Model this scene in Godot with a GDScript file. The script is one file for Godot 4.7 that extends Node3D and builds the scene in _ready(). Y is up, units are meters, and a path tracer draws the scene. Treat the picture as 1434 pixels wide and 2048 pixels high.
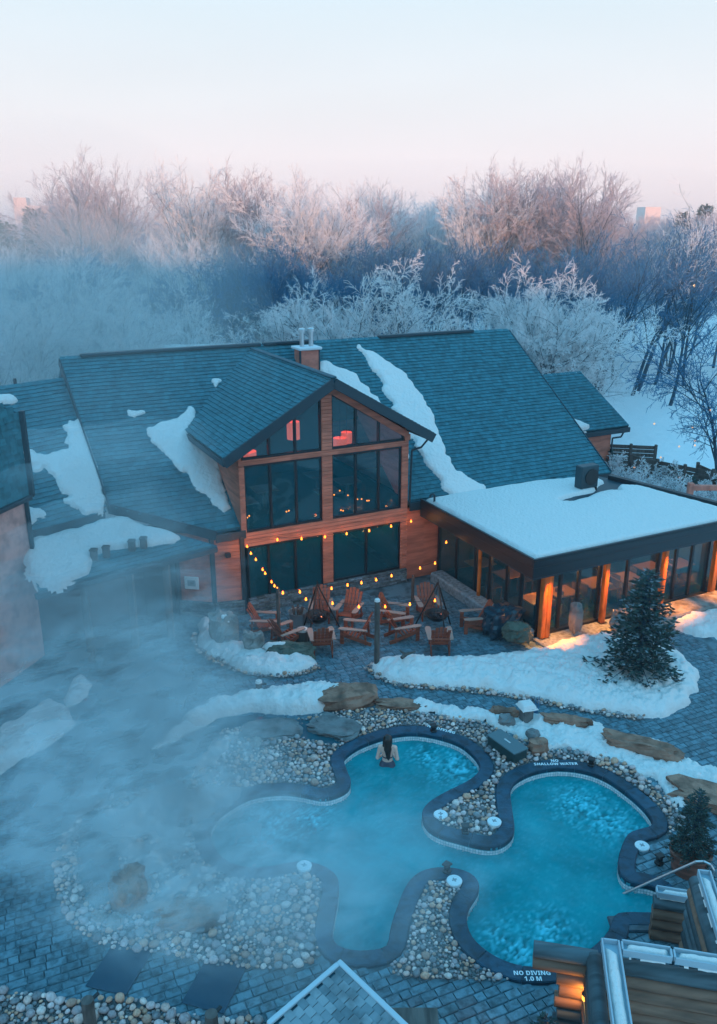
extends Node3D

# ------------------------------------------------------------------ mesh builder
class MB:
	var v := PackedVector3Array()
	var n := PackedVector3Array()
	var c := PackedColorArray()
	var ix := PackedInt32Array()
	var col := Color(1, 1, 1)

	func vert(p: Vector3, nn: Vector3) -> int:
		v.append(p)
		n.append(nn)
		c.append(col)
		return v.size() - 1

	# corners counter-clockwise as seen from the front
	func quad(a: Vector3, b: Vector3, d: Vector3, e: Vector3) -> void:
		var nn := (b - a).cross(e - a)
		if nn.length_squared() < 1e-14:
			nn = (d - b).cross(e - b)
		nn = nn.normalized()
		var i := v.size()
		for p in [a, b, d, e]:
			vert(p, nn)
		ix.append_array(PackedInt32Array([i, i + 2, i + 1, i, i + 3, i + 2]))

	func tri(a: Vector3, b: Vector3, d: Vector3) -> void:
		var nn := (b - a).cross(d - a).normalized()
		var i := v.size()
		for p in [a, b, d]:
			vert(p, nn)
		ix.append_array(PackedInt32Array([i, i + 2, i + 1]))

	func tri_i(a: int, b: int, d: int) -> void:
		ix.append(a)
		ix.append(d)
		ix.append(b)

	# a box with chamfered edges
	func box(t: Transform3D, s: Vector3, bev := 0.0) -> void:
		var h := s * 0.5
		if bev <= 0.0:
			var p: Array[Vector3] = []
			for k in 8:
				p.append(t * Vector3(h.x if k & 1 else -h.x, h.y if k & 2 else -h.y, h.z if k & 4 else -h.z))
			quad(p[4], p[5], p[7], p[6])
			quad(p[1], p[0], p[2], p[3])
			quad(p[5], p[1], p[3], p[7])
			quad(p[0], p[4], p[6], p[2])
			quad(p[6], p[7], p[3], p[2])
			quad(p[0], p[1], p[5], p[4])
			return
		var b := minf(bev, minf(h.x, minf(h.y, h.z)) * 0.9)
		var g := func(sx: float, sy: float, sz: float, ax: int) -> Vector3:
			var q := Vector3(sx * (h.x - b), sy * (h.y - b), sz * (h.z - b))
			q[ax] += [sx, sy, sz][ax] * b
			return t * q
		for ax in 3:
			var u := (ax + 1) % 3
			var w := (ax + 2) % 3
			for s1 in [-1.0, 1.0]:
				var f := [0.0, 0.0, 0.0]
				f[ax] = s1
				var q: Array[Vector3] = []
				for k in [[-1.0, -1.0], [1.0, -1.0], [1.0, 1.0], [-1.0, 1.0]]:
					f[u] = k[0]
					f[w] = k[1]
					q.append(g.call(f[0], f[1], f[2], ax))
				if s1 > 0:
					quad(q[0], q[1], q[2], q[3])
				else:
					quad(q[1], q[0], q[3], q[2])
				for s2 in [-1.0, 1.0]:
					var e := [0.0, 0.0, 0.0]
					e[ax] = s1
					e[u] = s2
					e[w] = -1.0
					var a0: Vector3 = g.call(e[0], e[1], e[2], ax)
					var b0: Vector3 = g.call(e[0], e[1], e[2], u)
					e[w] = 1.0
					var a1: Vector3 = g.call(e[0], e[1], e[2], ax)
					var b1: Vector3 = g.call(e[0], e[1], e[2], u)
					if s1 * s2 > 0:
						quad(a0, b0, b1, a1)
					else:
						quad(b0, a0, a1, b1)
		for sx in [-1.0, 1.0]:
			for sy in [-1.0, 1.0]:
				for sz in [-1.0, 1.0]:
					var a: Vector3 = g.call(sx, sy, sz, 0)
					var bb: Vector3 = g.call(sx, sy, sz, 1)
					var d: Vector3 = g.call(sx, sy, sz, 2)
					if sx * sy * sz > 0:
						tri(a, bb, d)
					else:
						tri(a, d, bb)

	func cube(x0: float, x1: float, y0: float, y1: float, z0: float, z1: float, bev := 0.0) -> void:
		box(Transform3D(Basis(), Vector3((x0 + x1) / 2, (y0 + y1) / 2, (z0 + z1) / 2)), Vector3(absf(x1 - x0), absf(y1 - y0), absf(z1 - z0)), bev)

	# a board from a to b, w wide, t thick; up gives the direction of its thickness
	func board(a: Vector3, b: Vector3, w: float, t: float, up := Vector3.UP, bev := 0.0) -> void:
		var x := b - a
		var l := x.length()
		x = x.normalized()
		var z := x.cross(up).normalized()
		var y := z.cross(x)
		box(Transform3D(Basis(x, y, z), (a + b) / 2), Vector3(l, t, w), bev)

	func tube(a: Vector3, b: Vector3, ra: float, rb: float, sides := 8, caps := false) -> void:
		var d := (b - a).normalized()
		var s := d.cross(Vector3.UP if absf(d.y) < 0.9 else Vector3.RIGHT).normalized()
		var t := s.cross(d)
		var i := v.size()
		for k in sides:
			var an := TAU * k / sides
			var r := s * cos(an) + t * sin(an)
			vert(a + r * ra, r)
			vert(b + r * rb, r)
		for k in sides:
			var p := i + 2 * k
			var q := i + 2 * ((k + 1) % sides)
			tri_i(p, p + 1, q + 1)
			tri_i(p, q + 1, q)
		if caps:
			for e in 2:
				var o := vert(a if e == 0 else b, -d if e == 0 else d)
				var f := v.size()
				for k in sides:
					var an := TAU * k / sides
					vert((a if e == 0 else b) + (s * cos(an) + t * sin(an)) * (ra if e == 0 else rb), -d if e == 0 else d)
				for k in sides:
					if e == 0:
						tri_i(o, f + k, f + (k + 1) % sides)
					else:
						tri_i(o, f + (k + 1) % sides, f + k)

	func path(pts: Array, r: float, sides := 6) -> void:
		for k in pts.size() - 1:
			tube(pts[k], pts[k + 1], r, r, sides, true)

	# profile of (radius, height), turned about t's y axis
	func lathe(t: Transform3D, prof: Array, sides := 16) -> void:
		for k in prof.size() - 1:
			var p: Vector2 = prof[k]
			var q: Vector2 = prof[k + 1]
			var nn := Vector2(q.y - p.y, p.x - q.x).normalized()
			var i := v.size()
			for j in sides:
				var an := TAU * j / sides
				var r := Vector3(cos(an), 0, sin(an))
				var nv := (t.basis * Vector3(r.x * nn.x, nn.y, r.z * nn.x)).normalized()
				vert(t * Vector3(r.x * p.x, p.y, r.z * p.x), nv)
				vert(t * Vector3(r.x * q.x, q.y, r.z * q.x), nv)
			for j in sides:
				var a := i + 2 * j
				var b := i + 2 * ((j + 1) % sides)
				tri_i(a, a + 1, b + 1)
				tri_i(a, b + 1, b)

	# flat polygon extruded from y0 to y1 (points as x, z), placed by t
	func prism(t: Transform3D, poly: PackedVector2Array, y0: float, y1: float) -> void:
		var pp := poly.duplicate()
		var area := 0.0
		for k in pp.size():
			area += pp[k].cross(pp[(k + 1) % pp.size()])
		if area < 0:
			pp.reverse()
		var tr := Geometry2D.triangulate_polygon(pp)
		for e in 2:
			var y := y0 if e == 0 else y1
			for k in range(0, tr.size(), 3):
				var q: Array[Vector3] = []
				for j in 3:
					q.append(t * Vector3(pp[tr[k + j]].x, y, pp[tr[k + j]].y))
				var up := (q[1] - q[0]).cross(q[2] - q[0]).dot(t.basis.y) > 0
				if up == (e == 1):
					tri(q[0], q[1], q[2])
				else:
					tri(q[0], q[2], q[1])
		var m := pp.size()
		for k in m:
			var a := pp[k]
			var b := pp[(k + 1) % m]
			quad(t * Vector3(a.x, y0, a.y), t * Vector3(a.x, y1, a.y), t * Vector3(b.x, y1, b.y), t * Vector3(b.x, y0, b.y))

	func mesh(m: Material, colored := false) -> ArrayMesh:
		var a := []
		a.resize(Mesh.ARRAY_MAX)
		a[Mesh.ARRAY_VERTEX] = v
		a[Mesh.ARRAY_NORMAL] = n
		if colored:
			a[Mesh.ARRAY_COLOR] = c
		a[Mesh.ARRAY_INDEX] = ix
		var am := ArrayMesh.new()
		am.add_surface_from_arrays(Mesh.PRIMITIVE_TRIANGLES, a)
		am.surface_set_material(0, m)
		return am

# ------------------------------------------------------------------ naming
var used := {}

func named(par: Node, called: String) -> String:
	if not used.has(par):
		used[par] = {}
	var d: Dictionary = used[par]
	var k: int = d.get(called, 0)
	d[called] = k + 1
	return called if k == 0 else "%s_%03d" % [called, k]

func thing(called: String, label: String, category: String, at := Vector3.ZERO, turn := 0.0, group := "") -> Node3D:
	var o := Node3D.new()
	o.name = named(self, called)
	o.position = at
	o.rotation.y = turn
	o.set_meta("label", label)
	o.set_meta("category", category)
	if group:
		o.set_meta("group", group)
	add_child(o, true)
	return o

func put(called: String, mesh: Mesh, par: Node = self, at := Transform3D(), over: Material = null) -> MeshInstance3D:
	var o := MeshInstance3D.new()
	o.name = named(par, called)
	o.mesh = mesh
	o.transform = at
	if over:
		o.material_override = over
	par.add_child(o, true)
	return o

func structure(o: Node, label := "") -> Node:
	o.set_meta("kind", "structure")
	if label:
		o.set_meta("label", label)
	return o

func stuff(o: Node, label := "") -> Node:
	o.set_meta("kind", "stuff")
	if label:
		o.set_meta("label", label)
	return o

func tag(o: Node, label: String, category: String, group := "") -> Node:
	o.set_meta("label", label)
	o.set_meta("category", category)
	if group:
		o.set_meta("group", group)
	return o

func again(o: Node3D, called: String, label: String, at: Vector3, turn: float, group := "") -> Node3D:
	var r: Node3D = o.duplicate()
	r.name = named(self, called)
	r.position = at
	r.rotation = Vector3(0, turn, 0)
	r.set_meta("label", label)
	if group:
		r.set_meta("group", group)
	add_child(r, true)
	return r

# ------------------------------------------------------------------ materials
var texs := {}

func noise_tex(freq: float, seed_: int, lo: float, hi: float, size := 256, kind := 0, stretch := 1.0) -> ImageTexture:
	var key := "%s_%d_%s_%s_%d_%d_%s" % [freq, seed_, lo, hi, size, kind, stretch]
	if texs.has(key):
		return texs[key]
	var f := FastNoiseLite.new()
	f.seed = seed_
	f.frequency = freq
	f.noise_type = FastNoiseLite.TYPE_SIMPLEX_SMOOTH if kind == 0 else FastNoiseLite.TYPE_CELLULAR
	f.fractal_octaves = 5
	f.fractal_gain = 0.55
	var im := f.get_seamless_image(maxi(8, int(size / maxf(stretch, 1.0))), maxi(8, int(size / maxf(-stretch, 1.0))))
	im.convert(Image.FORMAT_RGB8)
	if stretch != 1.0:
		im.resize(size, size, Image.INTERPOLATE_BILINEAR)
	var d := im.get_data()
	for k in d.size():
		d[k] = int(clampf(lo + (hi - lo) * d[k] / 255.0, 0, 1) * 255)
	var im2 := Image.create_from_data(im.get_width(), im.get_height(), false, Image.FORMAT_RGB8, d)
	var t := ImageTexture.create_from_image(im2)
	texs[key] = t
	return t

func lin(r: float, g: float, b: float) -> Color:
	return Color(r, g, b).linear_to_srgb()

func mat(r: float, g: float, b: float, rough := 0.8) -> StandardMaterial3D:
	var m := StandardMaterial3D.new()
	m.albedo_color = lin(r, g, b)
	m.roughness = rough
	return m

func textured(m: StandardMaterial3D, t: Texture2D, scale: float, world := true) -> StandardMaterial3D:
	m.albedo_texture = t
	m.uv1_triplanar = true
	m.uv1_world_triplanar = world
	m.uv1_scale = Vector3.ONE * scale
	return m

func relief(m: StandardMaterial3D, t: Texture2D, cm: float) -> StandardMaterial3D:
	m.heightmap_enabled = true
	m.heightmap_texture = t
	m.heightmap_scale = cm
	return m

func tinted(m: StandardMaterial3D) -> StandardMaterial3D:
	m.vertex_color_use_as_albedo = true
	return m

func glow(r: float, g: float, b: float, k: float) -> StandardMaterial3D:
	var m := mat(r, g, b, 0.6)
	m.emission_enabled = true
	m.emission = lin(r, g, b)
	m.emission_energy_multiplier = k
	return m

# ------------------------------------------------------------------ plane helpers
func V(x: float, z: float) -> Vector2:
	return Vector2(x, z)

func smooth(p: PackedVector2Array, k := 4) -> PackedVector2Array:
	var o := PackedVector2Array()
	var m := p.size()
	for i in m:
		for j in k:
			o.append(p[i].cubic_interpolate(p[(i + 1) % m], p[(i - 1 + m) % m], p[(i + 2) % m], float(j) / k))
	return o

# distance to the outline, positive inside
func inside(q: Vector2, p: PackedVector2Array) -> float:
	var best := 1e9
	var odd := false
	var m := p.size()
	var b := p[m - 1]
	for i in m:
		var a := p[i]
		var e := b - a
		var w := q - a
		var t := clampf(w.dot(e) / maxf(e.length_squared(), 1e-9), 0, 1)
		best = minf(best, (w - e * t).length_squared())
		if (a.y > q.y) != (b.y > q.y) and q.x < (b.x - a.x) * (q.y - a.y) / (b.y - a.y) + a.x:
			odd = not odd
		b = a
	best = sqrt(best)
	return best if odd else -best

func bounds(p: PackedVector2Array) -> Rect2:
	var r := Rect2(p[0], Vector2.ZERO)
	for q in p:
		r = r.expand(q)
	return r

var rough_noise := FastNoiseLite.new()

# a bank with rounded edges over an outline; rise: how high, edge: how far in until full height
func mound(p: PackedVector2Array, cell: float, rise: float, edge: float, bump: float, fray: float, t := Transform3D(), base := 0.0, freq := 1.0, avoid := PackedVector2Array()) -> MB:
	var r := bounds(p).grow(cell * 2)
	var nx := int(r.size.x / cell) + 2
	var nz := int(r.size.y / cell) + 2
	var hs := PackedFloat32Array()
	hs.resize(nx * nz)
	var keep := PackedByteArray()
	keep.resize(nx * nz)
	for j in nz:
		for i in nx:
			var q := r.position + Vector2(i, j) * cell
			var d := inside(q, p)
			if avoid.size() > 0:
				d = minf(d, -inside(q, avoid))
			d += fray * rough_noise.get_noise_3d(q.x * 9.0, q.y * 9.0, 7.0)
			var k := clampf(d / edge, 0, 1)
			var h := rise * sqrt(k * (2.0 - k))
			h += bump * clampf(k * 3.0, 0, 1) * (rough_noise.get_noise_2d(q.x * 6.0 * freq, q.y * 6.0 * freq) + 0.6 * rough_noise.get_noise_2d(q.x * 21.0 * freq, q.y * 21.0 * freq) + 0.35 * rough_noise.get_noise_2d(q.x * 55.0 * freq, q.y * 55.0 * freq))
			if d < 0:
				h = maxf(d * 1.2, -0.12)
			hs[j * nx + i] = h + base
			keep[j * nx + i] = 1 if d > -cell * 1.6 else 0
	var mb := MB.new()
	var at := PackedInt32Array()
	at.resize(nx * nz)
	at.fill(-1)
	for j in nz:
		for i in nx:
			var a := j * nx + i
			if not keep[a]:
				continue
			var q := r.position + Vector2(i, j) * cell
			var dx := hs[j * nx + mini(i + 1, nx - 1)] - hs[j * nx + maxi(i - 1, 0)]
			var dz := hs[mini(j + 1, nz - 1) * nx + i] - hs[maxi(j - 1, 0) * nx + i]
			at[a] = mb.vert(t * Vector3(q.x, hs[a], q.y), (t.basis * Vector3(-dx, 2 * cell, -dz)).normalized())
	for j in nz - 1:
		for i in nx - 1:
			var a := j * nx + i
			if at[a] >= 0 and at[a + 1] >= 0 and at[a + nx] >= 0 and at[a + nx + 1] >= 0:
				mb.tri_i(at[a], at[a + nx], at[a + 1])
				mb.tri_i(at[a + 1], at[a + nx], at[a + nx + 1])
	return mb

# spans of a scanline y inside a polygon (even-odd)
func spans(p: PackedVector2Array, y: float) -> Array:
	var xs: Array[float] = []
	var m := p.size()
	for i in m:
		var a := p[i]
		var b := p[(i + 1) % m]
		if (a.y > y) != (b.y > y):
			xs.append(a.x + (b.x - a.x) * (y - a.y) / (b.y - a.y))
	xs.sort()
	return xs

# lapped courses over a polygon in (x along the eave, y up the slope); t maps (x, lift, -y)
func shingles(p: PackedVector2Array, t: Transform3D, step: float, tab: float, rng: RandomNumberGenerator, thick := 0.035) -> MB:
	var mb := MB.new()
	var r := bounds(p)
	var rows := int(ceil(r.size.y / step))
	for j in rows:
		var y0 := r.position.y + j * step
		var xs := spans(p, y0 + step * 0.5)
		for s in range(0, xs.size() - 1, 2):
			var x: float = xs[s] - fmod(absf(xs[s]) + j * tab * 0.37, tab) * 0.0
			var first := true
			while x < xs[s + 1] - 0.01:
				var w := tab * rng.randf_range(0.7, 1.3)
				if first:
					w *= rng.randf_range(0.4, 1.0)
					first = false
				var x1 := minf(x + w, xs[s + 1])
				var k := rng.randf_range(0.8, 1.15)
				var fr := rng.randf_range(0.0, 0.10)
				mb.col = Color((k * (1 - fr) + fr * 2.2) * 0.5, (k * (1 - fr) + fr * 1.75) * 0.5, (k * (1 - fr) + fr * 1.7) * 0.5)
				var lift := thick * rng.randf_range(0.85, 1.15)
				var yo := rng.randf_range(-0.012, 0.012)
				var a := t * Vector3(x + 0.004, lift, -(y0 + yo))
				var b := t * Vector3(x1 - 0.004, lift, -(y0 + yo))
				var d := t * Vector3(x1 - 0.004, 0.004, -(y0 + step * 1.12))
				var e := t * Vector3(x + 0.004, 0.004, -(y0 + step * 1.12))
				mb.quad(a, b, d, e)
				mb.quad(t * Vector3(x + 0.004, -0.02, -(y0 + yo)), t * Vector3(x1 - 0.004, -0.02, -(y0 + yo)), b, a)
				x = x1
	mb.col = Color(1, 1, 1)
	return mb

# a roof slab (polygon as for shingles) of a given thickness below the courses
func slab(p: PackedVector2Array, t: Transform3D, thick: float) -> MB:
	var q := PackedVector2Array()
	for a in p:
		q.append(Vector2(a.x, -a.y))
	var mb := MB.new()
	mb.prism(t, q, -thick, 0.0)
	return mb

# a frame on a slope: origin on the eave, x along it, y square to the slope
func slope_frame(o: Vector3, along: Vector3, up_slope: Vector3) -> Transform3D:
	var x := along.normalized()
	var z := -up_slope.normalized()
	return Transform3D(Basis(x, z.cross(x).normalized(), z), o)

# an uneven stone
func rock_mesh(size: Vector3, seed_: int, m: Material, detail := 10, ragged := 0.35, flat := 0.6) -> ArrayMesh:
	var mb := MB.new()
	var f := FastNoiseLite.new()
	f.seed = seed_
	f.frequency = 0.55
	f.fractal_octaves = 4
	var rings := detail
	var sides := detail * 2
	var grid := []
	for j in rings + 1:
		var row := []
		var th := PI * j / rings
		for i in sides:
			var ph := TAU * i / sides
			var d := Vector3(sin(th) * cos(ph), cos(th), sin(th) * sin(ph))
			# squarish: pull towards a box
			var m1 := maxf(absf(d.x), maxf(absf(d.y), absf(d.z)))
			d = d.lerp(d / m1 * 0.85, flat)
			var k := 1.0 + ragged * f.get_noise_3dv(d * 2.2) + ragged * 0.35 * f.get_noise_3dv(d * 7.0 + Vector3(3, 1, 5))
			row.append(Vector3(d.x * size.x, d.y * size.y, d.z * size.z) * 0.5 * k)
		grid.append(row)
	for j in rings:
		for i in sides:
			var a: Vector3 = grid[j][i]
			var b: Vector3 = grid[j][(i + 1) % sides]
			var c: Vector3 = grid[j + 1][(i + 1) % sides]
			var d: Vector3 = grid[j + 1][i]
			if j > 0:
				if (b - a).cross(c - a).dot(a + b + c) > 0:
					mb.tri(a, b, c)
				else:
					mb.tri(a, c, b)
			if j < rings - 1:
				if (c - a).cross(d - a).dot(a + c + d) > 0:
					mb.tri(a, c, d)
				else:
					mb.tri(a, d, c)
	return mb.mesh(m)

func pebble_mesh(seed_: int, m: Material) -> ArrayMesh:
	var mb := MB.new()
	var rng := RandomNumberGenerator.new()
	rng.seed = seed_
	var s := Vector3(rng.randf_range(0.8, 1.25), rng.randf_range(0.55, 0.8), rng.randf_range(0.75, 1.1)) * 0.5
	var sides := 7
	var rows := [[0.0, 1.0], [0.62, 0.72], [0.97, 0.12], [0.8, -0.5]]
	var o: Array = []
	for q in rows:
		var ring := []
		for i in sides:
			var an := TAU * (i + 0.5 * rows.find(q)) / sides
			var k := rng.randf_range(0.86, 1.12)
			var d := Vector3(cos(an) * q[0] * k, q[1], sin(an) * q[0] * k)
			ring.append(mb.vert(d * s, (d / s).normalized()))
		o.append(ring)
	for j in rows.size() - 1:
		for i in sides:
			var i2 := (i + 1) % sides
			if j > 0:
				mb.tri_i(o[j][i], o[j][i2], o[j + 1][i])
			mb.tri_i(o[j][i2], o[j + 1][i2], o[j + 1][i])
	return mb.mesh(m)

# ------------------------------------------------------------------ the place
var rng := RandomNumberGenerator.new()
var M := {}
var pool_edge: PackedVector2Array      # water line of the pool
var pool_outer: PackedVector2Array     # outside of its coping

func _ready() -> void:
	rng.seed = 11
	rough_noise.seed = 5
	rough_noise.frequency = 0.16
	rough_noise.fractal_octaves = 2
	# camera
	var cam := Camera3D.new()
	cam.name = "camera"
	cam.position = Vector3(0, 11.5, 0)
	cam.rotation = Vector3(-atan(574.0 / 1700.0), 0, 0)
	cam.fov = rad_to_deg(2.0 * atan(1024.0 / 1700.0))
	cam.near = 0.1
	cam.far = 3000.0
	add_child(cam)
	# sky: pale and rosy low down, clear blue overhead
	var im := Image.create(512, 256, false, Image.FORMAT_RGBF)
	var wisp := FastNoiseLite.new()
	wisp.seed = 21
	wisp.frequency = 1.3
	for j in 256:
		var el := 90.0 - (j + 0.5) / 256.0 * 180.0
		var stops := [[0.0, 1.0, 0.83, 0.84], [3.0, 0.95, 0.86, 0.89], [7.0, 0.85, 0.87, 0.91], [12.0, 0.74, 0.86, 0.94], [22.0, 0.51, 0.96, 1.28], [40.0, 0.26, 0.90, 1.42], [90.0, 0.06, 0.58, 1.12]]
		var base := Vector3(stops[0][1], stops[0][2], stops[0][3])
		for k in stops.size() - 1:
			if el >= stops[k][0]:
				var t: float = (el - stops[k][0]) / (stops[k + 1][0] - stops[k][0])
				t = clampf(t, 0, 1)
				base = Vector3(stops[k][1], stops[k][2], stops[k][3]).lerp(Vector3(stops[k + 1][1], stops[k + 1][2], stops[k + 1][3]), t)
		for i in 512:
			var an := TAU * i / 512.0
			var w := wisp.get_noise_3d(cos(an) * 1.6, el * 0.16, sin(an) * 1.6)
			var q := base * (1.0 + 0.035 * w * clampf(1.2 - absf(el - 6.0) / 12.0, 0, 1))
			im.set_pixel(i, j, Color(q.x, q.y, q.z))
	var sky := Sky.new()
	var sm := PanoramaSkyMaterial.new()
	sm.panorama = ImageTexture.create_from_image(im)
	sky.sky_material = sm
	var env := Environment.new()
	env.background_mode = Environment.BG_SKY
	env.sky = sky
	env.tonemap_mode = Environment.TONE_MAPPER_LINEAR
	env.tonemap_exposure = 1.05
	env.sdfgi_enabled = true
	env.ssao_enabled = true
	env.ssil_enabled = true
	env.fog_enabled = true
	env.fog_density = 0.0008
	env.fog_light_color = Color(0.9, 0.95, 1.0)
	env.volumetric_fog_enabled = true
	env.volumetric_fog_density = 0.0
	var we := WorldEnvironment.new()
	we.name = "world"
	we.environment = env
	add_child(we)
	# the sun, just up behind the camera: it reaches the tops of the trees only
	var sun := DirectionalLight3D.new()
	sun.name = "sun"
	sun.light_energy = 1.6
	sun.light_color = lin(1.0, 0.41, 0.17)
	sun.light_angular_distance = 0.6
	sun.shadow_enabled = true
	sun.rotation = Vector3(deg_to_rad(-3.6), deg_to_rad(24.0), 0)
	add_child(sun)
	materials()
	ground()
	pool()
	stones()
	lodge()
	pavilion()
	left_wing()
	outbuildings()
	banks()
	patio()
	enclosure()
	garden()
	woods()
	person()
	steam()

func materials() -> void:
	M.snow = relief(mat(0.73, 0.68, 0.66, 0.7), noise_tex(0.03, 3, 0, 1), 3.0)
	M.snow.uv1_triplanar = true
	M.snow.uv1_world_triplanar = true
	M.snow.uv1_scale = Vector3.ONE * 0.9
	M.field = relief(mat(0.82, 0.79, 0.79, 0.8), noise_tex(0.02, 4, 0, 1), 6.0)
	M.field.uv1_triplanar = true
	M.field.uv1_world_triplanar = true
	M.field.uv1_scale = Vector3.ONE * 0.12
	M.paving = relief(textured(mat(0.12, 0.21, 0.25, 0.7), noise_tex(0.012, 5, 0.45, 1.3), 0.35), noise_tex(0.06, 6, 0, 1), 1.0)
	M.shingle = tinted(relief(textured(mat(0.065, 0.325, 0.41, 0.85), noise_tex(0.03, 7, 0.75, 1.2), 0.4), noise_tex(0.08, 8, 0, 1), 0.5))
	M.roof = textured(mat(0.012, 0.085, 0.12, 0.7), noise_tex(0.02, 9, 0.7, 1.2), 0.5)
	M.trim = mat(0.012, 0.035, 0.05, 0.5)
	M.siding = relief(textured(mat(0.60, 0.195, 0.125, 0.6), noise_tex(0.02, 10, 0.72, 1.12, 256, 0, 6.0), 0.7), noise_tex(0.03, 11, 0, 1, 256, 0, 8.0), 0.5)
	M.pink = textured(mat(0.66, 0.22, 0.16, 0.8), noise_tex(0.015, 12, 0.75, 1.12), 0.5)
	M.ledge = relief(textured(tinted(mat(0.25, 0.32, 0.36, 0.85)), noise_tex(0.03, 13, 0.6, 1.2), 0.8), noise_tex(0.05, 14, 0, 1), 1.0)
	M.frame = mat(0.012, 0.018, 0.025, 0.4)
	M.dark = mat(0.02, 0.026, 0.034, 0.6)
	M.metal = mat(0.55, 0.58, 0.6, 0.35)
	M.metal.metallic = 0.9
	M.iron = mat(0.012, 0.014, 0.017, 0.5)
	M.timber = relief(textured(mat(0.13, 0.11, 0.10, 0.8), noise_tex(0.02, 15, 0.6, 1.2, 256, 0, -5.0), 0.9), noise_tex(0.03, 16, 0, 1, 256, 0, -7.0), 0.8)
	M.log = relief(textured(tinted(mat(0.38, 0.245, 0.18, 0.7)), noise_tex(0.03, 17, 0.55, 1.25, 256, 0, 9.0), 0.7), noise_tex(0.03, 18, 0, 1, 256, 0, 7.0), 0.8)
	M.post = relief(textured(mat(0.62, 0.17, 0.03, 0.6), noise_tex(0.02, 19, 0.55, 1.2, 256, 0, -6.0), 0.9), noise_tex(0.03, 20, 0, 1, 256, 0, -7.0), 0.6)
	M.cedar = textured(mat(0.33, 0.085, 0.045, 0.6), noise_tex(0.03, 22, 0.65, 1.15, 256, 0, 5.0), 1.2)
	M.stone = relief(textured(mat(0.30, 0.29, 0.27, 0.9), noise_tex(0.012, 23, 0.5, 1.25), 0.5), noise_tex(0.03, 24, 0, 1), 4.0)
	M.brown = relief(textured(mat(0.38, 0.20, 0.14, 0.9), noise_tex(0.012, 25, 0.5, 1.25), 0.5), noise_tex(0.03, 26, 0, 1), 4.0)
	M.mossy = relief(textured(mat(0.10, 0.125, 0.10, 0.9), noise_tex(0.012, 27, 0.5, 1.4), 0.6), noise_tex(0.03, 28, 0, 1), 4.0)
	M.slab = relief(textured(mat(0.20, 0.20, 0.20, 0.7), noise_tex(0.012, 29, 0.6, 1.2), 0.5), noise_tex(0.03, 30, 0, 1), 2.0)
	M.coping = relief(textured(mat(0.045, 0.075, 0.10, 0.42), noise_tex(0.02, 31, 0.65, 1.25), 0.7), noise_tex(0.05, 32, 0, 1), 0.4)
	M.tile = tinted(mat(0.85, 0.88, 0.9, 0.25))
	M.basin = textured(mat(0.03, 0.40, 0.50, 0.8), noise_tex(0.012, 33, 0.75, 1.15), 0.3)
	M.water = tinted(mat(1, 1, 1, 0.06))
	M.water.albedo_color = Color(1, 1, 1, 0.78)
	M.water.metallic_specular = 0.2
	M.water.transparency = BaseMaterial3D.TRANSPARENCY_ALPHA
	M.glass = mat(0.01, 0.16, 0.22, 0.02)  # teal veil in the colour stands in for reflected sky
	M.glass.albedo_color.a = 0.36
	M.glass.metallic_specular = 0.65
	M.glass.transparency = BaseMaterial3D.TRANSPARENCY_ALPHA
	M.lid = mat(0.72, 0.76, 0.78, 0.5)
	M.bulb = glow(1.0, 0.30, 0.03, 3.2)
	M.shade = glow(1.0, 0.20, 0.13, 0.55)
	M.flame = glow(1.0, 0.33, 0.04, 4.0)
	M.bark = textured(mat(0.03, 0.08, 0.125, 0.9), noise_tex(0.03, 34, 0.5, 1.3, 256, 0, -4.0), 0.8)
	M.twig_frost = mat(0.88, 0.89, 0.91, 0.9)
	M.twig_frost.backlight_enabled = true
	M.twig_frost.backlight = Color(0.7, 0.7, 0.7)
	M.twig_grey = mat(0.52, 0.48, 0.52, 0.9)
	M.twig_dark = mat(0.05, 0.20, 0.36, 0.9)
	M.needle = tinted(mat(0.26, 0.36, 0.38, 0.8))
	M.skin = mat(0.88, 0.50, 0.40, 0.5)
	M.skin.subsurf_scatter_enabled = true
	M.skin.subsurf_scatter_strength = 0.12
	M.hair = mat(0.025, 0.016, 0.014, 0.45)
	M.cloth = mat(0.07, 0.07, 0.10, 0.8)

# omni lamp without a shadow of its own fitting
func lamp(par: Node, at: Vector3, c: Color, e: float, size: float, reach := 12.0) -> OmniLight3D:
	var l := OmniLight3D.new()
	l.name = named(par, "lamp_light")
	l.position = at
	l.light_color = c
	l.light_energy = e
	l.light_size = size
	l.omni_range = reach
	l.omni_attenuation = 2.0
	l.shadow_enabled = true
	par.add_child(l, true)
	return l

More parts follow.
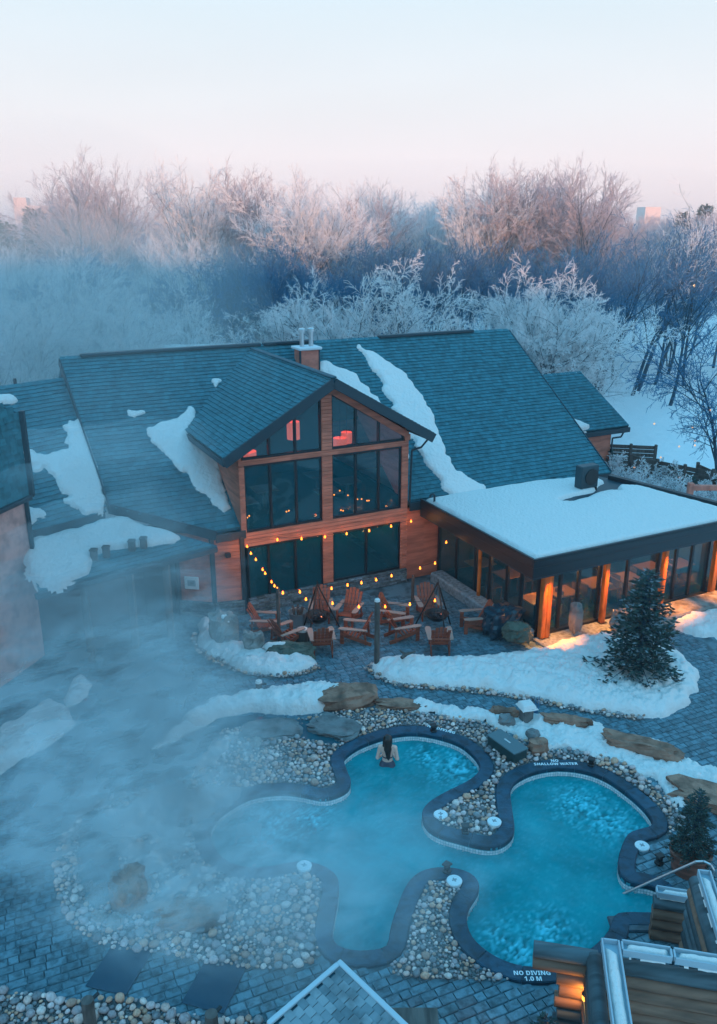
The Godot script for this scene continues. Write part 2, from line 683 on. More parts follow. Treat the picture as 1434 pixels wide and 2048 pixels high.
# ------------------------------------------------------------------ ground
func ground() -> void:
	# the snowy plain reaches the horizon; a rectangle under the spa terrace is left to the paving
	var mb := MB.new()
	var x0 := -11.0
	var x1 := 10.5
	var z0 := -31.0
	var z1 := -8.0
	var far := 900.0
	for q in [[-far, far, -far, z0], [-far, far, z1, far], [-far, x0, z0, z1], [x1, far, z0, z1]]:
		mb.quad(Vector3(q[0], -0.03, q[3]), Vector3(q[1], -0.03, q[3]), Vector3(q[1], -0.03, q[2]), Vector3(q[0], -0.03, q[2]))
	structure(put("ground", mb.mesh(M.field)), "snow-covered level ground running to the horizon")
	# unseen ridge added behind the viewer to shade all but the tree tops
	var hm := MB.new()
	var nx := 60
	for i in nx:
		var xa := -260.0 + 520.0 * i / nx
		var xb := -260.0 + 520.0 * (i + 1) / nx
		for k in 8:
			var fa := float(k) / 8.0
			var fb := float(k + 1) / 8.0
			var pt := func(x: float, f: float) -> Vector3:
				var top := 18.6 + 0.9 * sin(x * 0.045) + 0.5 * sin(x * 0.13 + 1.0)
				return Vector3(x, -0.2 + top * sin(f * PI), 62.0 + 60.0 * f)
			hm.quad(pt.call(xa, fb), pt.call(xb, fb), pt.call(xb, fa), pt.call(xa, fa))
	structure(put("shade_hill", hm.mesh(M.field)), "unseen ridge added behind the viewer to block the low sun")
	# terrace paving, with the pool cut out of it
	pool_edge = smooth(PackedVector2Array([V(-2.83, -14.57), V(-2.30, -15.12), V(-1.67, -15.27), V(-1.19, -15.20), V(-0.80, -15.08), V(-0.50, -15.15), V(-0.24, -15.37), V(-0.17, -15.64), V(-0.24, -15.96), V(-0.33, -16.37), V(-0.29, -16.58), V(0.00, -16.93), V(0.47, -17.25), V(0.95, -17.45), V(1.38, -17.49), V(1.88, -17.35), V(2.35, -17.05), V(2.63, -16.60), V(2.72, -16.20), V(2.62, -15.92), V(2.36, -15.64), V(1.83, -15.25), V(1.45, -14.90), V(1.31, -14.57), V(1.36, -14.20), V(1.58, -13.94), V(1.98, -13.76), V(2.37, -13.61), V(2.69, -13.60), V(2.97, -13.80), V(3.12, -14.10), V(3.17, -14.63), V(3.22, -15.17), V(3.29, -15.45), V(3.47, -15.70), V(3.89, -15.98), V(4.45, -16.12), V(5.00, -16.02), V(5.41, -15.73), V(5.71, -15.25), V(5.90, -14.80), V(5.97, -14.42), V(5.90, -14.20), V(5.70, -14.12), V(5.38, -13.97), V(5.12, -13.58), V(4.96, -13.24), V(4.88, -12.90), V(4.98, -12.66), V(5.45, -12.50), V(5.48, -12.05), V(5.20, -11.92), V(4.55, -11.90), V(4.29, -11.51), V(3.98, -11.20), V(3.57, -10.92), V(3.23, -10.79), V(2.91, -10.76), V(2.63, -10.79), V(2.37, -10.90), V(2.18, -11.04), V(2.02, -11.22), V(1.91, -11.43), V(1.88, -11.67), V(1.90, -11.88), V(1.98, -12.10), V(2.15, -12.38), V(2.21, -12.60), V(2.13, -12.83), V(1.89, -12.98), V(1.58, -13.03), V(1.24, -12.96), V(0.99, -12.75), V(0.82, -12.43), V(0.70, -12.07), V(0.60, -11.75), V(0.53, -11.44), V(0.45, -11.16), V(-0.01, -11.09), V(-0.38, -11.22), V(-0.44, -11.59), V(-0.38, -12.15), V(-0.36, -12.57), V(-0.45, -12.87), V(-0.67, -13.07), V(-0.97, -13.18), V(-1.30, -13.16), V(-1.86, -13.02), V(-2.44, -13.15), V(-2.83, -13.61), V(-2.96, -14.10)]), 3)
	pool_outer = rim(pool_edge, 0.31)
	var pm := MB.new()
	for half in [[x0, 1.0], [1.0, x1]]:
		var rect := PackedVector2Array([V(half[0], z0), V(half[1], z0), V(half[1], z1), V(half[0], z1)])
		for piece in Geometry2D.clip_polygons(rect, pool_edge):
			var tr := Geometry2D.triangulate_polygon(piece)
			for k in range(0, tr.size(), 3):
				var a := Vector3(piece[tr[k]].x, -0.02, piece[tr[k]].y)
				var b := Vector3(piece[tr[k + 1]].x, -0.02, piece[tr[k + 1]].y)
				var c := Vector3(piece[tr[k + 2]].x, -0.02, piece[tr[k + 2]].y)
				if (b - a).cross(c - a).y > 0:
					pm.tri(a, b, c)
				else:
					pm.tri(a, c, b)
	var terrace := structure(put("terrace", pm.mesh(M.paving)), "dark paved spa terrace round the pool")
	# paving stones in a basket of two sizes, wet and uneven
	var mats: Array[StandardMaterial3D] = []
	for k in 7:
		var tone := 0.7 + 0.1 * k
		mats.append(relief(textured(mat(0.11 * tone + (0.025 if k % 3 == 0 else 0.0), 0.21 * tone, 0.25 * tone, 0.62), noise_tex(0.02, 40 + k % 2, 0.6, 1.25), 0.9), noise_tex(0.06, 6, 0, 1), 0.6))
	var shapes: Array[Mesh] = []
	for k in 4:
		var b := MB.new()
		b.box(Transform3D(Basis(), Vector3(0, -0.02, 0)), [Vector3(0.235, 0.05, 0.155), Vector3(0.155, 0.05, 0.155), Vector3(0.315, 0.05, 0.155), Vector3(0.235, 0.05, 0.155)][k], 0.012)
		shapes.append(b.mesh(mats[0]))
	var widths := [0.25, 0.17, 0.33, 0.25]
	var spots := []
	var turn := 0.42
	for j in range(-120, 150):
		var x := -16.0 + rng.randf() * 0.3
		while x < 16.0:
			var k := rng.randi() % 4
			var c := Vector2(x + widths[k] * 0.5, j * 0.17).rotated(-turn) + Vector2(-2.0, -15.0)
			x += widths[k]
			if c.x < -9.5 or c.x > 10.0 or c.y > -8.6 or c.y < -25.5:
				continue
			# only what the photograph shows
			var dist := Vector3(c.x, -11.5, c.y)
			if absf(c.x) > 0.55 * -c.y + 0.8:
				continue
			if inside(c, pool_outer) > -0.02:
				continue
			spots.append([c, k, dist.length()])
	spots.sort_custom(func(a, b): return a[2] < b[2])
	var mm := MultiMesh.new()
	mm.transform_format = MultiMesh.TRANSFORM_3D
	mm.use_colors = true
	var pav := tinted(relief(textured(mat(1, 1, 1, 0.62), noise_tex(0.02, 40, 0.6, 1.25), 0.9), noise_tex(0.06, 6, 0, 1), 0.6))
	var b2 := MB.new()
	b2.box(Transform3D(Basis(), Vector3(0, -0.02, 0)), Vector3(1.0, 0.05, 0.155), 0.012)
	mm.mesh = b2.mesh(pav)
	mm.instance_count = maxi(0, spots.size() - 300)
	for k in spots.size():
		var c: Vector2 = spots[k][0]
		var t := Transform3D(Basis(Vector3.UP, turn + rng.randf_range(-0.02, 0.02)) * Basis(Vector3.RIGHT, rng.randf_range(-0.02, 0.02)), Vector3(c.x, rng.randf_range(-0.003, 0.006), c.y))
		if k < 300:
			put("paver", shapes[spots[k][1]], terrace, t, mats[rng.randi() % 7])
		else:
			t.basis = t.basis * Basis.from_scale(Vector3(widths[spots[k][1]] - 0.015, 1, 1))
			mm.set_instance_transform(k - 300, t)
			var tone := rng.randf_range(0.75, 1.25)
			mm.set_instance_color(k - 300, Color(0.11 * tone, 0.205 * tone, 0.25 * tone))
	var rest := MultiMeshInstance3D.new()
	rest.name = "pavers"
	rest.multimesh = mm
	stuff(rest)
	terrace.add_child(rest)
	print("pavers ", spots.size())

# outline moved outwards by w, point by point
func rim(p: PackedVector2Array, w: float) -> PackedVector2Array:
	var area := 0.0
	for k in p.size():
		area += p[k].cross(p[(k + 1) % p.size()])
	var s := signf(area)
	var o := PackedVector2Array()
	for k in p.size():
		var e := (p[(k + 1) % p.size()] - p[(k - 1 + p.size()) % p.size()]).normalized()
		o.append(p[k] + Vector2(e.y, -e.x) * w * s)
	# iron out the places where the moved line would cross itself
	for it in 3:
		var q := o.duplicate()
		for k in p.size():
			var d := inside(o[k], p)
			if (w > 0 and -d < w * 0.92) or (w < 0 and d < -w * 0.92):
				q[k] = (o[(k + 1) % p.size()] + o[(k - 1 + p.size()) % p.size()]) * 0.5
		o = q
	return o

# ------------------------------------------------------------------ the pool
func pool() -> void:
	var root := thing("pool", "clover-shaped heated outdoor pool with dark stone coping and turquoise water", "pool")
	var m := pool_edge.size()
	var floor_mb := MB.new()
	var tr := Geometry2D.triangulate_polygon(pool_edge)
	for k in range(0, tr.size(), 3):
		var a := Vector3(pool_edge[tr[k]].x, -1.15, pool_edge[tr[k]].y)
		var b := Vector3(pool_edge[tr[k + 1]].x, -1.15, pool_edge[tr[k + 1]].y)
		var c := Vector3(pool_edge[tr[k + 2]].x, -1.15, pool_edge[tr[k + 2]].y)
		if (b - a).cross(c - a).y > 0:
			floor_mb.tri(a, b, c)
		else:
			floor_mb.tri(a, c, b)
	var area := 0.0
	for k in m:
		area += pool_edge[k].cross(pool_edge[(k + 1) % m])
	var wall := MB.new()
	var bench := MB.new()
	for k in m:
		var a := pool_edge[k]
		var b := pool_edge[(k + 1) % m]
		var p := [Vector3(a.x, -1.15, a.y), Vector3(b.x, -1.15, b.y), Vector3(b.x, 0.0, b.y), Vector3(a.x, 0.0, a.y)]
		if area > 0:
			floor_mb.quad(p[0], p[1], p[2], p[3])
		else:
			floor_mb.quad(p[1], p[0], p[3], p[2])
	put("basin", floor_mb.mesh(M.basin), root)
	# bench under water along the edge
	var inner := rim(pool_edge, -0.42)
	for k in m:
		var a := pool_edge[k]
		var b := pool_edge[(k + 1) % m]
		var c := inner[(k + 1) % m]
		var d := inner[k]
		bench.quad(Vector3(d.x, -0.5, d.y), Vector3(c.x, -0.5, c.y), Vector3(b.x, -0.5, b.y), Vector3(a.x, -0.5, a.y))
		bench.quad(Vector3(d.x, -1.14, d.y), Vector3(c.x, -1.14, c.y), Vector3(c.x, -0.5, c.y), Vector3(d.x, -0.5, d.y))
	put("bench", bench.mesh(textured(mat(0.02, 0.26, 0.34, 0.8), noise_tex(0.012, 33, 0.75, 1.15), 0.3)), root)
	# entry steps at the near side
	for k in 4:
		var s := MB.new()
		s.cube(-0.36, 0.44, -1.1, -0.95 + 0.2 * (3 - k) , -11.2 - 0.28 * k - 0.28, -11.2 - 0.28 * k, 0.02)
		put("step", s.mesh(M.basin), root)
	# coping: single curved stones with fine joints
	var total := 0.0
	var cum := PackedFloat32Array([0.0])
	for k in m:
		total += pool_edge[k].distance_to(pool_edge[(k + 1) % m])
		cum.append(total)
	var n := int(total / 0.62)
	var tones: Array[StandardMaterial3D] = []
	for k in 4:
		var tone := 0.8 + 0.14 * k
		tones.append(relief(textured(mat(0.008 * tone, 0.055 * tone, 0.095 * tone, 0.6), noise_tex(0.02, 31, 0.65, 1.25), 0.7), noise_tex(0.05, 32, 0, 1), 0.4))
	var lip := rim(pool_edge, -0.005)
	var at := func(p: PackedVector2Array, s: float) -> Vector2:
		s = fposmod(s, total)
		var k := cum.bsearch(s, false) - 1
		k = clampi(k, 0, m - 1)
		var f := (s - cum[k]) / maxf(cum[k + 1] - cum[k], 1e-6)
		return p[k].lerp(p[(k + 1) % m], f)
	for k in n:
		var s0 := total * k / n + 0.004
		var s1 := total * (k + 1) / n - 0.004
		var mb := MB.new()
		var parts := 5
		for j in parts:
			var u := lerpf(s0, s1, float(j) / parts)
			var w := lerpf(s0, s1, float(j + 1) / parts)
			var a: Vector2 = at.call(lip, u)
			var b: Vector2 = at.call(lip, w)
			var c: Vector2 = at.call(pool_outer, w)
			var d: Vector2 = at.call(pool_outer, u)
			var y := 0.055
			var ed := 0.02
			var ai := a.lerp(d, 0.06)
			var bi := b.lerp(c, 0.06)
			var co := c.lerp(b, 0.06)
			var dO := d.lerp(a, 0.06)
			var up := func(q: Vector2, h: float) -> Vector3: return Vector3(q.x, h, q.y)
			var strip := [[a, b, -0.05, a, b, y - ed], [a, b, y - ed, ai, bi, y], [ai, bi, y, dO, co, y], [dO, co, y, d, c, y - ed], [d, c, y - ed, d, c, -0.06]]
			for q in strip:
				if area > 0:
					mb.quad(up.call(q[0], q[2]), up.call(q[1], q[2]), up.call(q[4], q[5]), up.call(q[3], q[5]))
				else:
					mb.quad(up.call(q[1], q[2]), up.call(q[0], q[2]), up.call(q[3], q[5]), up.call(q[4], q[5]))
		put("coping_stone", mb.mesh(tones[rng.randi() % 4]), root)
	# band of small white tiles between water and coping
	var tiles := MB.new()
	var face := rim(pool_edge, -0.004)
	var cnt := int(total / 0.055)
	for k in cnt:
		for row in 3:
			var a: Vector2 = at.call(face, total * k / cnt + 0.003)
			var b: Vector2 = at.call(face, total * (k + 1) / cnt - 0.003)
			var y0 := -0.225 + row * 0.056
			var g := rng.randf_range(0.75, 1.05)
			tiles.col = Color(g, g, g)
			if area > 0:
				tiles.quad(Vector3(a.x, y0, a.y), Vector3(b.x, y0, b.y), Vector3(b.x, y0 + 0.049, b.y), Vector3(a.x, y0 + 0.049, a.y))
			else:
				tiles.quad(Vector3(b.x, y0, b.y), Vector3(a.x, y0, a.y), Vector3(a.x, y0 + 0.049, a.y), Vector3(b.x, y0 + 0.049, b.y))
	stuff(put("tile_band", tiles.mesh(M.tile, true), root))
	# depth warnings let into the coping
	var white := mat(0.8, 0.84, 0.86, 0.6)
	for w in [["NO DIVING", Vector3(2.80, 0.060, -10.62), 0.0, 0.085], ["1.0 M", Vector3(2.80, 0.060, -10.51), 0.0, 0.085], ["NO DIVING", Vector3(1.98, 0.060, -17.62), -0.45, 0.1], ["NO", Vector3(4.42, 0.060, -16.36), 0.02, 0.09], ["SHALLOW WATER", Vector3(4.42, 0.060, -16.24), 0.02, 0.09]]:
		var tm := TextMesh.new()
		tm.text = w[0]
		var f := SystemFont.new()
		f.font_names = PackedStringArray(["Droid Sans"])
		f.font_weight = 700
		tm.font = f
		tm.font_size = 32
		tm.pixel_size = w[3] / 24.0
		tm.depth = 0.004
		tm.material = white
		put("depth_marking", tm, root, Transform3D(Basis(Vector3.UP, w[2]) * Basis(Vector3.RIGHT, -PI / 2), w[1]))
	# the water: rippled, whiter where the jets boil
	var cell := 0.05
	var r := bounds(pool_edge).grow(0.1)
	var nx := int(r.size.x / cell)
	var nz := int(r.size.y / cell)
	var hn := FastNoiseLite.new()
	hn.seed = 77
	hn.frequency = 1.0
	hn.fractal_octaves = 4
	var jets := [[V(4.75, -15.1), 0.75], [V(5.2, -14.55), 0.7], [V(2.2, -16.45), 0.75], [V(1.6, -16.9), 0.5], [V(2.75, -11.35), 0.75], [V(3.3, -11.7), 0.6], [V(-1.9, -14.4), 0.8], [V(-1.0, -14.7), 0.5]]
	var hs := PackedFloat32Array()
	hs.resize(nx * nz)
	var fo := PackedFloat32Array()
	fo.resize(nx * nz)
	for j in nz:
		for i in nx:
			var q := r.position + Vector2(i, j) * cell
			var boil := 0.0
			for g in jets:
				boil = maxf(boil, 1.0 - clampf(q.distance_to(g[0]) / (g[1] * 1.35), 0, 1))
			var wx := hn.get_noise_2d(q.x * 1.1, q.y * 1.1) * 0.55
			var wz := hn.get_noise_2d(q.x * 1.1 + 40.0, q.y * 1.1) * 0.55
			var s1 := hn.get_noise_2d(q.x * 1.3 + wx * 3.0, q.y * 1.3 + wz * 3.0)
			var s2 := 0.75 * hn.get_noise_2d((q.x + wx * 1.6) * 2.6, (q.y + wz * 1.6) * 3.4) + 0.4 * hn.get_noise_2d((q.x + wx) * 8.0, (q.y + wz) * 9.5)
			var s3 := hn.get_noise_2d(q.x * 2.2 + wx * 5.0, q.y * 2.6 + wz * 5.0)
			hs[j * nx + i] = -0.165 + 0.012 * s1 + (0.012 + 0.045 * boil) * s2
			var vein := pow(clampf(1.0 - absf(s3) * 4.2, 0, 1), 2.5) * (0.12 + 0.95 * boil)
			fo[j * nx + i] = clampf(vein + boil * boil * clampf(s2 * 2.2 + 0.1, 0, 1) * 0.9, 0, 1) - boil * clampf(-s2 * 2.2 - 0.1, 0, 0.6)
	var wm := MB.new()
	var idx := PackedInt32Array()
	idx.resize(nx * nz)
	idx.fill(-1)
	var big := rim(pool_edge, 0.03)
	for j in nz:
		for i in nx:
			var q := r.position + Vector2(i, j) * cell
			if inside(q, big) < 0.0:
				continue
			var a := j * nx + i
			var dx := hs[j * nx + mini(i + 1, nx - 1)] - hs[j * nx + maxi(i - 1, 0)]
			var dz := hs[mini(j + 1, nz - 1) * nx + i] - hs[maxi(j - 1, 0) * nx + i]
			var f := fo[a]
			var deep := 0.86 + 0.30 * hn.get_noise_2d(q.x * 0.7 + 9.0, q.y * 0.7) + minf(f, 0.0) * 0.7
			wm.col = Color(0.0, 0.35 * deep, 0.40 * deep).lerp(Color(0.14, 0.78, 0.92), maxf(f, 0.0))
			idx[a] = wm.vert(Vector3(q.x, hs[a], q.y), Vector3(-dx, 2 * cell, -dz).normalized())
	for j in nz - 1:
		for i in nx - 1:
			var a := j * nx + i
			if idx[a] >= 0 and idx[a + 1] >= 0 and idx[a + nx] >= 0 and idx[a + nx + 1] >= 0:
				wm.tri_i(idx[a], idx[a + nx], idx[a + 1])
				wm.tri_i(idx[a + 1], idx[a + nx], idx[a + nx + 1])
	structure(put("water", wm.mesh(M.water, true)), "turquoise pool water stirred by jets")

# ------------------------------------------------------------------ pebble beds, boulders, rock pools
func stones() -> void:
	var beds := [
		PackedVector2Array([V(-3.69, -15.74), V(-3.30, -17.47), V(-2.91, -18.12), V(-2.39, -17.90), V(-1.43, -18.12), V(-0.71, -18.34), V(0.04, -18.57), V(1.77, -18.34), V(2.96, -18.01), V(3.5, -17.5), V(4.29, -16.95), V(5.28, -16.72), V(6.02, -16.2), V(6.5, -15.22), V(6.62, -14.3), V(6.2, -14.0), V(5.6, -14.0), V(4.4, -15.5), V(3.4, -15.0), V(3.1, -14.2), V(2.89, -13.9), V(2.0, -14.0), V(1.6, -14.4), V(1.9, -15.0), V(2.6, -15.6), V(2.5, -16.5), V(1.6, -17.2), V(0.6, -17.0), V(-0.1, -16.2), V(0.0, -15.4), V(-0.83, -15.1), V(-1.70, -15.3), V(-2.52, -15.0), V(-3.32, -14.7), V(-3.6, -15.0)]),
		PackedVector2Array([V(1.0, -12.7), V(1.69, -12.9), V(2.1, -12.55), V(1.87, -12.0), V(1.75, -11.5), V(2.0, -11.0), V(2.45, -10.52), V(1.72, -10.50), V(1.08, -10.55), V(0.5, -10.68), V(0.6, -11.14), V(0.75, -11.87)]),
		PackedVector2Array([V(-5.80, -13.27), V(-5.79, -14.2), V(-5.59, -14.8), V(-5.0, -15.2), V(-3.9, -15.3), V(-3.2, -14.5), V(-3.1, -13.6), V(-2.5, -13.0), V(-1.45, -12.9), V(-0.99, -12.9), V(-0.55, -12.6), V(-0.5, -11.45), V(-0.80, -10.85), V(-1.45, -10.73), V(-2.37, -10.80), V(-3.24, -11.04), V(-4.10, -11.14), V(-4.85, -11.55), V(-5.38, -12.25)]),
		PackedVector2Array([V(-6.4, -10.28), V(-5.71, -10.30), V(-4.97, -10.2), V(-4.32, -10.12), V(-3.72, -10.18), V(-2.98, -10.0), V(-2.41, -9.85), V(-1.2, -9.75), V(-0.6, -9.6), V(-0.6, -8.9), V(-6.4, -8.9)]),
		# edging of the banks
		PackedVector2Array([V(0.14, -20.6), V(0.95, -19.68), V(2.40, -19.43), V(3.66, -19.14), V(4.85, -18.68), V(5.78, -18.34), V(6.9, -18.06), V(7.0, -18.5), V(5.5, -18.9), V(3.66, -19.6), V(2.0, -19.9), V(1.1, -20.2), V(0.6, -20.8)]),
		PackedVector2Array([V(-4.9, -22.6), V(-4.62, -21.64), V(-3.9, -20.88), V(-3.25, -20.4), V(-2.52, -20.12), V(-1.65, -20.18), V(-1.05, -20.6), V(-1.3, -20.8), V(-2.5, -20.5), V(-3.8, -21.2), V(-4.5, -22.3)]),
	]
	var holes := [smooth(pond_left()), smooth(pond_upper())]
	var rocks := []
	var palette := [[0.66, 0.45, 0.39], [0.42, 0.33, 0.33], [0.70, 0.38, 0.26], [0.22, 0.21, 0.22], [0.80, 0.62, 0.56], [0.48, 0.28, 0.21], [0.66, 0.50, 0.48], [0.28, 0.28, 0.29]]
	var mats: Array[StandardMaterial3D] = []
	for k in palette.size():
		mats.append(textured(mat(palette[k][0], palette[k][1], palette[k][2], 0.7), noise_tex(0.03, 50 + k % 2, 0.75, 1.15), 2.0))
	var shapes: Array[Mesh] = []
	for k in 6:
		shapes.append(pebble_mesh(300 + k, mats[k]))
	# packed at random, big ones first
	var gridd := {}
	var all := []
	for bi in beds.size():
		var p: PackedVector2Array = smooth(beds[bi], 3)
		var r := bounds(p)
		var tries := int(r.get_area() * (900 if bi < 4 else 700))
		# ground of the bed
		var bed := mound(p, 0.13, 0.03, 0.3, 0.02, 0.0, Transform3D(), 0.0, 1.0, pool_outer)
		structure(put("pebble_bed", bed.mesh(relief(textured(mat(0.20, 0.20, 0.20, 0.9), noise_tex(0.06, 52, 0.3, 1.4), 1.2), noise_tex(0.08, 8, 0, 1), 2.0))), ["bed of round river stones above the pool", "bed of river stones on the near pool peninsula", "bed of river stones in the steam left of the pool", "bed of river stones along the near edge of the paving", "row of river stones along the large snow bank", "row of river stones along the snow round the three boulders"][bi])
		for k in tries:
			var q := r.position + Vector2(rng.randf() * r.size.x, rng.randf() * r.size.y)
			var s := rng.randf_range(0.05, 0.1) if rng.randf() < 0.86 else rng.randf_range(0.1, 0.16)
			if k < tries / 14:
				s = rng.randf_range(0.1, 0.17)
			if bi == 1 or (bi == 0 and q.y < -17.3):
				s *= 0.8
			if inside(q, p) < 0.0 or inside(q, pool_outer) > -s * 0.3:
				continue
			var wet := false
			for h in holes:
				if inside(q, h) > -s * 0.2:
					wet = true
			if wet:
				continue
			var cx := int(floor(q.x / 0.2))
			var cy := int(floor(q.y / 0.2))
			var ok := true
			for dx in [-1, 0, 1]:
				for dy in [-1, 0, 1]:
					for o in gridd.get(Vector2i(cx + dx, cy + dy), []):
						if q.distance_to(o[0]) < (s + o[1]) * 0.42:
							ok = false
			if not ok:
				continue
			if not gridd.has(Vector2i(cx, cy)):
				gridd[Vector2i(cx, cy)] = []
			gridd[Vector2i(cx, cy)].append([q, s])
			var dist := Vector3(q.x, -11.5, q.y).length()
			if absf(q.x) < -q.y * 0.5 + 1.2:
				all.append([q, s, s / dist, bi])
	all.sort_custom(func(a, b): return a[2] > b[2])
	var bed_nodes := []
	for c in get_children():
		if c.name.begins_with("pebble_bed"):
			bed_nodes.append(c)
	var mm := MultiMesh.new()
	mm.transform_format = MultiMesh.TRANSFORM_3D
	mm.use_colors = true
	mm.mesh = pebble_mesh(310, tinted(textured(mat(1, 1, 1, 0.7), noise_tex(0.03, 50, 0.75, 1.15), 2.0)))
	mm.instance_count = maxi(0, all.size() - 300)
	for k in all.size():
		var q: Vector2 = all[k][0]
		var s: float = all[k][1]
		var b := Basis(Vector3.UP, rng.randf() * TAU) * Basis(Vector3.RIGHT, rng.randf_range(-0.4, 0.4)) * Basis(Vector3.FORWARD, rng.randf_range(-0.4, 0.4))
		var t := Transform3D(b.scaled(Vector3.ONE * s * 1.12), Vector3(q.x, 0.03 + s * 0.2 + rng.randf() * 0.02, q.y))
		if k < 300:
			put("stone", shapes[rng.randi() % 6], bed_nodes[all[k][3]], t, mats[rng.randi() % mats.size()])
		else:
			mm.set_instance_transform(k - 300, t)
			var c: Array = palette[rng.randi() % palette.size()]
			var tone := rng.randf_range(0.8, 1.25)
			mm.set_instance_color(k - 300, Color(c[0] * tone, c[1] * tone, c[2] * tone))
	var rest := MultiMeshInstance3D.new()
	rest.name = "river_stones"
	rest.multimesh = mm
	stuff(rest, "smaller round river stones filling the beds round the pool")
	add_child(rest)
	print("stones ", all.size())
	# rock pools: dark water a little below the stones
	var wet := mat(0.02, 0.10, 0.13, 0.08)
	for k in 2:
		var mb := MB.new()
		mb.prism(Transform3D(), holes[k], -0.05, 0.035)
		structure(put("pond", mb.mesh(wet)), ["dark rock pool in the steam left of the pool", "shallow rock pool below the snow ridge"][k])
	# boulders: [size, place, turn, material, label, seed, flat]
	var list := [
		[Vector3(0.85, 1.25, 0.6), Vector3(-3.86, 0.45, -22.04), 0.5, M.stone, "tall grey boulder capped with snow in front of the lodge entrance", 1, 0.5],
		[Vector3(0.62, 0.85, 0.5), Vector3(-2.95, 0.3, -21.5), 0.1, M.stone, "squarish grey boulder between the tall boulder and the low mossy one", 2, 0.8],
		[Vector3(1.45, 0.5, 0.6), Vector3(-1.9, 0.2, -21.25), -0.1, M.mossy, "long low mossy boulder nearest the fire circle", 3, 0.6],
		[Vector3(1.7, 0.62, 0.9), Vector3(-0.34, 0.14, -18.95), 0.15, M.brown, "large brown rock at the end of the curved snow ridge", 4, 0.35],
		[Vector3(1.5, 0.22, 0.5), Vector3(1.1, 0.06, -18.72), -0.08, M.brown, "flat brown tongue of rock beside the paved path", 5, 0.5],
		[Vector3(0.75, 0.28, 0.3), Vector3(3.6, 0.13, -18.25), -0.2, M.brown, "narrow brown rock left of the snow-capped stone lantern", 13, 0.5],
		[Vector3(1.25, 0.3, 0.34), Vector3(5.05, 0.13, -17.85), -0.22, M.brown, "thin dark rock edge showing through the snow beyond the pool", 14, 0.5],
		[Vector3(0.42, 0.36, 0.38), Vector3(3.58, 0.14, -17.85), 0.3, M.slab, "rounded dark boulder left of the stone lantern", 6, 0.3],
		[Vector3(1.85, 0.42, 0.5), Vector3(6.45, 0.16, -16.75), -0.42, M.brown, "long orange-brown rock lying in the snow at the right", 7, 0.6],
		[Vector3(2.3, 0.3, 0.95), Vector3(7.65, 0.1, -14.9), -0.5, M.brown, "big flat brown slab behind the potted conifer", 8, 0.7],
		[Vector3(0.5, 0.4, 0.4), Vector3(4.12, 0.16, -16.75), 0.1, M.brown, "pinkish stone on the rim of the bed beyond the right lobe", 9, 0.4],
		[Vector3(0.3, 0.26, 0.28), Vector3(3.55, 0.12, -16.82), 0.8, M.stone, "small round stone beside the dark metal box", 15, 0.2],
		[Vector3(0.36, 0.3, 0.34), Vector3(4.1, 0.1, -17.3), 0.8, M.slab, "small dark stone sunk in the snow below the lantern", 16, 0.3],
		[Vector3(0.42, 1.0, 0.3), Vector3(6.32, 0.68, -22.42), 0.2, M.slab, "slender pointed standing stone in front of the pavilion glass", 10, 0.2],
		[Vector3(0.85, 0.62, 0.5), Vector3(4.52, 0.48, -21.95), -0.3, M.mossy, "lumpy greenish boulder at the pavilion corner", 11, 0.4],
		[Vector3(0.8, 0.85, 0.5), Vector3(7.75, 0.5, -22.6), 0.3, M.stone, "grey boulder half hidden behind the spruce", 12, 0.5],
		[Vector3(0.75, 0.5, 1.1), Vector3(-4.15, 0.12, -12.4), 0.4, M.brown, "pinkish boulder beside the dark rock pool", 17, 0.5],
		[Vector3(1.3, 0.36, 0.7), Vector3(-2.95, 0.08, -11.8), 0.1, M.brown, "broad flat boulder in the steam above the stones", 18, 0.6],
		[Vector3(0.3, 0.28, 0.28), Vector3(-2.38, 0.14, -16.95), 0.0, M.stone, "round pale stone among the pebbles by the shallow rock pool", 19, 0.0],
		[Vector3(0.7, 0.3, 0.5), Vector3(-3.3, 0.1, -14.6), 0.4, M.brown, "boulder in the steam beside the left rim of the pool", 20, 0.5],
		[Vector3(1.5, 0.14, 0.9), Vector3(-2.1, 0.07, -17.6), 0.1, M.slab, "flat grey rock slab below the snow ridge", 21, 0.8],
		[Vector3(1.3, 0.16, 0.9), Vector3(-0.55, 0.08, -17.7), -0.5, M.slab, "tilted grey rock slab below the large brown rock", 22, 0.8],
		[Vector3(0.26, 0.24, 0.24), Vector3(-4.5, 0.12, -11.75), 0.0, M.stone, "round pale stone left of the pinkish boulder", 23, 0.0],
		[Vector3(0.3, 0.26, 0.28), Vector3(-4.2, 0.12, -11.62), 0.0, M.stone, "pale oval stone at the foot of the pinkish boulder", 24, 0.1],
	]
	for q in list:
		var o := put("boulder", rock_mesh(q[0], 400 + q[5], q[3], 14 if q[0].x > 0.5 else 8, 0.42, q[6]), self, Transform3D(Basis(Vector3.UP, q[2]), q[1]))
		tag(o, q[4], "boulder", "boulders and rocks round the pool")
	# snow caps on the two tall boulders and the mossy one
	for q in [[Vector2(-3.8, -22.05), Vector2(0.22, 0.13), 0.86], [Vector2(-2.9, -21.52), Vector2(0.15, 0.09), 0.56], [Vector2(-2.15, -21.35), Vector2(0.5, 0.12), 0.33]]:
		var p := PackedVector2Array()
		for k in 10:
			var an := TAU * k / 10
			p.append(q[0] + Vector2(cos(an) * q[1].x, sin(an) * q[1].y) * rng.randf_range(0.7, 1.2))
		structure(put("snow", mound(p, 0.04, 0.12, 0.12, 0.05, 0.02, Transform3D(), q[2]).mesh(M.snow)), "cap of snow on a boulder before the lodge")

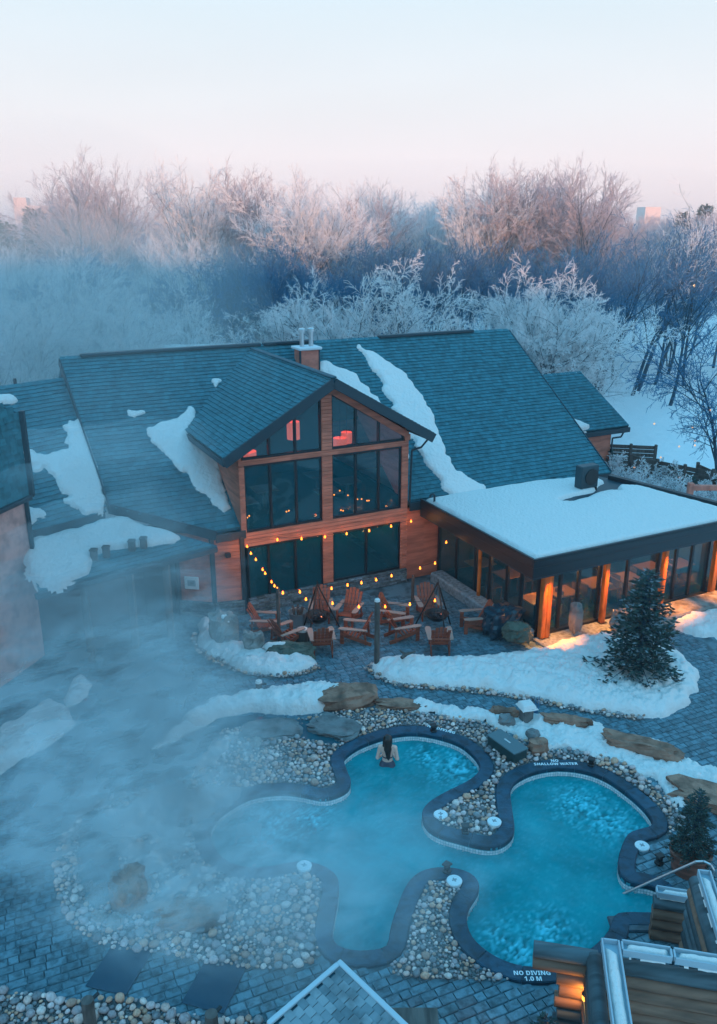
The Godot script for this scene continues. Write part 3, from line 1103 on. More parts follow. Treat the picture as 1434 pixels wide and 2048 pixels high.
func pond_left() -> PackedVector2Array:
	return PackedVector2Array([V(-5.63, -14.42), V(-5.34, -14.65), V(-4.82, -14.27), V(-4.58, -13.27), V(-4.4, -12.5), V(-4.5, -12.1), V(-4.72, -12.05), V(-5.04, -12.49), V(-5.37, -13.27)])

func pond_upper() -> PackedVector2Array:
	return PackedVector2Array([V(-3.42, -17.57), V(-4.0, -17.2), V(-4.2, -17.55), V(-3.4, -18.15), V(-2.70, -18.25), V(-1.94, -18.14), V(-0.9, -17.95), V(-0.35, -17.5), V(-0.5, -17.06), V(-1.0, -17.16), V(-1.87, -17.5), V(-2.7, -17.75)])

# ------------------------------------------------------------------ the lodge
const LODGE_AT := Vector3(-3.43, 0, -24.22)
const LODGE_TURN := 0.4638

func lodge() -> void:
	var L := thing("lodge", "large timber lodge with a glazed gable and a long shingled roof", "lodge", LODGE_AT, LODGE_TURN)
	# --- main roof, front slope, with the cross gable cut out
	var rise := Vector3(0, 4.5, -6.6)
	var front := slope_frame(Vector3(0, 2.8, 0), Vector3.RIGHT, rise)
	var k := rise.length() / 6.6          # slope length per metre of depth
	var outline := PackedVector2Array([V(-0.9, 0.0), V(0.02, 0.0), V(0.02, 3.45 * k), V(-0.3, 3.5 * k), V(2.72, 6.5 * k), V(5.75, 3.5 * k), V(5.62, 3.45 * k), V(5.62, 0.0), V(14.35, -0.12), V(14.2, 6.6 * k), V(-3.95, 6.6 * k), V(-3.68, 1.28 * k)])
	put("roof", slab(outline, front, 0.24).mesh(M.roof), L)
	stuff(put("roof_shingles", shingles(outline, front.translated_local(Vector3(0, 0.02, 0)), 0.17, 0.22, rng).mesh(M.shingle, true), L))
	# back slope
	var back := slope_frame(Vector3(14.2, 2.8, -13.2), Vector3.LEFT, Vector3(0, 4.5, 6.6))
	var bo := PackedVector2Array([V(0, 0), V(18.1, 0), V(18.1, 6.6 * k), V(0, 6.6 * k)])
	put("roof", slab(bo, back, 0.24).mesh(M.roof), L)
	# ridge vents
	for q in [[-3.3, 3.1], [3.2, 5.2], [8.0, 12.4]]:
		var b := MB.new()
		b.cube(q[0], q[1], 7.30, 7.42, -6.72, -6.45, 0.03)
		put("ridge_vent", b.mesh(M.trim), L)
	# fascias and gutters
	var fas := [[Vector3(5.7, 2.64, 0.05), Vector3(14.35, 2.64, 0.05), 0.28, Vector3.UP], [Vector3(14.33, 2.68, 0.05), Vector3(14.22, 7.2, -6.62), 0.3, Vector3(0, 1, 0.6)], [Vector3(-0.92, 2.72, 0.05), Vector3(-3.72, 3.6, -1.28), 0.3, Vector3.UP], [Vector3(-3.72, 3.6, -1.28), Vector3(-3.98, 7.2, -6.6), 0.32, Vector3(0, 1, 0.6)], [Vector3(-0.95, 2.63, 0.05), Vector3(0.0, 2.63, 0.05), 0.26, Vector3.UP]]
	for q in fas:
		var f := MB.new()
		f.board(q[0], q[1], 0.05, q[2], q[3], 0.01)
		put("fascia", f.mesh(M.trim), L)
	# --- the cross gable
	var apex := 7.22
	var eave := 5.2
	var half := 3.47
	var mid := 2.72
	var sl := Vector2(half, apex - eave).length()
	var rf := slope_frame(Vector3(mid + half, eave, 0.62), Vector3.FORWARD, Vector3(-half, apex - eave, 0))
	var ext := 0.62 + 3.4
	var gp := PackedVector2Array([V(0, 0), V(ext, 0), V(0.62 + 6.55, sl), V(0, sl)])
	put("gable_roof", slab(gp, rf, 0.2).mesh(M.roof), L)
	stuff(put("gable_shingles", shingles(gp, rf.translated_local(Vector3(0, 0.02, 0)), 0.15, 0.22, rng, 0.04).mesh(M.shingle, true), L))
	var lf := slope_frame(Vector3(mid - half, eave, -6.55), Vector3.BACK, Vector3(half, apex - eave, 0))
	var gr := PackedVector2Array([V(6.55 - 3.4, 0), V(6.55 + 0.62, 0), V(6.55 + 0.62, sl), V(0, sl)])
	put("gable_roof", slab(gr, lf, 0.2).mesh(M.roof), L)
	stuff(put("gable_shingles", shingles(gr, lf.translated_local(Vector3(0, 0.02, 0)), 0.15, 0.22, rng, 0.04).mesh(M.shingle, true), L))
	for s in [-1.0, 1.0]:
		var b := MB.new()
		b.board(Vector3(mid + s * (half + 0.02), eave - 0.14, 0.64), Vector3(mid, apex - 0.12, 0.64), 0.07, 0.3, Vector3.UP, 0.01)
		put("rake_board", b.mesh(M.trim), L)
		var e := MB.new()
		e.cube(mid + s * (half - 0.02) - 0.05, mid + s * (half - 0.02) + 0.05, eave - 0.24, eave - 0.06, -3.3, 0.6, 0.015)
		put("gutter", e.mesh(M.trim), L)
	var rc := MB.new()
	rc.board(Vector3(mid, apex + 0.04, 0.62), Vector3(mid, apex + 0.04, -6.4), 0.2, 0.06, Vector3.UP, 0.02)
	put("ridge_cap", rc.mesh(M.roof), L)
	# downpipe at the right of the gable
	var dp := MB.new()
	dp.path([Vector3(6.1, 5.0, 0.45), Vector3(5.95, 4.72, 0.3), Vector3(5.72, 4.6, 0.1), Vector3(5.68, 2.8, 0.08)], 0.035)
	put("downpipe", dp.mesh(M.trim), L)
	# --- glazed front: boards of cedar siding between the windows
	var top := func(x: float) -> float: return apex - 0.42 - absf(x - mid) * (apex - eave) / half
	var bands := [[-0.14, 5.62, 2.2, 2.66, "siding_band"], [-0.14, 5.62, 4.76, 4.93, "siding_band"], [2.55, 2.9, 0.5, 2.2, "siding_column"], [2.55, 2.9, 2.66, 4.76, "siding_column"], [2.55, 2.9, 4.93, 6.8, "siding_column"], [-0.14, 0.03, 2.66, 4.76, "siding_column"], [5.38, 5.62, 0.5, 2.2, "siding_column"], [5.38, 5.62, 2.66, 4.76, "siding_column"]]
	for q in bands:
		var b := MB.new()
		var y: float = q[2]
		while y < q[3] - 0.01:
			var y1 := minf(y + 0.115, q[3])
			b.cube(q[0], q[1], y + 0.004, y1 - 0.003, -0.12, 0.055 + 0.004 * rng.randf(), 0.006)
			y = y1
		put(q[4], b.mesh(M.siding), L)
	for s in [-1.0, 1.0]:
		var b := MB.new()
		var xa: float = mid + s * 2.87
		b.board(Vector3(xa, top.call(xa) - 0.02, -0.03), Vector3(mid + s * 0.1, top.call(mid) + 0.02, -0.03), 0.16, 0.2, Vector3.UP, 0.008)
		b.cube(xa - 0.1, xa + 0.1, 4.93, top.call(xa), -0.11, 0.05, 0.008)
		put("rake_trim", b.mesh(M.siding), L)
	# windows: [x0, x1, y0, y1, sloped, mullions]
	var wins := [[0.03, 2.55, 2.66, 4.76, false, [0.86, 1.7]], [2.9, 5.38, 2.66, 4.76, false, [3.74, 4.56]], [0.0, 2.55, 4.93, 6.4, true, [0.86, 1.7]], [2.9, 5.46, 4.93, 6.4, true, [3.74, 4.56]], [0.03, 2.55, 0.42, 2.2, false, [0.72, 1.62]], [2.9, 5.38, 0.5, 2.2, false, [4.12]]]
	for w in wins:
		var fr := MB.new()
		var win := MeshInstance3D.new()
		var xs := [w[0]]
		xs.append_array(w[5])
		xs.append(w[1])
		for m in xs:
			var x: float = m
			var hy: float = top.call(clampf(x, w[0] + 0.02, w[1] - 0.02)) - 0.03 if w[4] else w[3]
			fr.cube(clampf(x - 0.035, w[0], w[1] - 0.04), clampf(x + 0.035, w[0] + 0.04, w[1]), w[2], hy, -0.1, 0.02, 0.006)
		fr.cube(w[0], w[1], w[2], w[2] + 0.06, -0.09, 0.025, 0.006)
		if w[4]:
			var ya: float = top.call(w[0]) - 0.06
			var yb: float = top.call(w[1]) - 0.06
			fr.board(Vector3(w[0], ya, -0.04), Vector3(w[1], yb, -0.04), 0.12, 0.07, Vector3.UP, 0.006)
		else:
			fr.cube(w[0], w[1], w[3] - 0.06, w[3], -0.09, 0.025, 0.006)
		win.mesh = fr.mesh(M.frame)
		win.name = named(L, "window")
		L.add_child(win, true)
		for j in xs.size() - 1:
			var x0: float = xs[j] + 0.03
			var x1: float = xs[j + 1] - 0.03
			var g := MB.new()
			if w[4]:
				g.quad(Vector3(x0, w[2] + 0.05, -0.04), Vector3(x1, w[2] + 0.05, -0.04), Vector3(x1, maxf(w[2] + 0.06, top.call(x1) - 0.05), -0.04), Vector3(x0, maxf(w[2] + 0.06, top.call(x0) - 0.05), -0.04))
			else:
				g.quad(Vector3(x0, w[2] + 0.05, -0.04), Vector3(x1, w[2] + 0.05, -0.04), Vector3(x1, w[3] - 0.05, -0.04), Vector3(x0, w[3] - 0.05, -0.04))
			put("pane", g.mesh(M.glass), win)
	# cheeks of the gable above the main roof, and the box of the building
	for s in [[-0.14, 0.03], [5.5, 5.62]]:
		var b := MB.new()
		b.prism(Transform3D(Basis(Vector3(0, 0, -1), Vector3(1, 0, 0), Vector3(0, -1, 0)), Vector3.ZERO), PackedVector2Array([V(0.12, -2.66), V(3.6, -5.2), V(3.6, -5.3), V(0.12, -5.3)]), s[0], s[1])
		put("gable_cheek", b.mesh(M.siding), L)
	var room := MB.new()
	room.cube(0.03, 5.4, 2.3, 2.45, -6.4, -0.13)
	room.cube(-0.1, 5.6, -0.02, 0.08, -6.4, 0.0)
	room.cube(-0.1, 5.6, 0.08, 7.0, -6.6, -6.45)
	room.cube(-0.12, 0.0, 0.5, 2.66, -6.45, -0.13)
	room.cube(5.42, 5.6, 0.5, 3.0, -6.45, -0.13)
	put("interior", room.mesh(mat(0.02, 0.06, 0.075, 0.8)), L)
	# furniture dimly seen upstairs
	var fu := MB.new()
	for q in [[0.5, -1.6], [1.6, -2.6], [3.4, -1.4], [4.5, -2.2], [3.9, -3.4]]:
		fu.cube(q[0] - 0.4, q[0] + 0.4, 3.1, 3.15, q[1] - 0.4, q[1] + 0.4, 0.01)
		fu.cube(q[0] - 0.05, q[0] + 0.05, 2.45, 3.1, q[1] - 0.05, q[1] + 0.05)
	put("dining_table", fu.mesh(mat(0.10, 0.14, 0.14, 0.5)), L)
	# walls
	var wm := MB.new()
	wm.cube(5.62, 14.0, 0.0, 2.55, -0.25, -0.1)
	wm.cube(13.85, 14.0, 0.0, 2.55, -13.0, -0.25)
	wm.cube(-3.3, 14.0, 0.0, 2.6, -13.15, -13.0)
	wm.prism(Transform3D(Basis(Vector3(0, 0, -1), Vector3(1, 0, 0), Vector3(0, -1, 0)), Vector3.ZERO), PackedVector2Array([V(0.25, -2.5), V(6.6, -6.85), V(12.9, -2.5)]), 13.85, 14.0)
	put("wall", wm.mesh(M.siding), L)
	# --- angled entrance left of the gable
	var wl := MB.new()
	var pa := Vector3(-0.14, 0, 0.0)
	var pb := Vector3(-1.03, 0, -0.2)
	var pc := Vector3(-1.93, 0, -0.85)
	for q in [[pa, pb], [pb, pc]]:
		var a: Vector3 = q[0]
		var b: Vector3 = q[1]
		var w := MB.new()
		var y := 0.5
		while y < 2.6:
			w.board(a + Vector3(0, y + 0.055, 0), b + Vector3(0, y + 0.055, 0), 0.1, 0.108, Vector3.UP, 0.005)
			y += 0.115
		put("wall_panel", w.mesh(M.siding if q[0] == pa else M.pink), L)
	for q in [pa, pb, pc]:
		var w := MB.new()
		w.cube(q.x - 0.07, q.x + 0.07, 0.0, 2.6, q.z - 0.06, q.z + 0.09, 0.01)
		put("corner_post", w.mesh(M.trim), L)
	# stone base in thin courses
	var lg := MB.new()
	for q in [[Vector3(0.0, 0, 0.05), Vector3(5.62, 0, 0.05)], [pa + Vector3(0, 0, 0.06), pb + Vector3(0, 0, 0.06)], [pb + Vector3(0, 0, 0.06), pc + Vector3(0, 0, 0.06)]]:
		var a: Vector3 = q[0]
		var b: Vector3 = q[1]
		var dir := (b - a).normalized()
		var ln := (b - a).length()
		for row in 7:
			var x := 0.0
			while x < ln:
				var w := minf(rng.randf_range(0.16, 0.45), ln - x)
				if w > 0.03:
					var tone := rng.randf_range(0.6, 1.5)
					lg.col = Color(tone, tone, tone * rng.randf_range(0.9, 1.05)) * 0.6
					lg.board(a + dir * (x + 0.003) + Vector3(0, 0.035 + row * 0.07, 0), a + dir * (x + w - 0.004) + Vector3(0, 0.035 + row * 0.07, 0), 0.12 + rng.randf() * 0.05, 0.064, Vector3.UP, 0.008)
				x += w
	lg.col = Color(1, 1, 1)
	stuff(put("ledgestone", lg.mesh(M.ledge, true), L))
	# door beyond the corner
	var dm := MB.new()
	dm.board(pc + Vector3(-0.1, 1.05, -0.1), pc + Vector3(-1.0, 1.05, -0.3), 0.06, 2.1, Vector3.UP, 0.01)
	put("door", dm.mesh(mat(0.02, 0.045, 0.05, 0.4)), L)
	var db := MB.new()
	db.board(pc + Vector3(-0.05, 1.3, -0.35), pc + Vector3(-2.3, 1.3, -0.6), 0.1, 2.6, Vector3.UP)
	put("wall", db.mesh(mat(0.05, 0.06, 0.065, 0.8)), L)
	# sign with a faint print on the pink panel
	var d2 := (pc - pb).normalized()
	var nrm := d2.cross(Vector3.UP) * -1.0
	if nrm.z < 0:
		nrm = -nrm
	var sc := pb + d2 * 0.66 + Vector3(0, 1.12, 0) + nrm * 0.09
	var sign_root := thing("wall_sign", "square white framed notice with a small grey picture by the entrance", "sign")
	sign_root.transform = L.transform * Transform3D(Basis(-d2, Vector3.UP, nrm), sc)
	var sb := MB.new()
	sb.box(Transform3D(), Vector3(0.46, 0.42, 0.04), 0.02)
	put("board", sb.mesh(mat(0.78, 0.8, 0.8, 0.5)), sign_root)
	var si := Image.create(64, 48, false, Image.FORMAT_RGB8)
	si.fill(Color(0.62, 0.68, 0.7))
	var rn := RandomNumberGenerator.new()
	rn.seed = 4
	for q in 26:
		var g := rn.randf_range(0.15, 0.5)
		si.fill_rect(Rect2i(rn.randi_range(6, 52), rn.randi_range(8, 36), rn.randi_range(2, 9), rn.randi_range(2, 9)), Color(g, g * 1.05, g * 1.05))
	var sp := mat(1, 1, 1, 0.6)
	sp.albedo_texture = ImageTexture.create_from_image(si)
	var qm := QuadMesh.new()
	qm.size = Vector2(0.26, 0.2)
	qm.material = sp
	put("print", qm, sign_root, Transform3D(Basis(), Vector3(0, 0, 0.024)))
	var wl2 := MB.new()
	wl2.box(Transform3D(Basis(), Vector3(-0.6, 2.05, 0.06)), Vector3(0.16, 0.14, 0.14), 0.02)
	put("wall_lamp", wl2.mesh(M.frame), L)
	# --- chimney box with two flues
	var ch := thing("chimney", "pink clad chimney box with a metal cap and two short flues", "chimney", L.transform * Vector3(4.52, 6.2, -5.6), LODGE_TURN)
	var cb := MB.new()
	cb.cube(-0.36, 0.36, -0.3, 1.02, -0.3, 0.3, 0.01)
	put("cladding", cb.mesh(M.pink), ch)
	for s in [-1.0, 1.0]:
		var c2 := MB.new()
		c2.cube(s * 0.37 - 0.03, s * 0.37 + 0.03, -0.3, 1.01, 0.25, 0.31, 0.005)
		put("corner_trim", c2.mesh(M.trim), ch)
	var cc := MB.new()
	cc.cube(-0.45, 0.45, 1.02, 1.12, -0.4, 0.4, 0.02)
	put("cap", cc.mesh(mat(0.6, 0.66, 0.7, 0.6)), ch)
	for s in [-1.0, 1.0]:
		var fl := MB.new()
		fl.lathe(Transform3D(Basis(), Vector3(s * 0.18, 1.12, 0)), [Vector2(0.085, 0), Vector2(0.085, 0.5), Vector2(0.13, 0.51), Vector2(0.13, 0.62), Vector2(0.1, 0.65), Vector2(0.0, 0.66)], 14)
		put("flue", fl.mesh(M.metal), ch)
	# --- snow lying on the roof
	var t := L.transform * front
	var sn := func(p: PackedVector2Array, label: String, rise_: float, edge_: float) -> void:
		var q := PackedVector2Array()
		for a in p:
			q.append(Vector2(a.x, -a.y * k))
		structure(put("snow", mound(smooth(q, 3), 0.05, rise_ * 0.55, edge_ * 0.7, 0.02, 0.2, t, 0.045).mesh(M.snow)), label)
	sn.call(PackedVector2Array([V(-1.95, 3.62), V(-1.3, 3.85), V(-0.75, 4.0), V(-0.4, 4.25), V(-0.1, 4.15), V(-0.32, 3.6), V(-0.05, 3.0), V(-0.1, 1.8), V(-0.2, 1.0), V(-0.48, 0.5), V(-0.75, 0.95), V(-1.1, 1.7), V(-1.45, 2.3), V(-1.75, 3.0)]), "drift of snow on the roof in the left valley of the gable", 0.2, 0.5)
	sn.call(PackedVector2Array([V(4.9, 5.75), V(5.5, 5.6), V(6.2, 4.9), V(6.6, 4.0), V(6.7, 3.4), V(6.3, 3.4), V(5.85, 3.75), V(5.3, 4.6), V(5.0, 5.3)]), "drift of snow on the roof in the right valley of the gable", 0.16, 0.3)
	sn.call(PackedVector2Array([V(6.98, 6.3), V(7.15, 6.0), V(7.9, 5.4), V(8.35, 4.5), V(8.4, 3.5), V(8.15, 2.3), V(8.1, 1.2), V(8.3, 0.5), V(8.9, -0.12), V(7.5, -0.15), V(7.2, 0.35), V(7.1, 1.2), V(6.95, 2.4), V(6.98, 3.6), V(7.02, 4.8), V(6.95, 5.6)]), "long tongue of snow down the roof right of the gable", 0.2, 0.35)
	sn.call(PackedVector2Array([V(5.75, 3.0), V(6.25, 2.95), V(6.6, 2.2), V(6.5, 1.5), V(6.1, 1.15), V(5.75, 0.95)]), "patch of snow on the roof under the right gable eave", 0.2, 0.4)
	sn.call(PackedVector2Array([V(-2.4, 4.45), V(-2.15, 4.42), V(-1.85, 4.3), V(-1.8, 4.18), V(-2.1, 4.15), V(-2.35, 4.2)]), "small patch of snow high on the left roof", 0.09, 0.15)
	sn.call(PackedVector2Array([V(0.75, 5.0), V(0.95, 5.25), V(1.02, 5.15), V(0.85, 4.9)]), "scrap of snow beside the left gable valley", 0.1, 0.1)
	# added glowing bulbs stand in for fire and string-light reflections in the upper panes
	var il := thing("reflection_bulbs", "tiny glowing bulbs added as reflections in the upper right window", "string lights", LODGE_AT, LODGE_TURN, "added reflection bulbs")
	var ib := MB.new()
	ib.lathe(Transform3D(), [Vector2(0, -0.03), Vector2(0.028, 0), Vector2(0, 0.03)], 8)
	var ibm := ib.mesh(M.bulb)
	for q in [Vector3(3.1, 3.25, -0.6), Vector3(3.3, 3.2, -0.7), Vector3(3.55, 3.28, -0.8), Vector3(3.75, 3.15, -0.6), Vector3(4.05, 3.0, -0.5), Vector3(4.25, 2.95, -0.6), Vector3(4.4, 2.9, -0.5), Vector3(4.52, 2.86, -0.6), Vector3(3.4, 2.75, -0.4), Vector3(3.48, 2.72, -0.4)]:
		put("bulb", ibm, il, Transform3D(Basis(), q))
	var il2 := thing("reflection_bulbs", "tiny glowing bulbs added as reflections in the upper left window", "string lights", LODGE_AT, LODGE_TURN, "added reflection bulbs")
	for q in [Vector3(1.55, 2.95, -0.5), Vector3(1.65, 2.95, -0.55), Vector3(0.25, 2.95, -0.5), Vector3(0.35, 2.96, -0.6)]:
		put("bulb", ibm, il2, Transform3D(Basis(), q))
	# --- lamps hanging inside the upper windows
	for q in [[Vector3(1.95, 5.2, -0.75), 0.2, 0.55, "tall red drum lampshade behind the left pane of the gable"], [Vector3(0.42, 4.55, -0.8), 0.3, 0.42, "red lampshade low in the left corner of the gable window"], [Vector3(3.62, 4.66, -0.9), 0.22, 0.36, "pale red lampshade behind the right gable window"], [Vector3(4.05, 4.72, -1.3), 0.18, 0.36, "narrow red lampshade behind the mullion of the right gable window"]]:
		var p := thing("pendant_lamp", q[3], "lamp", L.transform * q[0], 0.0, "red lampshades hanging in the gable")
		var sh := MB.new()
		sh.lathe(Transform3D(), [Vector2(q[1], 0), Vector2(q[1], q[2])], 20)
		put("lamp_shade", sh.mesh(M.shade), p)
		var cd := MB.new()
		cd.tube(Vector3(0, q[2] * 0.5, 0), Vector3(0, 1.4, 0), 0.01, 0.01, 5)
		put("cord", cd.mesh(M.iron), p)
		var bb := MB.new()
		bb.lathe(Transform3D(Basis(), Vector3(0, q[2] * 0.4, 0)), [Vector2(0.0, -0.05), Vector2(0.05, 0.0), Vector2(0.0, 0.05)], 8)
		put("bulb", bb.mesh(glow(1.0, 0.4, 0.15, 3.0)), p)
		lamp(p, Vector3(0, q[2] * 0.4, 0), Color(1.0, 0.55, 0.3), 0.04, 0.05)

# ------------------------------------------------------------------ glass pavilion
func pavilion() -> void:
	var P := thing("glass_pavilion", "flat-roofed glass dining pavilion under smooth snow", "pavilion", LODGE_AT, LODGE_TURN)
	var rp := PackedVector2Array([V(6.15, 6.1), V(14.75, 6.1), V(13.6, 0.9), V(13.3, 0.0), V(6.15, 0.0)])
	var roof := MB.new()
	roof.prism(Transform3D(), rp, 2.25, 2.8)
	put("roof", roof.mesh(M.trim), P)
	# fascia boards, stepped
	for q in [[2.30, 2.62, 0.03], [2.62, 2.84, 0.07]]:
		var fb := MB.new()
		fb.cube(6.15 - q[2], 14.75, q[0], q[1], 6.1, 6.1 + q[2], 0.01)
		fb.cube(6.15 - q[2], 6.15, q[0], q[1], 0.1, 6.1, 0.01)
		put("fascia", fb.mesh(M.frame), P)
	var ed := MB.new()
	ed.cube(6.07, 14.8, 2.845, 2.9, 6.1, 6.18, 0.01)
	ed.cube(6.07, 6.15, 2.845, 2.9, 0.1, 6.09, 0.01)
	ed.board(Vector3(14.72, 2.86, 6.0), Vector3(13.55, 2.86, 0.85), 0.2, 0.2, Vector3.UP, 0.01)
	put("roof_edge", ed.mesh(M.frame), P)
	# snow on top, melted open along the back
	var sp := PackedVector2Array([V(6.25, 5.98), V(9, 6.0), V(13, 6.0), V(14.5, 5.98), V(13.75, 2.1), V(13.2, 1.75), V(12.9, 2.0), V(12.75, 2.3), V(12.4, 2.05), V(11.9, 2.1), V(11.2, 2.35), V(10.5, 2.45), V(10.2, 2.3), V(10.25, 2.12), V(11.0, 1.95), V(11.9, 1.9), V(12.5, 1.45), V(13.0, 1.2), V(13.1, 0.7), V(12.9, 0.35), V(12.2, 0.3), V(11, 0.05), V(8.5, 0.05), V(6.25, 0.1)])
	structure(put("snow", mound(sp, 0.08, 0.13, 0.14, 0.012, 0.03, P.transform, 2.79, 0.5).mesh(M.snow)), "smooth sheet of snow on the flat pavilion roof")
	# glass walls
	var wins := []
	# left wall at x 6.95
	var zs := [0.0, 1.1, 2.2, 3.0, 3.9, 4.6, 5.4]
	var xs := [6.95, 7.72, 8.4, 9.2, 10.3, 11.55, 12.3, 13.0, 13.7, 14.4]
	var base := MB.new()
	base.cube(6.85, 7.05, -0.02, 0.16, 0.0, 5.45, 0.01)
	base.cube(6.95, 14.4, -0.02, 0.16, 5.3, 5.5, 0.01)
	put("plinth", base.mesh(M.frame), P)
	var hd := MB.new()
	hd.cube(6.88, 7.02, 2.1, 2.26, 0.0, 5.45, 0.01)
	hd.cube(6.95, 14.4, 2.1, 2.26, 5.33, 5.47, 0.01)
	put("head_rail", hd.mesh(M.frame), P)
	for k in zs.size():
		var m := MB.new()
		m.cube(6.9, 7.0, 0.16, 2.12, zs[k] - 0.05, zs[k] + 0.05, 0.008)
		put("mullion", m.mesh(M.frame), P)
		if k < zs.size() - 1:
			var g := MB.new()
			g.quad(Vector3(6.95, 0.16, zs[k] + 0.05), Vector3(6.95, 0.16, zs[k + 1] - 0.05), Vector3(6.95, 2.1, zs[k + 1] - 0.05), Vector3(6.95, 2.1, zs[k] + 0.05))
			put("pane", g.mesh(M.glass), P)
	for k in xs.size():
		var m := MB.new()
		if k > 0:
			m.cube(xs[k] - 0.05, xs[k] + 0.05, 0.16, 2.12, 5.35, 5.45, 0.008)
			put("mullion", m.mesh(M.frame), P)
		if k < xs.size() - 1:
			var g := MB.new()
			g.quad(Vector3(xs[k] + 0.05, 0.16, 5.4), Vector3(xs[k + 1] - 0.05, 0.16, 5.4), Vector3(xs[k + 1] - 0.05, 2.1, 5.4), Vector3(xs[k] + 0.05, 2.1, 5.4))
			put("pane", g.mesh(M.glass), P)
	var room := MB.new()
	room.cube(6.95, 14.4, -0.02, 0.05, 0.0, 5.4)
	room.cube(6.95, 13.2, 0.05, 2.25, -0.09, -0.02)
	room.box(Transform3D(Basis(Vector3.UP, 0.2), Vector3(13.9, 1.15, 3.0)), Vector3(0.1, 2.2, 5.5))
	put("interior", room.mesh(mat(0.03, 0.05, 0.065, 0.6)), P)
	# sun screens and bulkhead inside
	var sc := MB.new()
	sc.cube(8.1, 9.1, 0.9, 1.8, 2.4, 2.5, 0.01)
	sc.cube(10.4, 11.4, 0.9, 1.8, 2.0, 2.1, 0.01)
	put("partition", sc.mesh(mat(0.22, 0.16, 0.11, 0.7)), P)
	# lit timber posts outside
	for q in [[Vector3(7.05, 0.0, 5.62), 0.2], [Vector3(9.25, 0.0, 5.62), 0.16], [Vector3(11.6, 0.0, 5.62), 0.16], [Vector3(13.85, 0.0, 5.62), 0.18], [Vector3(6.72, 0.0, 2.75), 0.1]]:
		var lab: String = ["thick orange-lit timber post at the corner of the glass pavilion", "orange-lit timber post second from the pavilion corner", "orange-lit timber post half hidden behind the top of the spruce", "orange-lit timber post at the far right of the pavilion", "slim lit timber post on the fire circle side of the pavilion"][[7.05, 9.25, 11.6, 13.85, 6.72].find(snappedf(q[0].x, 0.01))]
		var p := thing("timber_post", lab, "post", P.transform * q[0], LODGE_TURN, "lit timber posts round the pavilion")
		var pm := MB.new()
		var w: float = q[1]
		if w > 0.19:
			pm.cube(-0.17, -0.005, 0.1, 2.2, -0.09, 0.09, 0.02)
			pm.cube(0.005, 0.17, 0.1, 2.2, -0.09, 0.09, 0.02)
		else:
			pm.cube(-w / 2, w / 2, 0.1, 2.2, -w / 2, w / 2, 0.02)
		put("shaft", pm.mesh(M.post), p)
		var ft := MB.new()
		ft.cube(-w / 2 - 0.07, w / 2 + 0.07, -0.02, 0.1, -0.15, 0.15, 0.015)
		put("footing", ft.mesh(M.dark), p)
		if w > 0.12:
			# flood lamps let into the soffit
			var fx := MB.new()
			fx.lathe(Transform3D(Basis(), Vector3(0, 2.19, 0.24)), [Vector2(0.0, 0), Vector2(0.07, 0.0), Vector2(0.07, 0.05)], 12)
			put("soffit_lamp", fx.mesh(M.flame), p)
			var sl := SpotLight3D.new()
			sl.name = "lamp_light"
			sl.position = Vector3(0, 2.15, 0.24)
			sl.rotation = Vector3(-PI / 2 - 0.1, 0, 0)
			sl.spot_angle = 30.0
			sl.spot_angle_attenuation = 0.8
			sl.light_color = lin(1.0, 0.30, 0.03)
			sl.light_energy = 15.0
			sl.light_size = 0.05
			sl.spot_range = 10.0
			sl.spot_attenuation = 2.0
			sl.shadow_enabled = true
			p.add_child(sl)
	# dining tables
	var proto: Node3D = null
	var spots := [Vector3(7.6, 0.05, 4.55), Vector3(8.6, 0.05, 4.5), Vector3(10.0, 0.05, 4.4), Vector3(8.0, 0.05, 2.6), Vector3(7.7, 0.05, 1.4), Vector3(12.5, 0.05, 4.2), Vector3(13.6, 0.05, 4.4), Vector3(11.2, 0.05, 4.5)]
	for k in spots.size():
		var lab: String = ["wooden table at the pavilion corner window", "wooden table lit by a lamp behind the second pane from the corner", "wooden table behind the second lit post", "wooden table in the middle of the pavilion", "wooden table by the fire circle side glass", "wooden table behind the spruce", "wooden table by the far right panes", "wooden table behind the third lit post"][k]
		if proto == null:
			proto = thing("dining_table", lab, "table", P.transform * spots[k], LODGE_TURN, "tables in the pavilion")
			var tt := MB.new()
			tt.cube(-0.42, 0.42, 0.72, 0.76, -0.36, 0.36, 0.01)
			put("tabletop", tt.mesh(mat(0.34, 0.18, 0.07, 0.35)), proto)
			var lg := MB.new()
			lg.cube(-0.05, 0.05, 0.03, 0.72, -0.05, 0.05)
			lg.cube(-0.28, 0.28, 0.0, 0.03, -0.25, 0.25)
			put("pedestal", lg.mesh(M.iron), proto)
		else:
			again(proto, "dining_table", lab, P.transform * spots[k], LODGE_TURN)
	# chairs at the tables
	var seat: Node3D = null
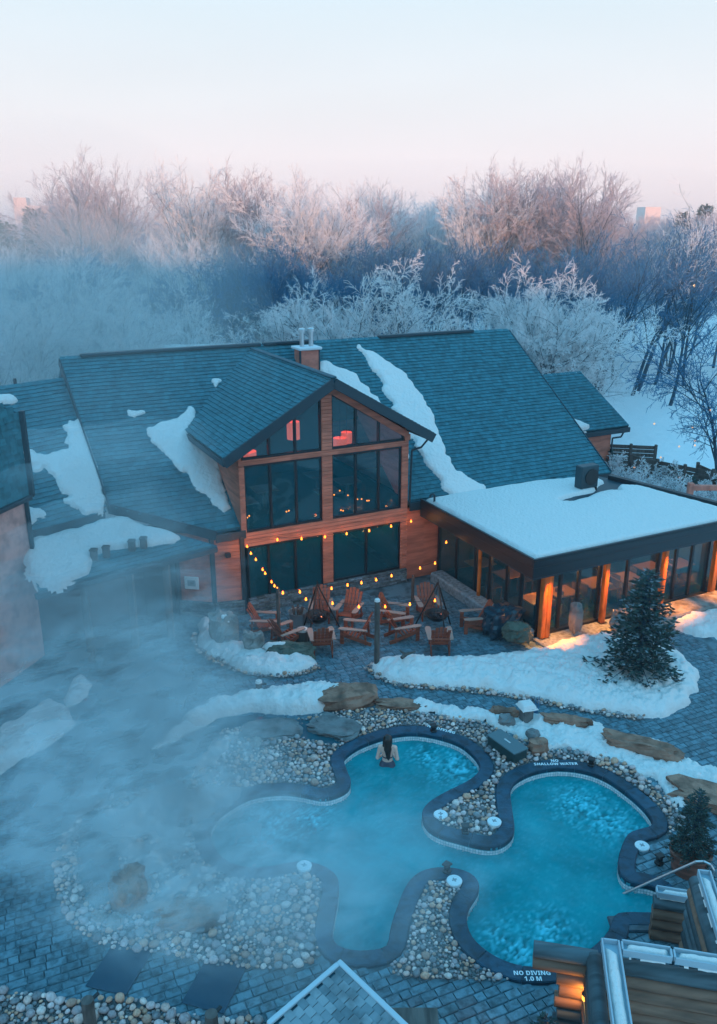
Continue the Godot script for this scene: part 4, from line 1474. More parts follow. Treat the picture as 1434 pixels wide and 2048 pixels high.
	for k in 14:
		var at: Vector3 = spots[k / 2] + Vector3(0.62 if k % 2 else -0.62, 0, 0.05)
		if at.x < 7.15 or at.x > 14.0:
			continue
		var lab: String = "dark dining chair " + ("right" if k % 2 else "left") + " of the " + ["corner window table", "table lit behind the second pane", "table behind the second lit post", "table in the middle of the pavilion", "table by the fire circle side glass", "table behind the spruce", "table by the far right panes"][k / 2]
		if seat == null:
			seat = thing("dining_chair", lab, "chair", P.transform * at, LODGE_TURN + (-PI / 2 if k % 2 else PI / 2), "dark chairs in the pavilion")
			var sm := mat(0.09, 0.06, 0.045, 0.6)
			var a1 := MB.new()
			a1.cube(-0.2, 0.2, 0.43, 0.47, -0.2, 0.2, 0.01)
			put("seat", a1.mesh(sm), seat)
			var a2 := MB.new()
			a2.cube(-0.2, 0.2, 0.47, 0.9, -0.2, -0.17, 0.01)
			put("backrest", a2.mesh(sm), seat)
			for j in 4:
				var a3 := MB.new()
				var lx := -0.17 if j % 2 else 0.17
				var lz := -0.17 if j < 2 else 0.17
				a3.cube(lx - 0.02, lx + 0.02, 0.0, 0.43, lz - 0.02, lz + 0.02)
				put("leg", a3.mesh(sm), seat)
		else:
			again(seat, "dining_chair", lab, P.transform * at, LODGE_TURN + (-PI / 2 if k % 2 else PI / 2), "dark chairs in the pavilion")
	# lamps over the tables, some globes in a cluster
	var lamps := [Vector3(7.55, 1.75, 3.7), Vector3(8.6, 1.95, 4.4), Vector3(10.1, 1.85, 4.2), Vector3(7.75, 1.55, 4.65), Vector3(7.95, 1.52, 4.75), Vector3(8.2, 1.46, 4.85), Vector3(7.75, 1.3, 4.7), Vector3(7.62, 1.24, 4.6), Vector3(7.7, 1.85, 1.6), Vector3(11.3, 1.9, 4.0), Vector3(13.2, 1.9, 4.2)]
	var lp: Node3D = null
	for k in lamps.size():
		var lab: String = ["bright globe lamp behind the fire circle side glass", "globe lamp over the table by the second pane", "globe lamp behind the second lit post", "upper left globe of the cluster at the pavilion corner", "upper middle globe of the cluster at the pavilion corner", "upper right globe of the cluster at the pavilion corner", "lower right globe of the cluster at the pavilion corner", "lowest globe of the cluster at the pavilion corner", "globe lamp deep inside the pavilion near the lodge", "globe lamp behind the spruce top", "globe lamp by the far right panes"][k]
		if lp == null:
			lp = thing("globe_lamp", lab, "lamp", P.transform * lamps[k], 0.0, "globe lamps in the pavilion")
			var gb := MB.new()
			gb.lathe(Transform3D(), [Vector2(0, -0.05), Vector2(0.035, -0.035), Vector2(0.05, 0), Vector2(0.035, 0.035), Vector2(0, 0.05)], 10)
			put("globe", gb.mesh(M.bulb), lp)
			var cd := MB.new()
			cd.tube(Vector3(0, 0.05, 0), Vector3(0, 0.35, 0), 0.006, 0.006, 5)
			put("cord", cd.mesh(M.iron), lp)
		else:
			again(lp, "globe_lamp", lab, P.transform * lamps[k], 0.0)
	for q in [Vector3(8.6, 1.75, 4.4), Vector3(10.1, 1.65, 4.2), Vector3(7.8, 1.4, 4.3), Vector3(11.3, 1.7, 4.0), Vector3(13.2, 1.7, 4.2)]:
		lamp(P, q, lin(1.0, 0.42, 0.10), 0.85, 0.08)
	# square heat pump on the roof
	var ac := thing("heat_pump", "dark square heat pump on the snowy pavilion roof below the shingles", "heat pump", P.transform * Vector3(11.85, 2.86, 1.55), LODGE_TURN)
	var ab := MB.new()
	ab.cube(-0.38, 0.38, 0.05, 0.85, -0.18, 0.18, 0.03)
	put("casing", ab.mesh(mat(0.02, 0.05, 0.065, 0.5)), ac)
	var fn := MB.new()
	fn.lathe(Transform3D(Basis(Vector3.RIGHT, PI / 2), Vector3(0.06, 0.45, 0.18)), [Vector2(0.28, 0.0), Vector2(0.28, 0.03), Vector2(0.0, 0.03)], 20)
	put("fan_grille", fn.mesh(M.iron), ac)
	for s in [-0.3, 0.3]:
		var lg := MB.new()
		lg.cube(s - 0.03, s + 0.03, -0.05, 0.06, -0.2, 0.2)
		put("foot", lg.mesh(M.iron), ac)
	# little vent on the left parapet
	var vp := thing("roof_vent", "small dark goose-neck pipe at the back left corner of the pavilion roof", "vent pipe", P.transform * Vector3(6.35, 2.8, 0.55), LODGE_TURN)
	var vm := MB.new()
	vm.path([Vector3(0, 0, 0), Vector3(0, 0.3, 0), Vector3(-0.06, 0.36, 0), Vector3(-0.15, 0.34, 0), Vector3(-0.17, 0.26, 0)], 0.035, 8)
	put("pipe", vm.mesh(M.trim), vp)

# ------------------------------------------------------------------ left wing, porch and the near left building
func left_wing() -> void:
	var W := thing("left_wing", "low shingled wing joined to the left end of the lodge", "building")
	var u := Vector3(0.673, 0, -0.74)
	var up := Vector3(-0.74, 0, -0.673)
	var e0 := Vector3(-9.2, 3.55, -21.55)
	var sf := slope_frame(e0, u, up * 4.0 + Vector3(0, 2.75, 0))
	var rp := PackedVector2Array([V(-0.6, 0), V(2.65, 0), V(3.6, 1.6), V(5.6, 4.9), V(5.6, 5.6), V(-0.6, 5.6)])
	put("roof", slab(rp, sf, 0.2).mesh(M.roof), W)
	stuff(put("roof_shingles", shingles(rp, sf.translated_local(Vector3(0, 0.02, 0)), 0.17, 0.22, rng).mesh(M.shingle, true), W))
	var f := MB.new()
	f.board(e0 + Vector3(0, -0.1, 0) - u * 0.6, e0 + Vector3(0, -0.1, 0) + u * 2.65, 0.06, 0.24, Vector3.UP, 0.01)
	put("fascia", f.mesh(M.trim), W)
	structure(put("snow", mound(smooth(PackedVector2Array([V(2.0, -0.15), V(2.62, -0.1), V(3.2, -1.2), V(3.75, -2.4), V(4.1, -3.3), V(3.6, -3.7), V(3.0, -3.3), V(2.75, -2.6), V(2.0, -2.5), V(1.1, -3.1), V(1.25, -2.4), V(1.8, -1.9), V(1.9, -1.1)]), 3), 0.05, 0.1, 0.25, 0.02, 0.25, sf, 0.05).mesh(M.snow)), "broad streak of snow on the left wing roof")
	structure(put("snow", mound(smooth(PackedVector2Array([V(0.0, -0.4), V(0.5, -0.25), V(0.9, -0.5), V(0.6, -1.0), V(0.3, -1.6), V(-0.1, -1.5)]), 3), 0.05, 0.06, 0.3, 0.02, 0.25, sf, 0.05).mesh(M.snow)), "thin patch of snow at the low left corner of the wing roof")
	structure(put("snow", mound(smooth(PackedVector2Array([V(-0.4, -4.2), V(1.6, -4.7), V(2.4, -4.9), V(1.9, -5.3), V(-0.4, -5.4)]), 3), 0.06, 0.1, 0.3, 0.02, 0.2, sf, 0.05).mesh(M.snow)), "snow along the ridge of the left wing")
	# porch roof under heavy snow
	var a := Vector3(-8.25, 2.55, -20.1)
	var b := Vector3(-4.15, 2.6, -23.3)
	var c := Vector3(-7.15, 3.4, -23.6)
	var d := Vector3(-9.05, 3.3, -22.0)
	var pr := MB.new()
	for s in [0.0, -0.16]:
		var o := Vector3(0, s, 0)
		if s == 0.0:
			pr.quad(a + o, b + o, c + o, d + o)
		else:
			pr.quad(d + o, c + o, b + o, a + o)
	pr.quad(a + Vector3(0, -0.16, 0), b + Vector3(0, -0.16, 0), b, a)
	put("porch_roof", pr.mesh(M.roof), W)
	var px := (b - a).normalized()
	var pt := slope_frame(a, px, (d - a) - px * (d - a).dot(px))
	var g := MB.new()
	g.board(a + Vector3(0, -0.12, 0) - px * 0.1, b + Vector3(0, -0.12, 0), 0.12, 0.16, Vector3.UP, 0.02)
	put("porch_gutter", g.mesh(M.trim), W)
	stuff(put("porch_shingles", shingles(PackedVector2Array([V(0.0, 0), V(5.1, 0), V(4.2, 0.85), V(0.1, 0.85)]), pt.translated_local(Vector3(0, 0.015, 0)), 0.17, 0.3, rng).mesh(M.shingle, true), W))
	structure(put("snow", mound(smooth(PackedVector2Array([V(0.05, -0.05), V(1.3, -0.1), V(1.6, -0.4), V(1.7, -0.75), V(2.6, -0.8), V(3.4, -0.6), V(4.3, -0.55), V(4.25, -0.95), V(3.6, -1.5), V(3.1, -2.2), V(1.5, -2.05), V(0.3, -1.9)]), 3), 0.06, 0.16, 0.35, 0.02, 0.1, pt, 0.03).mesh(M.snow)), "thick snow on the porch roof at the left")
	# four snow-guard stubs along the edge
	for k in 4:
		put("snow_guard", _guard().mesh(M.timber), W, Transform3D(Basis(), pt * Vector3([1.75, 2.1, 2.85, 3.2][k], 0.0, -0.62)))
	# posts, dark recess and walls under the porch
	for q in [a + px * 1.2, a + px * 2.5, a + px * 3.6]:
		var p := MB.new()
		var w: Vector3 = q + (d - a) * 0.12
		p.cube(w.x - 0.09, w.x + 0.09, 0.0, 2.5, w.z - 0.09, w.z + 0.09, 0.015)
		put("porch_post", p.mesh(M.timber), W)
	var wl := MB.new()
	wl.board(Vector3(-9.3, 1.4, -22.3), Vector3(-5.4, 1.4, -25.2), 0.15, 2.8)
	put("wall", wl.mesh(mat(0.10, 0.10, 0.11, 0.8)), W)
	for q in [Vector3(-12.0, 6.1, -28.2), Vector3(-11.6, 6.15, -28.6)]:
		var vp := MB.new()
		vp.tube(q, q + Vector3(0, 0.45, 0), 0.06, 0.06, 8, true)
		put("vent_pipe", vp.mesh(M.trim), W)
	# near left building: shingled gable over a pink rendered wall
	var N := thing("left_building", "tall pink-walled building cut off by the left edge of the photo", "building")
	var n0 := Vector3(-8.75, 0, -21.4)
	var ul := Vector3(-0.287, 0, 0.958)
	var out := Vector3(0.958, 0, 0.287)
	var wall := MB.new()
	wall.board(n0 + Vector3(0, 2.4, 0) - out * 0.2, n0 + ul * 9.0 + Vector3(0, 2.4, 0) - out * 0.2, 0.2, 4.9)
	wall.board(n0 + Vector3(0, 2.4, 0) - out * 0.2, n0 + Vector3(0, 2.4, 0) - out * 6.0, 0.2, 4.9)
	put("wall", wall.mesh(textured(mat(0.72, 0.40, 0.36, 0.8), noise_tex(0.015, 12, 0.75, 1.12), 0.5)), N)
	var up2 := MB.new()
	var gt := Transform3D(Basis(-ul, out, Vector3.DOWN), n0)
	var gv := PackedVector2Array([V(0.0, -4.75), V(-9.0, -4.75), V(-9.0, -9.5), V(-4.5, -9.3), V(0.0, -6.95)])
	up2.prism(gt, gv, -0.3, 0.05)
	put("gable_wall", up2.mesh(M.roof), N)
	var q2 := PackedVector2Array([V(-9.0, 0), V(0.0, 0), V(0.0, 2.2), V(-4.5, 4.5), V(-9.0, 4.6)])
	stuff(put("wall_shingles", shingles(q2, slope_frame(n0 + Vector3(0, 4.75, 0) + out * 0.055, -ul, Vector3.UP), 0.17, 0.3, rng, 0.03).mesh(M.shingle, true), N))
	var ct := MB.new()
	ct.cube(-8.68, -8.56, 4.7, 7.0, -21.5, -21.36, 0.01)
	ct.board(n0 + Vector3(0, 4.7, 0) + out * 0.12, n0 + ul * 9.0 + Vector3(0, 4.7, 0) + out * 0.12, 0.12, 0.12, Vector3.UP, 0.02)
	ct.board(n0 + Vector3(0, 2.2, 0) - out * 0.05, n0 + Vector3(0, 4.7, 0) - out * 0.05, 0.1, 0.1, Vector3.RIGHT, 0.01)
	put("trim", ct.mesh(M.trim), N)
	var wd := MB.new()
	wd.board(n0 + ul * 2.6 + Vector3(0, 2.9, 0) - out * 0.08, n0 + ul * 4.2 + Vector3(0, 2.9, 0) - out * 0.08, 0.06, 1.5, Vector3.UP, 0.01)
	put("window", wd.mesh(M.frame), N)

func _guard() -> MB:
	var b := MB.new()
	b.cube(-0.09, 0.09, 0.0, 0.28, -0.08, 0.08, 0.02)
	b.cube(-0.11, 0.11, 0.28, 0.36, -0.1, 0.1, 0.03)
	return b

# ------------------------------------------------------------------ sheds, fence and far buildings
func outbuildings() -> void:
	var S := thing("shed", "small shingled outbuilding behind the right end of the lodge", "shed", LODGE_AT, LODGE_TURN)
	var o := Vector3(16.6, 3.0, -4.7)
	var sf := slope_frame(o, Vector3.RIGHT, Vector3(0, 2.0, -2.9))
	var rp := PackedVector2Array([V(-2.5, 0), V(3.1, 0), V(2.6, 3.5), V(-2.5, 3.5)])
	put("roof", slab(rp, sf, 0.2).mesh(M.roof), S)
	stuff(put("roof_shingles", shingles(rp, sf.translated_local(Vector3(0, 0.02, 0)), 0.17, 0.22, rng).mesh(M.shingle, true), S))
	var bk := slope_frame(Vector3(19.2, 3.0, -10.5), Vector3.LEFT, Vector3(0, 2.0, 2.9))
	put("roof", slab(PackedVector2Array([V(0, 0), V(5.1, 0), V(5.1, 3.5), V(0, 3.5)]), bk, 0.2).mesh(M.roof), S)
	var w := MB.new()
	w.cube(14.6, 19.0, 0.0, 2.85, -5.2, -5.0)
	w.prism(Transform3D(Basis(Vector3(0, 0, -1), Vector3(1, 0, 0), Vector3(0, -1, 0)), Vector3.ZERO), PackedVector2Array([V(5.2, 0.0), V(5.2, -2.9), V(7.6, -4.7), V(10.0, -2.9), V(10.0, 0.0)]), 18.8, 19.0)
	put("wall", w.mesh(M.siding), S)
	var f := MB.new()
	f.cube(14.2, 19.75, 2.72, 2.94, -4.72, -4.62, 0.02)
	f.path([Vector3(19.5, 2.75, -4.75), Vector3(19.4, 2.5, -4.8), Vector3(19.05, 2.45, -4.95), Vector3(19.02, 0.3, -4.96)], 0.04)
	put("gutter", f.mesh(M.trim), S)
	structure(put("snow", mound(smooth(PackedVector2Array([V(-1.2, -0.05), V(0.9, -0.1), V(0.4, -0.7), V(-0.3, -1.2), V(-1.2, -1.0)]), 3), 0.08, 0.14, 0.2, 0.02, 0.05, S.transform * sf, 0.05).mesh(M.snow)), "snow in the corner of the outbuilding roof")
	var rb := thing("brick_hut", "small red-brown hut beyond the right end of the roof ridge", "hut", Vector3(11.2, 0, -48.0), 0.5)
	var rm := MB.new()
	rm.cube(-0.9, 0.9, 0.0, 4.1, -0.9, 0.9, 0.02)
	put("wall", rm.mesh(M.siding), rb)
	var rr := MB.new()
	rr.cube(-1.05, 1.05, 4.1, 4.22, -1.05, 1.05, 0.02)
	put("roof", rr.mesh(M.roof), rb)
	# board fences behind the pavilion
	var runs := [[Vector3(10.6, 0, -39.2), Vector3(13.9, 0, -38.6), 1.7, "weathered board fence just right of the outbuilding"], [Vector3(12.0, 0, -36.2), Vector3(14.6, 0, -33.6), 1.9, "board fence angled behind the frosted shrubs"], [Vector3(14.4, 0, -34.8), Vector3(15.6, 0, -29.5), 1.9, "board fence running toward the far right pavilion corner"]]
	for r in runs:
		var a: Vector3 = r[0]
		var b: Vector3 = r[1]
		var F := thing("board_fence", r[3], "fence", a, 0.0, "fences behind the pavilion")
		var d := (b - a).normalized()
		var l := (b - a).length()
		for j in 9:
			var m := MB.new()
			m.board(Vector3(0, 0.12 + j * r[2] / 9.0, 0), d * l + Vector3(0, 0.12 + j * r[2] / 9.0, 0), 0.03, r[2] / 9.0 - 0.02, Vector3.UP, 0.004)
			put("board", m.mesh(M.timber), F)
		var n := int(l / 1.3) + 1
		for j in n + 1:
			var m := MB.new()
			var p := d * l * j / n
			m.cube(p.x - 0.06, p.x + 0.06, 0, r[2] + 0.08, p.z - 0.06, p.z + 0.06, 0.01)
			put("post", m.mesh(M.timber), F)
	# beam gateway at the right edge
	var G := thing("timber_gate_beam", "pale timber post and beam standing behind the pavilion roof at the right edge", "beam", Vector3(12.25, 0, -30.0))
	var pm := MB.new()
	pm.cube(-0.1, 0.1, 0, 2.5, -0.1, 0.1, 0.01)
	put("post", pm.mesh(M.pink), G)
	var bm := MB.new()
	bm.cube(0.1, 4.0, 2.22, 2.42, -0.08, 0.08, 0.01)
	put("beam", bm.mesh(M.pink), G)
	# low snowy roof beyond the ridge
	var far := thing("low_building", "low building with a snow-covered roof beyond the lodge ridge", "building", Vector3(-8.2, 0, -47.0), 0.12)
	var fm := MB.new()
	fm.cube(-5.5, 4.5, 0, 4.6, -3.5, 2.6, 0.02)
	put("wall", fm.mesh(M.dark), far)
	structure(put("snow", mound(smooth(PackedVector2Array([V(-5.4, 1.5), V(-4.8, 2.6), V(0, 2.7), V(4.3, 2.4), V(4.6, 0), V(3.8, -3.4), V(-4.5, -3.5), V(-5.5, -1)]), 3), 0.25, 0.5, 2.0, 0.02, 0.1, far.transform, 4.55).mesh(M.snow)), "rounded snow on the low roof beyond the ridge")
	# far tower blocks in the sun
	for q in [[Vector3(-108, 0, -300), Vector3(11, 17.5, 9), "rosy sunlit apartment block on the horizon at the left"], [Vector3(103, 0, -320), Vector3(6, 17.5, 6), "slim sunlit tower on the horizon at the right"]]:
		var T := thing("tower_block", q[2], "building", q[0], 0.2, "far buildings on the horizon")
		var s: Vector3 = q[1]
		var m := MB.new()
		m.cube(-s.x / 2, s.x / 2, 0, s.y, -s.z / 2, s.z / 2)
		if s.x > 8:
			m.cube(-s.x / 2, -s.x / 2 + 4, s.y, s.y + 2.5, -s.z / 2, s.z / 2 - 1)
		put("wall", m.mesh(mat(0.62, 0.5, 0.46, 0.8)), T)  # distance haze mixed into the wall colour, close to the sky tone
		for fl in int(s.y / 3.0):
			var wn := MB.new()
			wn.cube(-s.x / 2 + 0.5, s.x / 2 - 0.5, fl * 3.0 + 1.0, fl * 3.0 + 2.3, s.z / 2 - 0.1, s.z / 2 + 0.06)
			put("window", wn.mesh(mat(0.30, 0.30, 0.34, 0.4)), T)

# ------------------------------------------------------------------ snow banks
func banks() -> void:
	var list := [
		[PackedVector2Array([V(-4.77, -22.68), V(-4.53, -21.74), V(-3.84, -21.01), V(-3.22, -20.53), V(-2.52, -20.26), V(-1.71, -20.32), V(-1.22, -20.67), V(-1.16, -21.1), V(-1.5, -21.3), V(-2.26, -21.5), V(-3.15, -22.0), V(-4.0, -22.6), V(-4.5, -23.6), V(-4.84, -23.5)]), 0.26, 0.4, 0.10, "crescent of snow round the three boulders before the lodge"],
		[PackedVector2Array([V(0.34, -20.59), V(0.97, -19.84), V(2.40, -19.61), V(3.66, -19.34), V(4.85, -18.85), V(5.78, -18.52), V(6.70, -18.25), V(7.44, -18.25), V(8.26, -18.76), V(8.95, -19.79), V(9.16, -20.73), V(8.99, -21.59), V(8.5, -22.0), V(7.4, -22.45), V(6.2, -22.25), V(5.4, -21.75), V(4.6, -21.4), V(3.3, -21.15), V(2.0, -21.1), V(0.9, -21.1)]), 0.40, 0.9, 0.09, "large bank of shovelled snow between the path and the fire circle"],
		[PackedVector2Array([V(-4.82, -16.86), V(-4.51, -17.30), V(-4.19, -18.12), V(-3.62, -18.76), V(-2.78, -19.11), V(-2.04, -19.43), V(-1.00, -19.54), V(-0.35, -19.43), V(-0.45, -18.9), V(-1.0, -18.42), V(-1.94, -18.36), V(-2.70, -18.45), V(-3.40, -18.12), V(-3.91, -17.57), V(-4.40, -17.06)]), 0.4, 0.45, 0.09, "curved ridge of snow above the shallow rock pool"],
		[PackedVector2Array([V(0.9, -18.9), V(1.80, -18.76), V(3.02, -18.43), V(4.36, -18.30), V(5.42, -18.07), V(6.24, -17.53), V(7.14, -17.02), V(7.99, -15.95), V(7.74, -15.3), V(7.27, -15.1), V(6.91, -14.97), V(6.62, -14.5), V(6.55, -15.1), V(6.35, -15.74), V(5.88, -16.28), V(5.08, -16.75), V(4.32, -16.96), V(3.59, -17.57), V(2.96, -18.04), V(1.77, -18.40), V(0.9, -18.6)]), 0.12, 0.25, 0.10, "patchy snow over the rocks beyond the pool"],
		[PackedVector2Array([V(-8.4, -15.3), V(-8.69, -17.26), V(-8.18, -18.12), V(-7.84, -18.92), V(-7.01, -18.12), V(-7.05, -17.30), V(-7.60, -16.57)]), 0.3, 0.4, 0.05, "snow bank by the left building, seen through steam"],
		[PackedVector2Array([V(-7.41, -18.76), V(-7.60, -19.74), V(-7.39, -20.13), V(-7.05, -19.66), V(-7.10, -18.99)]), 0.2, 0.3, 0.05, "small heap of snow in the steam by the porch"],
		[PackedVector2Array([V(9.60, -23.76), V(10.50, -24.11), V(11.48, -24.22), V(12.5, -24.4), V(12.5, -22.4), V(10.80, -22.55), V(9.91, -22.55), V(9.54, -23.07)]), 0.25, 0.4, 0.06, "snow bed below the far right of the pavilion"],
	]
	for q in list:
		structure(put("snow", mound(smooth(q[0], 3), 0.055, q[1], q[2], q[3], 0.3 if q[1] == 0.12 else 0.12, Transform3D(), 0.0, 2.2 if q[1] > 0.3 else 1.4).mesh(M.snow)), q[4])
	# stone wall below the far right end of the pavilion
	var w := thing("stone_retaining_wall", "low pale stone kerb under the far right of the pavilion", "wall", LODGE_AT, LODGE_TURN)
	var mb := MB.new()
	mb.cube(10.6, 14.6, -0.02, 0.3, 5.75, 6.6, 0.05)
	put("wall", mb.mesh(M.stone), w)
	var kb := thing("pavilion_kerb", "low stone kerb along the foot of the pavilion glass", "kerb", LODGE_AT, LODGE_TURN)
	var k2 := MB.new()
	k2.cube(6.75, 10.5, -0.02, 0.10, 5.5, 6.2, 0.03)
	k2.cube(6.35, 6.85, -0.02, 0.34, 0.4, 5.5, 0.05)
	put("kerb_stone", k2.mesh(M.ledge), kb)

# ------------------------------------------------------------------ fire circle
func adirondack(label: String, at: Vector3, turn: float) -> Node3D:
	var t := thing("adirondack_chair", label, "chair", at, turn, "wooden chairs round the two fires")
	var b: MB
	var slat := MB.new()
	for k in 5:
		b = MB.new()
		var x := -0.22 + k * 0.11
		var top: float = [0.92, 1.0, 1.03, 1.0, 0.92][k]
		b.board(Vector3(x, 0.24, -0.17), Vector3(x * 1.12, top, -0.55), 0.1, 0.022, Vector3(0, 0.4, 1), 0.006)
		put("back_slat", b.mesh(M.cedar), t)
	for k in 5:
		b = MB.new()
		b.cube(-0.27, 0.27, 0.0, 0.022, -0.045, 0.045, 0.005)
		put("seat_slat", b.mesh(M.cedar), t, Transform3D(Basis(Vector3.RIGHT, 0.2), Vector3(0, 0.25 + k * 0.025, -0.16 + k * 0.11)))
	for s in [-1.0, 1.0]:
		b = MB.new()
		b.cube(s * 0.27 - 0.02, s * 0.27 + 0.02, 0, 0.55, 0.28, 0.4, 0.005)
		put("leg", b.mesh(M.cedar), t)
		b = MB.new()
		b.board(Vector3(s * 0.27, 0.33, 0.34), Vector3(s * 0.27, 0.06, -0.6), 0.03, 0.12, Vector3.UP, 0.005)
		put("stringer", b.mesh(M.cedar), t)
		b = MB.new()
		b.board(Vector3(s * 0.29, 0.54, -0.38), Vector3(s * 0.29, 0.04, -0.42), 0.03, 0.07, Vector3.FORWARD, 0.005)
		put("back_leg", b.mesh(M.cedar), t)
		b = MB.new()
		b.prism(Transform3D(Basis(), Vector3(s * 0.33, 0.55, 0)), PackedVector2Array([V(-0.06, -0.46), V(0.05, -0.46), V(0.1, 0.3), V(0.06, 0.43), V(-0.05, 0.43), V(-0.09, 0.3)]), 0.0, 0.025)
		put("arm", b.mesh(mat(0.36, 0.24, 0.20, 0.8)), t)
	b = MB.new()
	b.cube(-0.3, 0.3, 0.52, 0.58, -0.42, -0.38, 0.005)
	b.cube(-0.26, 0.26, 0.32, 0.4, -0.27, -0.23, 0.005)
	put("crossbar", b.mesh(M.cedar), t)
	return t

func patio() -> void:
	var spots := [
		[Vector3(-2.75, 0, -22.85), Vector2(1.3, 0.1), "chair at the left of the left fire, its back to the lodge entrance"],
		[Vector3(-2.05, 0, -22.1), Vector2(0.9, -0.75), "chair at the lower left of the left fire, beside the string light pole"],
		[Vector3(-1.15, 0, -23.75), Vector2(0.0, 1.0), "chair directly behind the left hanging fire bowl"],
		[Vector3(-0.3, 0, -23.55), Vector2(-0.35, 0.9), "chair with a tall rounded back between the two fires, facing the viewer"],
		[Vector3(-0.12, 0, -22.3), Vector2(-0.95, -0.2), "chair at the right of the left fire, seen from its side"],
		[Vector3(-1.05, 0, -21.75), Vector2(-0.15, -1.0), "chair turned its back to the viewer in front of the left fire"],
		[Vector3(1.12, 0, -23.45), Vector2(0.9, 0.3), "upper chair at the left of the right fire"],
		[Vector3(1.35, 0, -22.45), Vector2(0.95, -0.3), "lower chair at the left of the right fire"],
		[Vector3(2.15, 0, -23.95), Vector2(0.15, 1.0), "chair directly behind the right hanging fire bowl"],
		[Vector3(2.3, 0, -21.8), Vector2(0.0, -1.0), "chair turned its back to the viewer behind the snow bank"],
		[Vector3(3.45, 0, -23.0), Vector2(-1.0, 0.15), "chair at the right of the right fire by the lit slim post"],
	]
	var proto: Node3D = null
	for q in spots:
		var d: Vector2 = q[1]
		var turn := atan2(d.x, d.y)
		if proto == null:
			proto = adirondack("red-brown wooden " + q[2], q[0], turn)
			proto.scale = Vector3.ONE * 0.92
		else:
			again(proto, "adirondack_chair", "red-brown wooden " + q[2], q[0], turn).scale = Vector3.ONE * 0.92
	# hanging fire bowls on tripods
	for k in 2:
		var at: Vector3 = [Vector3(-1.2, 0, -22.75), Vector3(2.32, 0, -22.85)][k]
		var t := thing("fire_tripod", ["black iron tripod with a hanging fire bowl, the left of the two", "black iron tripod with a hanging fire bowl nearer the pavilion"][k], "fire pit", at, 0.5 + k * 0.7, "iron fire tripods on the patio")
		for j in 3:
			var an := TAU * j / 3.0 + 0.35
			var m := MB.new()
			m.tube(Vector3(0, 1.62, 0), Vector3(cos(an) * 0.72, 0, sin(an) * 0.72), 0.024, 0.024, 7, true)
			put("leg", m.mesh(M.iron), t)
		var ch := MB.new()
		for j in 3:
			var an := TAU * j / 3.0 + 1.2
			ch.tube(Vector3(0, 1.5, 0), Vector3(cos(an) * 0.33, 0.62, sin(an) * 0.33), 0.008, 0.008, 5)
		ch.tube(Vector3(0, 1.72, 0), Vector3(0, 1.5, 0), 0.012, 0.012, 5)
		put("chain", ch.mesh(M.iron), t)
		var bw := MB.new()
		bw.lathe(Transform3D(), [Vector2(0.02, 0.38), Vector2(0.16, 0.41), Vector2(0.28, 0.5), Vector2(0.35, 0.62), Vector2(0.37, 0.63)], 20)
		bw.lathe(Transform3D(), [Vector2(0.37, 0.63), Vector2(0.33, 0.62), Vector2(0.26, 0.52), Vector2(0.0, 0.46)], 20)
		put("fire_bowl", bw.mesh(M.iron), t)
		for j in 5:
			var lg := MB.new()
			var an := j * 1.3
			lg.tube(Vector3(cos(an) * 0.2, 0.55, sin(an) * 0.2), Vector3(-cos(an) * 0.16, 0.6 + 0.02 * j, -sin(an) * 0.14), 0.035, 0.03, 7, true)
			put("firewood", lg.mesh(M.dark), t)
		var em := MB.new()
		em.lathe(Transform3D(Basis(), Vector3(0.06, 0.58, 0.1)), [Vector2(0, -0.03), Vector2(0.03, 0), Vector2(0, 0.03)], 7)
		put("ember", em.mesh(glow(1.0, 0.22, 0.08, 2.5)), t)
	# galvanised tub and stump stools
	var tb := thing("firewood_tub", "dull metal tub of firewood between two chairs at the left fire", "tub", Vector3(-1.85, 0, -23.4))
	var bm := MB.new()
	bm.lathe(Transform3D(), [Vector2(0.22, 0), Vector2(0.27, 0.42), Vector2(0.29, 0.43), Vector2(0.25, 0.42), Vector2(0.22, 0.3), Vector2(0.0, 0.3)], 18)
	put("tub", bm.mesh(M.metal), tb)
	for j in 5:
		var lg := MB.new()
		lg.tube(Vector3(0.1 * cos(j * 1.2), 0.25, 0.1 * sin(j * 1.2)), Vector3(0.16 * cos(j * 1.2), 0.58, 0.16 * sin(j * 1.2)), 0.045, 0.04, 7, true)
		put("firewood", lg.mesh(M.timber), tb)
	var st := thing("log_stool", "short log stool beside the low chair at the left fire", "stool", Vector3(-1.62, 0, -22.2))
	var sm := MB.new()
	sm.tube(Vector3.ZERO, Vector3(0, 0.4, 0), 0.2, 0.19, 14, true)
	put("log", sm.mesh(M.timber), st)
	var sk := MB.new()
	sk.tube(Vector3(0, 0.4, 0), Vector3(0, 0.44, 0), 0.185, 0.16, 14, true)
	put("snow_cap", sk.mesh(M.snow), st)
	# covered furniture at the pavilion corner
	var cv := thing("covered_furniture", "furniture under a dark blue tarpaulin at the pavilion corner", "tarpaulin", Vector3(4.25, 0, -22.75), 0.5)
	put("tarpaulin", rock_mesh(Vector3(1.3, 1.0, 0.85), 911, mat(0.015, 0.04, 0.06, 0.35), 18, 0.3, 0.85), cv, Transform3D(Basis(), Vector3(0, 0.42, 0)))
	# posts
	var T := Transform3D(Basis(Vector3.UP, LODGE_TURN), LODGE_AT)
